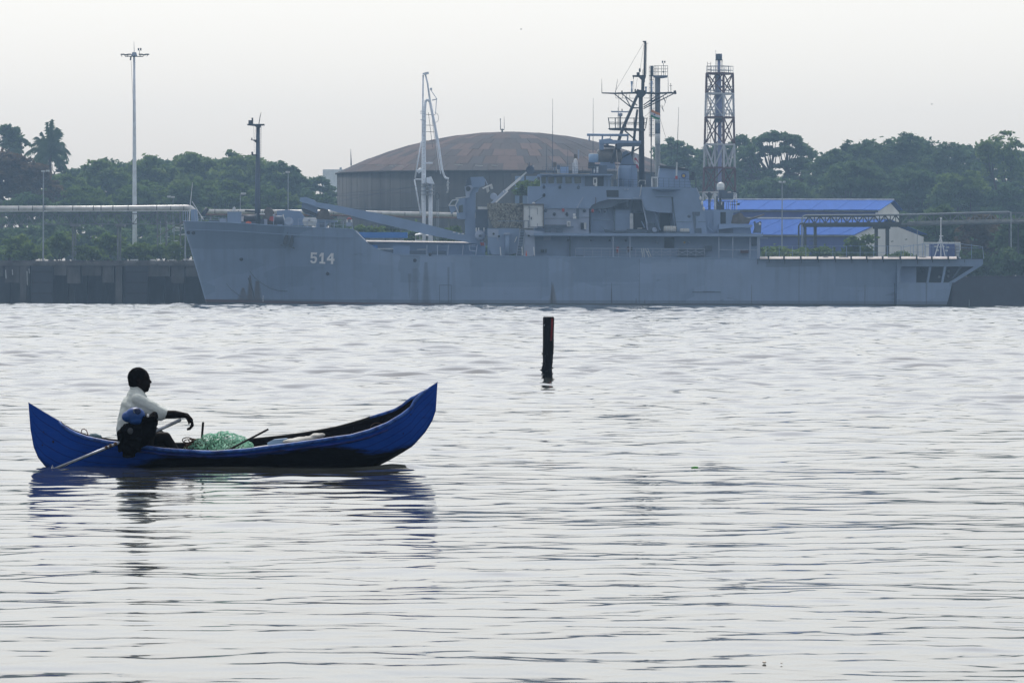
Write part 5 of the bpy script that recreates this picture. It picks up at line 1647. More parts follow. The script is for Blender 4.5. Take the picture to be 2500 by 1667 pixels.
st('white_pipe', [(1556, 558), (1568, 557.5)], .9, 'white', 657.2, mbk)
MB().lathe(P(1598, 561, 657.6), [(.25, -.1), (.3, 0), (.25, .1)], 12, 'y').build('hose_reel', M['ship_light'], mbk)
for (x0, y0, x1, y1, Y_, mt) in ((1418, 544, 1425, 560, 656.9, 'void'), (1426, 544, 1431.5, 560, 656.85, 'offwhite'), (1384, 540, 1393, 555, 656.6, 'white'), (1386, 543, 1391, 551, 656.5, 'steel'), (1330, 549, 1385, 553, 656.7, 'ship_dark'), (1312, 553, 1400, 556, 656.2, 'ship_dark'), (1330, 556, 1345, 568, 656.4, 'ship_dark'), (1358, 560, 1374, 568, 656.4, 'ship_dark')):
    sb('house_fitting', x0, y0, x1, y1, Y_, .35, mt, mbk)
for x in (1427.5, 1430): pass
for (x, y, mt) in ((1332, 514, 'ship_dark'), (1353, 523, 'void'), (1384, 523, 'void'), (1375, 513.5, 'red'), (1427, 514, 'void'), (1447, 515, 'red'), (1328, 477, 'void'), (1328, 457, 'ship_dark'), (1367, 457, 'ship_dark'), (1412, 458, 'ship_dark'), (1464, 515, 'ship_dark'), (1478, 515, 'ship_dark')):
    MB().ell(P(x, y, 656.95), .17, .12, .22, 8, 6).build('wall_lamp', M[mt], mbk)
st('awning_stay', [(1328, 480), (1303, 495)], .9, 'ship_dark', 656.6, mbk)
for (x, y) in ((1303, 496),): MB().ell(P(x, y, 656.6), .2, .15, .12, 8, 6).build('stay_block', M['white'], mbk)
dv_ = st('davit', [(1409, 508), (1424, 481)], [1.8, 1.5], 'ship_light', 656.4, mbk)
sb('davit_post', 1407, 508, 1414, 534, 656.4, .4, 'ship_dark', mbk)
for (x0, y0, x1, y1) in ((1399, 521.5, 1405, 527), (1399, 528.5, 1407, 534)): sb('davit_box', x0, y0, x1, y1, 656.3, .4, 'white', mbk)
for (a, b_) in (((1330, 533.5), (1400, 533.5)), ((1418, 531), (1440, 531)), ((1448, 538), (1500, 538))): st('grab_rail', [a, b_], .7, 'ship_dark', 656.7, mbk)
st('hose_run', [(1452, 502), (1455, 490), (1454, 482)], .9, 'redoxide', 656.7, mbk)
sp('stowed_boat', [(1472, 556), (1476, 560), (1500, 563), (1530, 562), (1530, 567), (1478, 567)], 657.6, .9, 'ship_dark', mbk)
# bridge
br = sp('bridge', [(1320, 428), (1492, 428), (1492, 455.5), (1320, 455.5)], 657.3, 9.0, 'ship', ship)
for (x0, x1) in ((1321.5, 1333), (1338, 1353), (1358, 1373), (1380, 1396), (1402, 1419)):
    sp('bridge_window', [(x0, 432.5), (x1, 432.5), (x1 - .5, 448), (x0 + .8, 448)], 657.22, .1, 'glass', br)
    for a in ([(x0 - .6, 431.8), (x1 + .6, 431.8)], [(x0 - .6, 448.6), (x1 + .6, 448.6)]): st('window_frame', a, .5, 'ship_light', 657.15, br, 4)
sp('bridge_roof', [(1312, 426), (1320, 424), (1494, 425.3), (1498, 427), (1492, 429), (1318, 428.6)], 656.4, 11, 'ship', br)
MB().pp([(1319, 422.9), (1440, 424.2), (1440, 425.4), (1319, 424.2)], 656.3, .4).build('roof_edge', M['plank'], br)
sb('wing_opening', 1428, 430, 1474, 454.6, 657.2, .15, 'ship_dark', br)
sb('wing_door', 1459, 433, 1473, 454.6, 657.1, .15, 'void', br)
wd = MB()
for a in ((1448, 434, 1458, 438), (1448, 438, 1450.5, 447), (1455, 438, 1458, 455), (1448, 447, 1456, 452), (1452, 451, 1458, 455.2)): wd.pb(*a, 656.95, .12)
wd.build('white_gate', M['white'], br)
sb('wing_box', 1498, 440, 1506, 455, 657.5, 1.5, 'ship_dark', br)
for x in (1482, 1490, 1505, 1512, 1519): st('wing_post', [(x, 456), (x, 437)], .8, 'ship_dark', 656.9, br)
st('wing_rail', [(1478, 438), (1525, 438)], .7, 'ship_dark', 656.9, br)
for (x, y) in ((1524, 461), (1531, 461)): sb('wall_lamp', x, y, x + 4, y + 3, 656.8, .2, 'ship_light', br)
# bridge roof gear
for (x0, y0, x1, y1, mt) in ((1350, 396, 1358.5, 408, 'tarp'), (1353, 408, 1356, 426, 'ship_dark'), (1360, 403, 1367, 413, 'ship_dark'), (1361, 406, 1366, 426, 'offwhite'), (1368, 407, 1388, 425, 'ship'), (1337, 420, 1344, 425, 'ship_dark'), (1445, 401, 1464, 425, 'ship_dark'), (1436, 397, 1452, 412, 'mast'), (1449, 406, 1453, 422, 'white'), (1456, 407, 1461, 422, 'white'), (1464, 404, 1482, 426, 'ship_dark')):
    sb('roof_gear', x0, y0, x1, y1, 659.5 + (x0 % 4) * .2, .7, mt, br)
MB().pt([(1449, 397), (1449, 376.5), ], 660, [11.8, 11.8], 20).build('satellite_drum', M['paleblue'], br, True)
MB().pt([(1449, 376.5), (1449, 375)], 660, [11.8, 9], 20).build('drum_lid', M['offwhite'], br, True)
wc = MB().pt([(1405, 426), (1405, 408), (1405.5, 400), (1405, 391), (1405, 387)], 659.2, [6.0, 6.2, 5.6, 4.4, 2.0], 12).build('covered_searchlight', M['whitetarp'], br, True)
sb('cover_flap', 1397.5, 398, 1400, 424, 659, .2, 'whitetarp', br)
sb('deck_pole', 1411, 366, 1414, 387, 659.6, .2, 'ship_light', br)
sb('cylinder_post', 1401, 377, 1409, 390, 659.8, .5, 'tarp', br)
rail(1325, 424, 1500, 426, 17, 9, 657.2, 'ship_dark', .45, 3, .55)
# whips
for (x, y0, y1) in ((1349, 424, 241), (1386, 424, 362), (1448, 424, 240), (1334, 425, 356)):
    st('whip_antenna', [(x - .6, y0), (x, (y0 + y1) / 2), (x + .3, y1)], [1.0, .7, .35], 'ship_dark', 661, br, 5)

# funnel casing
fc = sp('funnel_casing', [(1567, 456.6), (1700, 459), (1704, 468), (1711, 484), (1716, 500), (1720, 516), (1723, 538), (1725.5, 570), (1651, 570), (1642, 520), (1608, 519), (1576, 513), (1568, 488)], 656.6, 10.5)
sb('casing_panel', 1640.5, 481, 1643, 519, 656.5, .12, 'ship_dark', fc)
sp('casing_seam', [(1639, 481.5), (1642, 482), (1654, 569), (1651, 569)], 656.5, .12, 'ship_dark', fc)
sp('casing_recess_shade', [(1690, 517.5), (1709, 517.5), (1708, 527), (1698.5, 526.5), (1699, 558), (1712, 557), (1713, 569.5), (1696, 569.5)], 656.5, .15, 'ship_dark', fc)  # flat dark panel, proud of the wall, painting the shade of a recess
for a in ([(1648, 541.5), (1689, 542)], [(1704, 542), (1723, 541.5)], [(1600, 481), (1640, 481.5)]): st('grab_rail', a, .6, 'ship_dark', 656.4, fc)
MB().ell(P(1682, 528, 656.6), .2, .12, .2, 8, 6).build('wall_lamp', M['ship_dark'], fc)
st('casing_edge', [(1700, 459), (1711, 484), (1720, 516)], 1.3, 'ship_light', 656.4, fc)
for (x, y) in ((1710, 484), (1714, 496), (1718, 510)): MB().ell(P(x, y, 656.3), .15, .1, .22, 6, 5).build('edge_lamp', M['white'], fc)
sg = MB()
vs = []
n_ = 14
prof_ = [(1, 0), (.97, .18), (.7, .30), (.3, .42)]
cpt = P(1626, 459.5, 656.6)
rx_, ry_ = P(1661, 459, 656.6).x - cpt.x, 2.3
rows_ = []
for (sc2, dz) in prof_:
    rows_.append([Vector((cpt.x + rx_ * sc2 * math.cos(math.pi + math.pi * i / n_), 656.7 + ry_ * sc2 * math.sin(math.pi + math.pi * i / n_), cpt.z - dz * 1.0)) for i in range(n_ + 1)])
vs = [p for r_ in rows_ for p in r_]
fs = [(j * (n_ + 1) + i, j * (n_ + 1) + i + 1, (j + 1) * (n_ + 1) + i + 1, (j + 1) * (n_ + 1) + i) for j in range(len(prof_) - 1) for i in range(n_)]
fs.append(tuple(range(n_ + 1)))
MB().add(vs, fs).build('sponson', M['ship'], fc, fix=False)
fu = sp('funnel', [(1611, 405.5), (1680, 413), (1684, 436), (1688, 457.5), (1606.5, 456.8), (1608, 434)], 658.6, 6.0)
sp('funnel_cap', [(1611.5, 403.5), (1681, 411.5), (1681, 417.5), (1610.5, 410)], 658.4, 6.4, 'mast', fu)
MB().lathe(P(1669, 429.5, 658.55), [(.31, -.03), (.31, .03)], 20, 'y').build('funnel_badge', M['bluewall'], fu)
MB().lathe(P(1669, 429.5, 658.48), [(.17, -.03), (.17, .03)], 16, 'y').build('badge_centre', M['yellow'], fu)
rail(1607, 457, 1698, 459, 22, 7, 656.8, 'ship_dark', .5, 3, .7)
rail(1500, 456, 1568, 457, 18, 6, 656.9, 'ship_dark', .5, 3, .7)
st('whip_antenna', [(1651.5, 436), (1652.5, 396)], 2.0, 'offwhite', 657.2, fu, 8)
st('whip_antenna', [(1652.5, 396), (1655, 320), (1657, 262)], [.9, .7, .35], 'mast', 657.2, fu, 5)
sb('whip_base', 1648.5, 430, 1654.5, 438, 657, .4, 'red', fu)
for (a, b_) in (((1559, 446), (1562, 440)), ((1562, 440.5), (1576, 441)), ((1576, 441), (1575, 450))): st('davit', [a, b_], .9, 'offwhite', 657, fu)
st('davit', [(1566, 452), (1563, 476), (1561, 480)], 1.1, 'offwhite', 656.5, fu)
for (x0, y0, x1, y1, mt) in ((1590, 433, 1593, 456, 'white'), (1604, 433, 1607, 456, 'white'), (1590, 432, 1607, 435, 'white'), (1577, 425, 1589, 456, 'ship_dark'), (1683, 428, 1694, 440, 'mast'), (1688, 420, 1696, 430, 'mast')):
    sb('casing_gear', x0, y0, x1, y1, 657.6, .6, mt, fu)
st('post', [(1699, 459), (1699, 434)], 1.3, 'mast', 657.5, fu)

# mast
ms = st('mast', [(1567, 456), (1566, 330), (1564.5, 262), (1564.5, 228)], [7.4, 6.6, 5.2, 5.4], 'mast', n=12)
st('topmast', [(1569, 228), (1570, 184)], 4.2, 'mast', parent=ms, n=10)
st('topmast', [(1573.5, 186), (1575.5, 102)], [3.2, 2.6], 'mast', parent=ms, n=8)
sp('mast_cap', [(1569, 100.5), (1579, 100.5), (1576, 104), (1572, 104)], 662, 1.0, 'mast', ms)
st('topmast_rail', [(1577.6, 183), (1579, 105)], .6, 'mast', 661.5, ms)
for k in range(13): st('topmast_step', [(1570.5, 180 - k * 6), (1573, 179 - k * 6)], .5, 'mast', 661.6, ms)
st('topmast_arm', [(1576, 107), (1583, 106)], .5, 'mast', 662, ms)
sp('mast_table', [(1544.5, 184), (1577.5, 184), (1577, 188), (1574.5, 195), (1575, 200), (1571, 205), (1566, 205), (1566.5, 195), (1560, 188), (1545, 187)], 661.6, 1.6, 'mast', ms)
sb('mast_radar', 1554.5, 177, 1562, 185, 661.8, .8, 'mast', ms)
sb('mast_radar', 1560, 167.5, 1564.2, 176, 662, .5, 'mast', ms)
st('mast_light', [(1568.5, 184), (1569.5, 170)], .6, 'mast', 662, ms)
st('hoist', [(1546.5, 188), (1546.5, 193)], 1.3, 'mast', 662, ms)
yd = st('yardarm', [(1469, 227.5), (1500, 228.5), (1560, 227), (1600, 228.5), (1640, 227), (1651, 228.5)], [1.6, 2.2, 2.7, 2.7, 2.4, 2.0], 'mast', parent=ms)
sp('mast_collar', [(1552, 224), (1556, 219), (1566, 220), (1576, 222), (1577, 230), (1570, 238), (1558, 238)], 661.4, 2.0, 'mast', ms)
for (a, b_) in (((1500, 229.5), (1541, 263)), ((1518, 229.5), (1556, 258)), ((1527, 238), (1541, 263)), ((1645, 229), (1571, 266)), ((1628, 229), (1571, 262)), ((1610, 229.5), (1571, 257)), ((1603, 240), (1590, 250))): st('yard_brace', [a, b_], 1.45, 'mast', parent=ms)
st('foot_wire', [(1502, 231), (1503, 240), (1550, 240.5)], .55, 'mast', parent=ms)
st('foot_wire', [(1572, 240), (1590, 240), (1592, 228)], .55, 'mast', parent=ms)
for x in (1511, 1521, 1530, 1538): st('hanger', [(x, 229), (x - 1, 236), (x, 240)], .55, 'mast', parent=ms)
for (x, y1) in ((1469, 193), (1508, 193)): st('whip_antenna', [(x + .5 if x < 1500 else 1502.5, 227), (x, y1)], [.9, .35], 'mast', parent=ms)
st('whip_antenna', [(1631.5, 227), (1631, 188)], [.8, .4], 'mast', parent=ms); st('whip_antenna', [(1638, 226), (1637.5, 204)], .8, 'mast', parent=ms)
st('cross_aerial', [(1634, 210), (1641, 210)], .6, 'mast', parent=ms)
sp('yard_light', [(1645, 228), (1644.5, 222), (1650, 221), (1652, 229), (1648, 231)], 662, .6, 'mast', ms)
for (x, y0, y1, mt) in ((1542.5, 228, 199, 'paleblue'), (1577, 228, 212, 'ship'), (1591, 228, 198, 'ship')):
    MB().pt([(x, y0), (x, y0 - 8), (x, y0 - 14 if y0 - y1 > 18 else y0 - 9), (x, y1)], 661.8, [1.6, 2.4, 1.5, 3.2], 10).build('horn_antenna', M[mt], ms, True)
for (x, y) in ((1518.5, 222), (1551, 218), (1557, 218)): sb('yard_lamp', x - 1.6, y, x + 1.6, y + 8, 662, .4, 'mast', ms)
st('back_stay_leg', [(1556, 234), (1540, 270), (1519, 318), (1493, 399)], [3.8, 4.1, 4.1, 4.4], 'mast', 660.5, ms, 8)
st('back_stay_leg', [(1556, 268), (1552, 300), (1546, 360), (1538, 412)], [2.8, 3.2, 3.6, 4.0], 'mast', 664.5, ms, 8)
for (a, b_) in (((1540, 264), (1563, 264)), ((1495, 399), (1560, 362)), ((1526, 320), (1560, 350)), ((1505, 360), (1515, 398))): st('mast_brace', [a, b_], 1.9, 'mast', parent=ms)
st('mast_ladder', [(1572.5, 455), (1571.5, 285)], 1.0, 'mast', 661.2, ms)
cn = sp('radar_platform', [(1485.5, 313.5), (1515, 312), (1576, 315), (1575, 319), (1520, 318), (1490, 316.5)], 660.8, 3.0, 'mast', ms)
for y in (288.5, 299, 303): st('platform_rail', [(1485.3 + (y - 288.5) * .12, y), (1580 - (y - 288.5) * .15, y + .8)], 1.0, 'mast', 660.8, ms)
for (x, x2) in ((1485.3, 1488.5), (1502, 1502.5), (1528, 1528), (1548, 1548), (1580, 1576), (1572.5, 1572)): st('platform_post', [(x, 287.5), (x2, 314)], 1.3, 'mast', 660.8, ms)
st('nav_radar', [(1492, 273), (1537, 273.5)], 1.9, 'ship_light', 660.6, ms)
MB().ell(P(1514.5, 280.5, 661), .27, .27, .24, 12, 8).build('radar_motor', M['ship_light'], ms, True)
st('radar_pedestal', [(1514, 314), (1514, 283)], [2.4, 2.2], 'mast', 661, ms)
sb('radar_lamp', 1517.5, 266.5, 1520, 272, 661, .2, 'mast', ms)
st('radar_post', [(1508.5, 314), (1509, 263)], .6, 'mast', 661.2, ms)
# long-range radar and its drum
lr = st('air_search_radar', [(1433, 329.5), (1535, 330.5)], 3.2, 'ship', 660.3, n=10)
st('radar_tip', [(1439, 332), (1438.5, 344)], [1.6, 2.4], 'ship', 660.3, lr)
for x in (1471, 1492, 1512, 1533): st('radar_support', [(x, 331), (x - 1 if x != 1492 else 1487, 345)], 2.2 if x != 1492 else 1.1, 'ship', 660.5, lr)
sp('radar_frame', [(1463, 341), (1468, 341), (1478, 339.5), (1489, 338), (1497, 342), (1545, 344), (1565, 344), (1565, 352), (1463, 351)], 660.2, 1.8, 'ship', lr)
sb('radar_leg', 1463, 350, 1474, 366, 660.6, 1.2, 'ship', lr)
sb('radar_leg', 1480, 350, 1486, 360, 660.6, 1.2, 'ship_dark', lr)
sp('radar_foot', [(1474, 355), (1500, 357), (1500, 361), (1474, 359)], 660.8, 1.2, 'mast', lr)
sb('radar_leg', 1502, 352, 1512, 366, 660.4, 1.0, 'mast', lr)
sp('radar_table', [(1508, 350), (1565, 349), (1562, 357), (1520, 358), (1514, 366), (1506, 362)], 660.0, 1.5, 'ship_dark', lr)
MB().lathe(P(1482, 381, 661.5), [(.15, -1.25), (.75, -1.1), (.82, -.7), (.82, .9), (.72, 1.0), (.72, 1.6), (.5, 1.75)], 22, 'x').build('radar_drum', mat('drum_paint', (0.16, 0.16, 0.155), .45, .2, 2.0), lr, True)
sp('drum_base', [(1466, 396), (1500, 396), (1504, 412), (1462, 412)], 661, 1.6, 'ship', lr)
sp('director_base', [(1510, 455), (1510, 412), (1515, 398), (1520, 372), (1530, 368), (1540, 378), (1548, 398), (1556, 412), (1556, 455)], 663, 3.5, 'ship')
st('director_rim', [(1494, 402), (1556, 402.5)], 1.5, 'ship_dark', 661.5)
MB().pt([(1526, 456), (1526, 412), (1526, 404)], 660.2, [15, 15, 14], 18).build('director_drum', M['ship'], ship, True)
for (x0, x1) in ((1541, 1556),): sb('director_box', x0, 404, x1, 456, 660.4, 2, 'ship')
st('signal_pole', [(1505, 452), (1508, 405), (1505, 366)], .9, 'plank', 659.5)
st('signal_pole', [(1503.5, 452), (1510, 405)], .9, 'plank', 659.3)
# rigging
for (a, b_) in (((1570, 108), (1503, 222)), ((1572, 110), (1563, 168)), ((1546.5, 193), (1548, 228)), ((1511, 240), (1510, 310)), ((1556, 192), (1551, 226)), ((1610, 285), (1625, 335)), ((1630, 232), (1620, 262)), ((1574, 285), (1601, 262)), ((1618, 230), (1625, 252)), ((1612, 258), (1618, 268))):
    st('halyard', [a, b_], .42 if a[1] < 200 else .5, 'mast', parent=ms, n=4)
sp('torn_pennant', [(1615, 256), (1617, 258), (1621, 274), (1619, 272)], 662, .05, 'mast', ms)
sp('torn_pennant', [(1618, 236), (1622, 240), (1626, 252), (1623, 248)], 662, .05, 'mast', ms)

# flags flown from the ship
def flag(name, label, poly_rows, mats, Y):
    """poly_rows: list of rows of points (top to bottom); stripes between rows"""
    t = thing(name, label, 'flag', P(*poly_rows[-1][0], Y))
    for i in range(len(poly_rows) - 1):
        a, b_ = poly_rows[i], poly_rows[i + 1]
        vs, fs = [], []
        n_ = len(a)
        for k, (x, y) in enumerate(a): vs.append(P(x, y, Y + .10 * math.sin(k * 1.7 + i * .3)))
        for k, (x, y) in enumerate(b_): vs.append(P(x, y, Y + .10 * math.sin(k * 1.7 + i * .3 + .3)))
        fs = [(k, k + 1, k + 1 + n_, k + n_) for k in range(n_ - 1)]
        me = MB().add(vs, fs)
        ob = me.build('stripe', M[mats[i]], t)
        sm = ob.modifiers.new('thickness', 'SOLIDIFY'); sm.thickness = .012
    return t


M['saffron'] = mat('saffron_cloth', (0.62, 0.24, 0.10), .85, .1); M['flagwhite'] = mat('flag_white_cloth', (0.66, 0.68, 0.72), .85, .08); M['flaggreen'] = mat('flag_green_cloth', (0.04, 0.26, 0.14), .85, .1)
M['flagred'] = mat('flag_red_cloth', (0.40, 0.05, 0.10), .85, .1)
ft = flag('flag', 'orange, white and green striped flag with a tiny blue wheel flying from the mast', [[(1590.5, 268), (1596, 270), (1602, 273.5), (1608, 275), (1611, 277)], [(1590, 274), (1596, 276), (1602, 279.5), (1608, 281), (1611, 283)], [(1589.3, 280), (1596, 283), (1602, 286), (1608, 287.5), (1611, 288.5)], [(1589, 285.5), (1596, 289), (1602, 291.5), (1607, 292.5), (1609.5, 293)]], ['saffron', 'flagwhite', 'flaggreen'], 660.6)
MB().lathe(P(1598, 280, 660.45), [(.07, -.01), (.10, -.012), (.10, .012), (.07, .01)], 12, 'y').build('wheel_emblem', M['bluewall'], ft)
flag('flag', 'small limp red and white flag hanging beside the mast base', [[(1551.5, 378), (1553, 376), (1554.5, 378)], [(1548.5, 386), (1553, 385), (1557, 392)], [(1551, 392), (1554.5, 393), (1558.5, 400)], [(1553, 401), (1556, 401), (1559.5, 407)], [(1553.5, 410), (1557, 411), (1559.5, 414)]], ['flagwhite', 'flagred', 'flagwhite', 'flagred'], 660.0)

# ---- after gun deck
ad = sp('after_house', [(1720, 512.5), (1807, 513), (1806, 517), (1790, 518), (1790, 556), (1752, 556), (1752, 570), (1722, 570)], 658.0, 8.0)
sb('dark_doorway', 1759, 518, 1772, 547, 657.9, .15, 'void', ad)
sb('house_panel', 1741, 514, 1758, 565, 657.85, .2, 'ship', ad)
sp('gun_platform', [(1755, 547), (1786, 546), (1836, 549), (1838, 552), (1834, 556), (1790, 556), (1755, 560)], 656.6, 8.5, 'ship', ad)
sp('platform_base', [(1752, 556), (1832, 555), (1834, 570), (1752, 570)], 657.4, 7.0, 'ship', ad)
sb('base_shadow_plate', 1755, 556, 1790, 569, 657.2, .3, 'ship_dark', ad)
gd = sp('covered_gun', [(1785, 546), (1789, 526), (1797, 523), (1806, 519), (1811, 521), (1818, 530), (1830, 533), (1832, 539), (1828, 547)], 657.6, 2.2, 'tarp', ship)
MB().pt([(1827, 536), (1842, 532), (1866, 524)], 658.7, [3.4, 2.8, 1.7], 10).build('gun_barrel', M['tarp'], gd, True)
sp('tarp_fold', [(1789, 527), (1800, 522), (1797, 546), (1790, 546)], 657.45, .2, 'tarp', gd)
sp('boom_crutch', [(1840, 541), (1844, 540), (1846, 545), (1857, 540), (1859, 543), (1858, 569), (1838, 569), (1842, 556)], 656.8, .5, 'ship_dark')
MB().ell(P(1855, 547, 656.7), .13, .1, .13, 8, 6).build('stern_lamp', M['white'], ship)
st('stanchion', [(1861, 572), (1863, 568)], 1.0, 'ship_dark', 656)
st('guard_rail', [(1851, 581.5), (1875, 582)], .7, 'ship_light', 656)
for (a, b_) in (((1726, 553), (1742, 567)), ((1730, 540), (1726, 556))): st('strut', [a, b_], 1.2, 'ship', 657.2)
rd = MB().pt([(1759.5, 464), (1759.5, 452)], 660.5, 9.2, 20).build('satellite_dome', M['radome'], ship, True)
MB().ell(P(1759.5, 453.5, 660.5), 9.25 * 660.5 / F, 9.25 * 660.5 / F, 8.6 * 660.5 / F, 20, 12).build('dome_cap', M['radome'], rd, True)
sp('dome_stand', [(1755, 464), (1767, 464), (1779, 469), (1790, 471), (1790, 482), (1775, 484), (1756, 484)], 660.2, 1.6, 'ship_dark', rd)
st('dome_pedestal', [(1758.5, 513), (1758.5, 464)], 3.2, 'mast', 660.6, rd)
for (x, y0, y1, r_, mt) in ((1746, 512, 473, 3.0, 'offwhite'), (1730.5, 512, 469, 1.6, 'mast'), (1733.5, 512, 469, 1.4, 'mast'), (1798.5, 512, 473, 1.0, 'white'), (1783, 512, 490, .8, 'white'), (1788, 512, 490, .8, 'mast'), (1793, 512, 488, .8, 'mast'), (1774, 512, 494, 1.0, 'paleblue'), (1762, 500, 493, 1.2, 'white'), (1778, 512, 492, .7, 'mast'), (1750, 512, 492, 1.3, 'mast')):
    st('platform_post', [(x, y0), (x, y1)], r_, mt, 659.3, ad)
for (a, b_, mt, r_) in (((1706, 469.5), (1728, 469.5), 'plank', 1.1), ((1733, 469.5), (1752, 470), 'plank', 1.1), ((1776, 470), (1785, 470), 'plank', 1.1), ((1733, 491.5), (1802, 492.5), 'mast', .9), ((1782, 500), (1802, 500), 'mast', .9), ((1716, 490), (1735, 491), 'mast', .5), ((1742, 472), (1732, 500), 'plank', 1.0), ((1796, 478), (1786, 492), 'white', 1.1), ((1744, 484), (1757, 500), 'mast', 2.2), ((1785, 468), (1803, 470), 'mast', 1.8), ((1742, 506), (1768, 506), 'mast', 1.0)):
    st('platform_rail', [a, b_], r_, mt, 659.3, ad)
for (x0, y0, x1, y1, mt) in ((1749, 493, 1768, 512, 'ship_dark'), (1763, 472, 1790, 486, 'ship_dark'), (1741, 474, 1752, 480, 'offwhite'), (1798, 496, 1806, 501, 'mast'), (1744, 478, 1753, 491, 'ship_dark')):
    sb('platform_gear', x0, y0, x1, y1, 659.8, .8, mt, ad)

# life rafts on the upper deck edge
def raft(label, x0, x1, yc, hh):
    k = 655.8 / F
    c = P((x0 + x1) / 2, yc, 655.8)
    L, r_ = (x1 - x0) * k / 2, hh * k / 2
    t = thing('life_raft', label, 'life raft', (c.x, c.y, c.z - r_), 'life raft canisters on the upper deck edge')
    MB().lathe(c, [(.02, -L), (r_ * .8, -L * .97), (r_, -L * .85), (r_, L * .85), (r_ * .8, L * .97), (.02, L)], 18, 'x').build('canister', M['sack'], t, True)
    for u in (-.55, -.15, .25, .6):
        MB().lathe(c, [(r_ * 1.0, L * u - .04), (r_ * 1.04, L * u), (r_ * 1.0, L * u + .04)], 18, 'x').build('strap', M['offwhite'], t, True)
    MB().box(c.x - L * .8, c.x + L * .8, c.y - .1, c.y + .5, c.z - r_ - .08, c.z - r_ * .8).build('cradle', M['ship_dark'], t)


raft('larger knobbly white life raft canister below the funnel', 1620, 1651, 559, 14.5)
raft('smaller smooth white life raft canister right of the larger one', 1660, 1683, 563, 10.5)
sb('raft_stand', 1620, 566, 1684, 569.5, 655.5, .8, 'ship_dark')

# mooring line from the bow
solo(MB().tube([P(450, 541, 661), P(428, 553, 666), P(405, 566, 671), P(384, 577, 677)], .05, 5), 'mooring_rope', M['rope'], 'dark mooring rope slanting from the ship bow to the quay', 'rope')
# ------------------------------------------------------------------ canoe
BY = 60.0
NEAR = [(69, 982), (110, 1007), (145.7, 1028), (152, 1036), (171, 1049), (190, 1058), (216, 1067), (267, 1077.5), (339, 1087), (406, 1096), (500, 1102), (530, 1102.5), (607, 1097), (692, 1086), (760, 1077), (820, 1068), (858, 1063), (903, 1050.5), (947, 1033), (983, 1011), (1005, 993), (1013, 977), (1027, 962.5), (1049, 945), (1068, 932)]
FAR = [(69, 982), (110, 1007), (145.7, 1028), (152, 1036), (171, 1049), (190, 1057), (216, 1065), (267, 1074), (339, 1080), (406, 1083), (500, 1082), (560, 1077), (616, 1072), (692, 1064), (743, 1057), (800, 1047), (829, 1041), (873, 1028.5), (917, 1014.5), (950, 1004.5), (961, 1001.5), (986, 986.5), (1001, 973), (1013, 968), (1027, 960), (1049, 944.5), (1068, 932)]
KEEL = [(69, 982), (71, 1020), (74, 1046.5), (82, 1091), (93, 1117), (110, 1138), (140, 1156), (200, 1166), (400, 1172), (650, 1172), (800, 1166), (900, 1149), (947, 1125.5), (976, 1109), (1008, 1089), (1037.6, 1056), (1055, 1028.5), (1064, 1002), (1069, 964), (1071, 939)]
BEAM = [(69, .012), (100, .03), (150, .10), (200, .20), (270, .31), (350, .38), (450, .42), (600, .43), (750, .40), (850, .33), (930, .22), (980, .13), (1010, .07), (1040, .03), (1068, .012)]


def keel_y(x):
    if x >= 1064:
        return {0: 1002}.get(0) + (x - 1064) / 4.0 * (932 - 1002)
    if x < 74: return 982 + (x - 69) / 5.0 * 64
    return interp(KEEL, x)


xs = [69, 70, 71, 72.5, 74, 78, 82, 88, 93, 100, 110, 125, 140, 146, 152, 162, 171, 190, 216, 240, 267, 300, 339, 370, 406, 450, 500, 530, 570, 607, 650, 692, 730, 760, 790, 820, 858, 880, 903, 925, 947, 965, 983, 995, 1005, 1013, 1020, 1027, 1038, 1049, 1056, 1060, 1064, 1066, 1068]
NS = 9


def sect(x, inset=0.0):
    b = max(.008, interp(BEAM, x) - inset)
    zn, zf, zk = P(x, interp(NEAR, x), BY - b).z, P(x, interp(FAR, x), BY + b).z, P(x, keel_y(x), BY).z + inset * 1.2
    zn, zf = max(zn, zk + .004), max(zf, zk + .004)
    X = P(x, 1080, BY).x
    pts, hf = [], []
    for i in range(NS + 1):
        h = 1 - i / NS
        pts.append((X, BY - b * h ** .48, zk + h * (zn - zk))); hf.append(h)
    for i in range(1, NS + 1):
        h = i / NS
        pts.append((X, BY + b * h ** .48, zk + h * (zf - zk))); hf.append(h)
    return pts, hf


canoe = thing('canoe', 'weathered blue wooden canoe with high curved ends carrying a seated man', 'canoe', P(560, 1142, BY))


def shell(inset, x0, x1, name, mt, flip=False):
    vs, fs, hs = [], [], []
    xx = [x for x in xs if x0 <= x <= x1]
    for x in xx:
        p, h = sect(x, inset)
        vs += p; hs += h
    n = 2 * NS + 1
    for i in range(len(xx) - 1):
        for j in range(n - 1):
            f = (i * n + j, i * n + j + 1, (i + 1) * n + j + 1, (i + 1) * n + j)
            fs.append(f[::-1] if flip else f)
    o = MB().add(vs, fs).build(name, M[mt], canoe, True, fix=False)
    at = o.data.attributes.new('hfrac', 'FLOAT', 'POINT')
    at.data.foreach_set('value', hs)
    return o


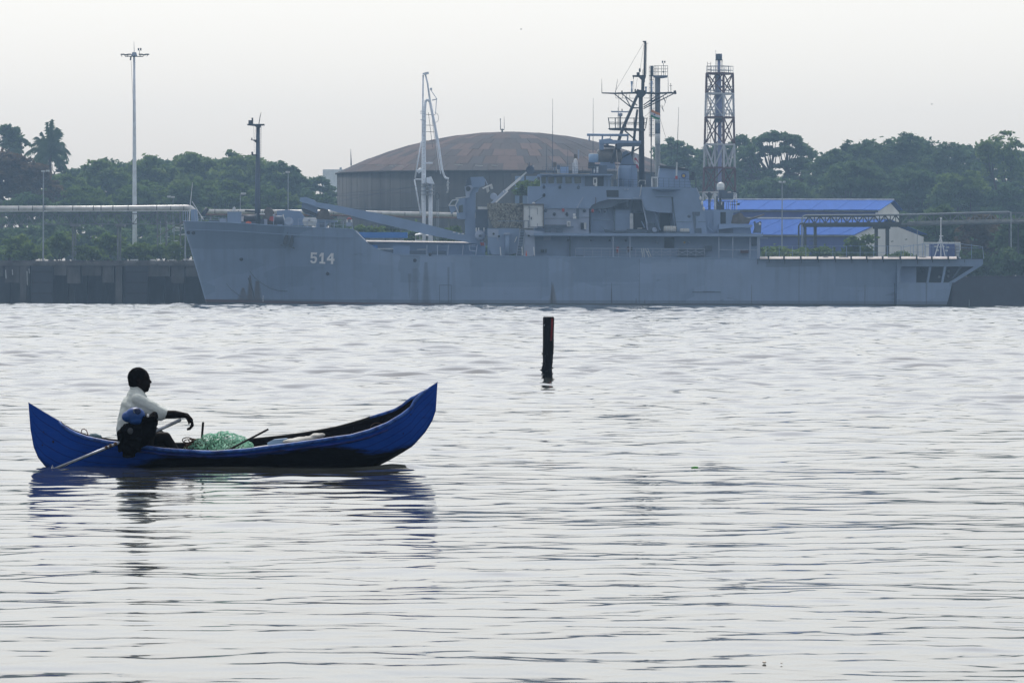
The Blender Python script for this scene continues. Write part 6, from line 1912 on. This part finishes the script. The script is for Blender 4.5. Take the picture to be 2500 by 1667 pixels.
shell(0, 0, 2000, 'hull', 'canoe')
shell(.022, 146, 1020, 'inner_planking', 'inner', True)
railblue = mat('gunwale_blue', (0.004, 0.045, 0.28), 0.45, 0.45, 13.0, col2=(0.05, 0.17, 0.56))
for nm, tab, sg, lo, hi, mt in (('gunwale', NEAR, -1, 146, 1049, railblue), ('gunwale', FAR, 1, 900, 1049, railblue), ('gunwale', FAR, 1, 146, 903, M['wood'])):
    pts, r_ = [], []
    for x in xs:
        if lo <= x <= hi:
            b = interp(BEAM, x)
            p = P(x, interp(tab, x), BY + sg * b)
            pts.append((P(x, 1080, BY).x, BY + sg * (b - .006), p.z - .006))
            r_.append(.021 if 160 < x < 1035 else .012)
    MB().tube(pts, r_, 8).build(nm, mt, canoe, True)
# end decks closing the bow and stern
for (lo, hi) in ((69, 152), (1013, 1068)):
    vs, fs = [], []
    xx = [x for x in xs if lo <= x <= hi]
    for x in xx:
        b = interp(BEAM, x)
        X = P(x, 1080, BY).x
        vs += [(X, BY - b, P(x, interp(NEAR, x), BY - b).z + .001), (X, BY + b, P(x, interp(FAR, x), BY + b).z + .001)]
    for i in range(len(xx) - 1): fs.append((2 * i, 2 * i + 2, 2 * i + 3, 2 * i + 1))
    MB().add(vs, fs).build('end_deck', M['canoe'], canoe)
# rub strake under the near gunwale, worn dark
pts = []
for x in xs:
    if 300 <= x <= 960:
        b = interp(BEAM, x); zn, zk = P(x, interp(NEAR, x), BY - b).z, P(x, keel_y(x), BY).z
        h = .84
        pts.append((P(x, 1080, BY).x, BY - b * h ** .48 - .004, zk + h * (zn - zk)))
MB().tube(pts, .012, 6).build('rub_strake', mat('worn_strake', (0.003, 0.02, 0.17), .5, .8, 6.0), canoe, True)
def inpt(x, h, side):
    b = interp(BEAM, x) - .03
    zn, zf, zk = P(x, interp(NEAR, x), BY - b).z, P(x, interp(FAR, x), BY + b).z, P(x, keel_y(x), BY).z + .03
    zz = zk + h * ((zn if side < 0 else zf) - zk)
    return Vector((P(x, 1080, BY).x, BY + side * b * h ** .48, zz))
for x in (230, 390, 480, 590, 690, 780, 860, 930):
    MB().tube([inpt(x, .92, -1), inpt(x, .5, -1), inpt(x, .12, -1), inpt(x, .12, 1), inpt(x, .5, 1), inpt(x, .92, 1)], .014, 6).build('rib', M['inner'], canoe)
for x in (305, 580, 800):
    a, b_ = inpt(x, .72, -1), inpt(x, .72, 1)
    MB().prism([a + Vector((-.09, 0, 0)), a + Vector((.09, 0, 0)), a + Vector((.09, 0, .025)), a + Vector((-.09, 0, .025))], b_ - a).build('thwart', M['wood'], canoe)
for (x, y, r_) in ((131, 1078, 3.5), (107, 1054, 1.8), (104, 1086, 2.2), (985, 1058, 2.0), (1003, 1011, 1.8)):
    b = interp(BEAM, x); zn, zk = P(x, interp(NEAR, x), BY - b).z, P(x, keel_y(x), BY).z
    z = P(x, y, BY - b).z
    h = max(.02, (z - zk) / (zn - zk))
    MB().ell((P(x, y, BY).x, BY - b * h ** .48, z), r_ * .0033, .006, r_ * .0043, 8, 6).build('plank_knot', M['wood'], canoe)

# ------------------------------------------------------------------ the seated man
def cap(mb, p, q, r0, r1, sy=1.0, n=12):
    """a tapered limb with round ends"""
    p, q = Vector(p), Vector(q)
    d = q - p
    pts, rs_ = [], []
    L = d.length
    dn = d.normalized()
    for k in range(4):
        a = math.pi / 2 * (1 - k / 4)
        pts.append(p - dn * r0 * math.sin(a)); rs_.append(max(.0015, r0 * math.cos(a)))
    for k in range(5):
        pts.append(p.lerp(q, k / 4)); rs_.append(r0 + (r1 - r0) * k / 4)
    for k in range(1, 5):
        a = math.pi / 2 * k / 4
        pts.append(q + dn * r1 * math.sin(a)); rs_.append(max(.0015, r1 * math.cos(a)))
    mb.tube(pts, rs_, n, True, sy)


def remesh(mb, name, vox, mt, parent, smooth_it=4, disp=None):
    me = mb.mesh(name)
    recalc(me)
    ob = bpy.data.objects.new(name, me)
    COL.objects.link(ob)
    m_ = ob.modifiers.new('r', 'REMESH'); m_.mode = 'VOXEL'; m_.voxel_size = vox
    s_ = ob.modifiers.new('s', 'SMOOTH'); s_.iterations = smooth_it; s_.factor = .5
    dg = bpy.context.evaluated_depsgraph_get()
    dg.update()
    me2 = bpy.data.meshes.new_from_object(ob.evaluated_get(dg))
    bpy.data.objects.remove(ob)
    n = len(me2.vertices)
    cs = np.empty(n * 3, dtype=np.float32)
    me2.vertices.foreach_get('co', cs)
    cs = cs.reshape(-1, 3)
    if disp:
        amp, sc_ = disp
        nr = np.empty(n * 3, dtype=np.float32); me2.vertices.foreach_get('normal', nr); nr = nr.reshape(-1, 3)
        dd_ = np.array([mnoise.fractal(Vector(map(float, c)) * sc_, .8, 2.0, 3) for c in cs])
        cs = cs + nr * (dd_ * amp)[:, None]
    org = ORG[parent.name] if parent is not None else Vector((0, 0, 0))
    cs = cs - np.array(org, dtype=np.float32)
    me2.vertices.foreach_set('co', cs.astype(np.float32).ravel())
    me2.polygons.foreach_set('use_smooth', [True] * len(me2.polygons))
    me2.update()
    me2.materials.clear(); me2.materials.append(mt)
    o = bpy.data.objects.new(name, me2)
    COL.objects.link(o)
    o.parent = parent
    ORG[o.name] = org
    return o


man = thing('person', 'man in a pale short-sleeved shirt seated in the blue canoe, arm resting on raised knee', 'person', P(318, 1075, BY))
k_ = BY / F
yn, yf = BY - .19, BY + .19
def Q(x, y, Y=BY): return P(x, y, Y)
bd = MB()
cap(bd, Q(319, 1062), Q(322, 1030), .135, .135, 1.15); cap(bd, Q(322, 1030), Q(331, 992), .135, .14, 1.2); cap(bd, Q(331, 992), Q(334, 970), .13, .10, 1.5)
cap(bd, Q(333, 966), Q(341, 944), .062, .056)
bd.ell(Q(340, 924), .110, .078, .115, 20, 14)
bd.ell(Q(346, 934), .088, .070, .10, 18, 12)
cap(bd, Q(347, 943), Q(356.5, 949.5), .052, .034, 1.0)
cap(bd, Q(363.5, 925.5), Q(368.2, 932.4), .010, .0140, .9, 8)
bd.ell(Q(362.8, 921.5), .014, .05, .012, 10, 6); bd.ell(Q(364.2, 940.0), .016, .026, .008, 10, 6); bd.ell(Q(363.4, 944.4), .016, .024, .009, 10, 6)
for s_ in (-1, 1):
    bd.ell(Q(338.5, 931.5, BY + s_ * .082), .020, .011, .034, 10, 8)
# near arm reaching forward over the raised knee
sh_n, el_n, wr_n = Q(338, 976, yn), Q(402, 1012, yn - .05), Q(453, 1014, yn - .02)
cap(bd, sh_n, el_n, .060, .046); cap(bd, el_n, Q(425, 1011.5, yn - .04), .047, .046); cap(bd, Q(425, 1011.5, yn - .04), wr_n, .046, .030)
kn = []
for j in range(4):
    oy = yn - .02 + (-.036 + .024 * j)
    tip = [0, 3, 2, -2][j]
    a, b_, c_, d_ = Q(455, 1014, yn - .02), Q(467, 1026 - abs(j - 1.5), oy), Q(470.5, 1037 + tip * .5, oy), Q(464, 1045 + tip * .6, oy)
    e_ = Q(457.5, 1047.5 + tip * .5, oy)
    cap(bd, a, b_, .030, .021, 1, 8); cap(bd, b_, c_, .017, .0145, 1, 8); cap(bd, c_, d_, .0145, .013, 1, 8); cap(bd, d_, e_, .0125, .0105, 1, 8)
cap(bd, Q(455, 1016, yn - .05), Q(459, 1026, yn - .065), .017, .013, 1, 8); cap(bd, Q(459, 1026, yn - .065), Q(461.5, 1036, yn - .06), .012, .009, 1, 8)
# far arm, hand on the far thigh
cap(bd, Q(340, 976, yf), Q(350, 1030, yf + .05), .058, .044); cap(bd, Q(350, 1030, yf + .05), Q(384, 1052, yf), .042, .030)
cap(bd, Q(384, 1052, yf), Q(398, 1058, yf), .036, .024, .6)
for j in range(4): cap(bd, Q(396, 1057, yf - .03 + .02 * j), Q(409, 1062, yf - .035 + .023 * j), .011, .009, 1, 8)
cap(bd, Q(388, 1054, yf - .03), Q(396, 1062, yf - .06), .013, .01, 1, 8)
# legs: near knee drawn up, far leg low
cap(bd, Q(312, 1066, BY - .10), Q(372, 1024, BY - .13), .088, .066); cap(bd, Q(372, 1024, BY - .13), Q(362, 1100, BY - .12), .062, .042); cap(bd, Q(360, 1110, BY - .12), Q(392, 1114, BY - .13), .042, .030, .8)
cap(bd, Q(322, 1070, BY + .11), Q(404, 1068, BY + .13), .085, .062); cap(bd, Q(404, 1068, BY + .13), Q(432, 1104, BY + .12), .060, .042); cap(bd, Q(434, 1110, BY + .12), Q(462, 1116, BY + .12), .042, .028, .8)
body = remesh(bd, 'body', .0085, M['skin'], man, 3)
hr = MB()
hr.ell(Q(337, 921.5), .112, .084, .110, 20, 14)
hr.ell(Q(331, 930), .082, .080, .092, 18, 12)
hair = remesh(hr, 'hair', .010, M['hair'], man, 2, (.006, 30.0))
sh = MB()
cap(sh, Q(318, 1058), Q(319, 1034), .150, .150, 1.2); cap(sh, Q(319, 1034), Q(330, 992), .152, .150, 1.25); cap(sh, Q(330, 992), Q(333, 972), .140, .112, 1.6)
cap(sh, Q(331, 962), Q(336, 955), .082, .074, 1.0)
cap(sh, Q(338, 976, yn + .01), Q(398, 1010, yn - .045), .074, .064); cap(sh, Q(340, 990, yn + .01), Q(392, 1016, yn - .045), .060, .050)
cap(sh, Q(338, 976, yf - .01), Q(347, 1016, yf + .04), .076, .064)
cap(sh, Q(305, 1050), Q(302, 1060), .085, .08, 1.5)
shirt = remesh(sh, 'shirt', .009, M['shirt'], man, 3, (.009, 8.0))
col = MB()
ring = [Q(335 + 15.5 * math.cos(a), 951.5 + 5.0 * math.cos(a), BY + .078 * math.sin(a)) for a in [2 * math.pi * i / 18 for i in range(19)]]
col.tube(ring, .013, 8); col.build('collar', M['shirt'], shirt, True)
so_ = MB()
cap(so_, Q(314, 1066, BY - .10), Q(366, 1030, BY - .13), .102, .084); cap(so_, Q(322, 1070, BY + .11), Q(376, 1069, BY + .13), .098, .080); cap(so_, Q(316, 1066, BY - .1), Q(320, 1070, BY + .1), .12, .11)
cap(so_, Q(352, 1042, BY - .12), Q(352, 1080, BY - .06), .08, .085)
remesh(so_, 'shorts', .010, M['shorts'], man, 3, (.008, 10.0))

# ------------------------------------------------------------------ long-tail motor hung on the near gunwale
MY = BY - .50
mo = thing('outboard_motor', 'long-tail boat motor with blue tank and black engine clamped beside the man', 'outboard motor', P(328, 1110, MY))
tk = MB()
tk.ell(P(330, 1014, MY - .02), .107, .085, .088, 20, 14); tk.ell(P(313, 1017, MY - .02), .07, .07, .06, 16, 10); cap(tk, P(303, 1017, MY), P(297, 1016.5, MY), .022, .006); tk.ell(P(332, 1026, MY - .02), .08, .08, .05, 14, 10)
remesh(tk, 'fuel_tank', .008, M['motorblue'], mo, 3)
rc = MB().lathe(P(336, 1004, MY - .085), [(.012, -.022), (.022, -.022), (.034, -.012), (.036, .02)], 20, 'y').build('recoil_starter', mat('starter_dark_blue', (.003, .02, .08), .5, .3, 8.0), mo, True)
MB().tube([P(334 + 8 * math.cos(a), 1003 + 6 * math.sin(a), MY - .115) for a in [R(120 + 16 * i) for i in range(9)]], .006, 6).build('starter_rim', mat('dull_chrome', (.12, .15, .18), .4, .2, 8.0), rc, True)
MB().pt([(324, 999), (324, 996)], MY + .03, [3.6, 3.2], 14).build('tank_cap', M['motorblue'], mo, True)
eb = MB()
eb.box(P(308, 0, MY).x, P(352, 0, MY).x, MY - .09, MY + .12, P(0, 1072, MY).z, P(0, 1036, MY).z)
eb.box(P(346, 0, MY).x, P(383, 0, MY).x, MY - .07, MY + .10, P(0, 1066, MY).z, P(0, 1014, MY).z)
eb.box(P(293, 0, MY).x, P(345, 0, MY).x, MY - .05, MY + .12, P(0, 1100, MY).z, P(0, 1062, MY).z)
eb.box(P(303, 0, MY).x, P(330, 0, MY).x, MY - .06, MY + .08, P(0, 1114, MY).z, P(0, 1092, MY).z)
cap(eb, P(352, 1058, MY), P(375, 1018, MY), .055, .055)
cap(eb, P(296, 1060, MY), P(310, 1085, MY), .05, .06); cap(eb, P(318, 1100, MY), P(350, 1072, MY), .05, .07); cap(eb, P(306, 1044, MY), P(340, 1046, MY), .05, .06)
remesh(eb, 'engine_block', .008, M['motorblack'], mo, 14, (.022, 9.0))
for i in range(7): MB().pb(349, 1022 + 5 * i, 381, 1024.2 + 5 * i, MY - .085, .03).build('cooling_fin', M['motorblack'], mo)
MB().ell(P(361, 1014.5, MY - .09), .014, .012, .018, 10, 8).build('spark_plug', M['white'], mo, True)
MB().ell(P(318, 1052, MY - .1), .03, .02, .035, 10, 8).build('carburettor', mat('tarnished_metal', (.05, .06, .07), .6, .4, 20.), mo, True)
MB().pp([(294, 1048), (302, 1044), (304, 1066), (296, 1070)], MY - .07, .08).build('exhaust_box', M['motorblack'], mo)
MB().tube([P(128, 1146, MY - .10), P(290, 1080.5, MY - .07)], .0135, 10).build('tail_shaft', M['shaft'], mo, True)
MB().tube([P(128, 1148, MY - .10), P(290, 1083.5, MY - .05)], .008, 8).build('shaft_shade_edge', M['motorblack'], mo, True)  # black tube painting the shaded lower edge of the shaft
for x in (260, 270, 282): MB().tube([P(x - 3, 1092.7 - (x - 260) * .4, MY - .075), P(x + 3, 1090.3 - (x - 260) * .4, MY - .075)], .018, 8).build('shaft_clamp', M['coir'], mo)
MB().tube([P(290, 1080, MY - .04), P(372, 1056, MY + .08), P(441, 1024, MY + .26)], [.013, .015, .016], 10).build('tiller', M['shaft'], mo, True)
MB().tube([P(372, 1059, MY + .08), P(441, 1027.5, MY + .26)], .007, 8).build('tiller_shade_edge', M['motorblack'], mo, True)  # same painted shade along the underside of the tiller
MB().lathe(P(128, 1150, MY - .10), [(.01, -.02), (.07, 0), (.01, .02)], 10, 'x').build('propeller', M['shaft'], mo)

# ------------------------------------------------------------------ gear in the canoe
def net_mat(name, dark, light, scale, trans):
    m = leaf_mat(name, dark, light, scale, trans)
    t = m.node_tree
    out = [n for n in t.nodes if n.type == 'OUTPUT_MATERIAL'][0]
    src = out.inputs[0].links[0].from_socket
    tc = t.nodes.new("ShaderNodeTexCoord")
    nz = t.nodes.new("ShaderNodeTexNoise")
    nz.inputs['Scale'].default_value = 55.0
    nz.inputs['Detail'].default_value = 3.0
    t.links.new(tc.outputs['Object'], nz.inputs['Vector'])
    gt = t.nodes.new("ShaderNodeMath"); gt.operation = 'GREATER_THAN'; gt.inputs[1].default_value = 0.52
    t.links.new(nz.outputs[0], gt.inputs[0])
    tr = t.nodes.new("ShaderNodeBsdfTransparent")
    mx = t.nodes.new("ShaderNodeMixShader")
    t.links.new(gt.outputs[0], mx.inputs[0]); t.links.new(src, mx.inputs[1]); t.links.new(tr.outputs[0], mx.inputs[2])
    t.links.new(mx.outputs[0], out.inputs[0])
    return m


M['net'] = net_mat('green_net_twine', (0.22, 0.55, 0.40), (0.62, 0.90, 0.75), 6.0, 0.65)
NYc = BY - .05
nt_ = thing('fishing_net', 'heaped pale green fishing net amidships between the two sticks', 'fishing net', P(540, 1105, NYc))
nm_ = MB()
rs = random.Random(21)
for (x, y, a, b_) in ((490, 1084, .09, .06), (515, 1078, .12, .09), (545, 1069, .12, .07), (562, 1073, .11, .075), (585, 1083, .10, .07), (540, 1092, .25, .07), (600, 1090, .09, .05), (480, 1094, .10, .05)):
    nm_.ell(P(x, y, NYc + rs.uniform(-.06, .06)), a, .16, b_, 14, 9)
nb_ = remesh(nm_, 'net_heap', .014, M['net'], nt_, 2, (.028, 9.0))
stn = MB()
for k in range(110):
    x0 = rs.gauss(540, 36)
    yc = 1094 - 34 * max(0, 1 - abs(x0 - 540) / 75) + rs.uniform(-3, 18)
    a0, L = rs.uniform(0, 6.28), rs.uniform(4, 16)
    pts = []
    for j in range(7):
        u = j / 6
        pts.append(P(x0 + L * math.cos(a0 + 3.5 * u) * u, yc - L * .6 * math.sin(a0 + 4 * u) * u, NYc - .19 + .3 * rs.random()))
    stn.tube(pts, .0027, 3, False)
stn.build('loose_twine', M['net'], nb_, True)['kind'] = 'stuff'
cl = thing('rope_coil', 'tangled brown cord heap beside the upright stick', 'rope', P(470, 1100, BY - .1))
cb_ = MB()
for k in range(26):
    x0, y0 = rs.uniform(455, 497), rs.uniform(1078, 1100)
    rr_ = rs.uniform(5, 13)
    cb_.tube([P(x0 + rr_ * math.cos(a), y0 - rr_ * .5 * math.sin(a) - 4, BY - .12 + .05 * math.sin(a + k)) for a in [2 * math.pi * i / 10 for i in range(11)]], .006, 5)
cb_.build('cord', M['coir'], cl, True)
solo(MB().pt([(496, 1030), (493.5, 1060), (489, 1125)], BY + .02, [3.0, 2.9, 3.2], 10), 'stick', M['wood'], 'short dark stick standing upright left of the green net', 'stick', None, True)
solo(MB().tube([P(655, 1047.5, BY - .22), P(560, 1097, BY - .33), P(530, 1112, BY - .36)], [.0115, .012, .012], 10), 'stick', M['wood'], 'long dark stick slanting up to the right out of the green net', 'stick', None, True)
sk = MB()
sk.ell(P(740, 1074, BY + .10), .19, .12, .035, 18, 10, Matrix.Rotation(R(-7), 3, 'Y')); sk.ell(P(775, 1064, BY + .10), .09, .10, .03, 14, 8, Matrix.Rotation(R(-8), 3, 'Y')); sk.ell(P(705, 1078, BY + .10), .08, .10, .03, 14, 8)
sko = remesh(sk, 'sack', .012, M['sack'], None, 2, (.012, 8.0))
tag(sko, 'white sack lying in the forward half of the canoe', 'sack')
bkk = MB()
for k in range(14):
    x0 = 695 + 8 * k; bkk.ell(P(x0, 1090 - (x0 - 695) * .12 + rs.uniform(-2, 2), BY + .05), .04, .10, .028, 8, 6)
solo(bkk, 'dry_husk_bundle', M['coir'], 'brown husk bundle tucked beneath the white sack', 'bundle', None, True)
solo(MB().pp([(652, 1081), (668, 1073), (700, 1070), (702, 1082), (680, 1088), (655, 1090)], BY + .06, .2), 'crate', M['paleblue'], 'dull blue-grey crate left of the white sack in the canoe', 'crate')
solo(MB().pp([(618, 1092), (650, 1087), (690, 1088), (690, 1094), (620, 1100)], BY - .02, .2), 'floor_board', M['offwhite'], 'pale board lying on the canoe floor right of the net', 'board')
hp = [(921 + 17 * math.cos(a), 1046 - 14 * math.sin(a)) for a in [math.pi * i / 12 for i in range(13)]]
bk = thing('bucket', 'dark bucket with a thin hoop handle inside the canoe bow', 'bucket', P(921, 1062, BY))
MB().lathe(P(921, 1062, BY), [(.055, 0), (.072, .07), (.066, .07), (.05, .01)], 16).build('pail', M['inner'], bk, True)
MB().tube([P(x, y, BY) for x, y in hp], .004, 6).build('handle', M['coir'], bk, True)
rl = thing('rope_loop', 'thin red-brown rope loop sticking up over the canoe stern rail', 'rope', P(207, 1066, BY))
lp = [(200, 1068), (198, 1058), (199.5, 1049), (205, 1046.5), (211, 1050), (214, 1058), (216, 1063), (211, 1066)]
MB().tube([P(x, y, BY - .02) for x, y in lp], .0055, 6).build('rope', mat('red_rope', (0.16, 0.05, 0.05), .8, .2), rl, True)
bg = MB(); bg.ell(P(232, 1070, BY), .075, .08, .05, 16, 10); bg.ell(P(225, 1066, BY), .04, .06, .035, 12, 8); bg.ell(P(240, 1069, BY), .04, .06, .04, 12, 8)
bgo = remesh(bg, 'bag', .010, mat('teal_bag', (0.05, 0.11, 0.14), .7, .4, 8.0), None, 2, (.008, 12.0))
tag(bgo, 'small teal-grey bag behind the man at the canoe stern', 'bag')

# ------------------------------------------------------------------ mooring post
PY = 121.0
po = thing('mooring_post', 'black weathered timber post with a red strip standing in open water', 'post', P(1336, 922, PY))
vs, fs = [], []
prof = [(930, 1336, 13.2, 12.8), (921, 1336.5, 13, 13), (912, 1337, 12.6, 12.6), (905, 1334.5, 14.2, 12.5), (898, 1335, 13.8, 12.6), (888, 1337, 12.8, 12.9), (876, 1337.5, 13.2, 13.2), (867, 1337.5, 13.6, 13.4), (862, 1338, 14.2, 14), (845, 1338.4, 14.0, 14), (825, 1338.6, 14.2, 14.4), (800, 1339, 14.6, 14.6), (785, 1339.3, 14.9, 14.9), (777, 1339.3, 14.9, 15), (774.2, 1339.3, 14, 14), (773, 1339.3, 12.4, 12.4)]
kq = PY / F
rs = random.Random(6)
NQ = 22
for (y, x, r0, r1) in prof:
    c = P(x, y, PY)
    for q_ in range(NQ):
        a = 2 * math.pi * q_ / NQ
        sq = 1.0 / max(abs(math.cos(a)), abs(math.sin(a))) ** .45
        rj = 1 + (rs.uniform(-.05, .05) if y > 830 else rs.uniform(-.015, .015))
        vs.append((c.x + math.cos(a) * r0 * kq * sq * .94 * rj, c.y + math.sin(a) * r0 * kq * sq * .94 * rj, c.z))
for i in range(len(prof) - 1):
    for q_ in range(NQ):
        q2 = (q_ + 1) % NQ
        fs.append((i * NQ + q_, i * NQ + q2, (i + 1) * NQ + q2, (i + 1) * NQ + q_))
fs.append(tuple(range((len(prof) - 1) * NQ, len(prof) * NQ)))
MB().add(vs, fs).build('timber', mat('wet_black_timber', (0.004, 0.0055, 0.007), .75, .6, 9.0, stretch=(2, 2, .4), bump=.6, spec=.15), po, False)
MB().pp([(1345.5, 777), (1351, 777), (1350, 795), (1348, 831.5), (1343.5, 831.5), (1345, 800)], PY - .137, .02).build('red_strip', mat('faded_red_board', (.16, .008, .008), .7, .25, 5.0), po)
MB().pb(1327.5, 792, 1329.5, 796, PY - .14, .02).build('nail_plate', M['steel'], po)
bn = MB()
for k in range(60):
    y = rs.uniform(862, 922); a = rs.uniform(0, 6.28)
    c = P(1336.5, y, PY)
    bn.ell((c.x + math.cos(a) * 13.3 * kq, c.y + math.sin(a) * 13.3 * kq, c.z), rs.uniform(.006, .016), rs.uniform(.006, .016), rs.uniform(.008, .02), 6, 4)
bn.ell(P(1320.5, 903, PY), .02, .02, .015, 8, 6)
bo = bn.build('barnacle_crust', M['rubber'], po); bo['kind'] = 'stuff'

# ------------------------------------------------------------------ small things on the water and in the sky
lf = P(1696, 1145, 59.2)
solo(MB().prism([(lf.x - .036, lf.y, .008), (lf.x - .015, lf.y - .09, .012), (lf.x + .036, lf.y - .02, .01), (lf.x + .01, lf.y + .10, .012)], (0, 0, .02)), 'floating_leaf', M['green'], 'small green leaf drifting alone on the open water right of centre', 'leaf')
for (x, y, s_, lab) in ((1866, 1618, .011, 'larger brown seed pod floating near the bottom right'), (1908, 1620, .006, 'smaller pale brown seed pod floating right of the larger one')):
    d_ = F * CAM_H / (y - 707.6)
    c = P(x, y, d_); c.z = .004
    solo(MB().ell(c, s_, s_ * 3, s_ * .5, 10, 6), 'seed_pod', mat('seed_brown' + str(x), (.5, .46, .4), .8, .2), lab, 'seed pod', None, True)
for (x, y, lab) in ((1272, 72, 'tiny bird flying high above the tank'), (2275, 255, 'tiny bird flying above the trees at right')):
    c = P(x, y, 420)
    b_ = thing('bird', lab, 'bird', c)
    MB().ell(c, .06, .03, .025, 8, 6).build('body', M['steel'], b_, True)
    for s_ in (-1, 1):
        MB().prism([c + Vector((-.05, 0, 0)), c + Vector((.06, 0, 0)), c + Vector((.02, s_ * .14, .05))], (0, 0, .012)).build('wing', M['steel'], b_)
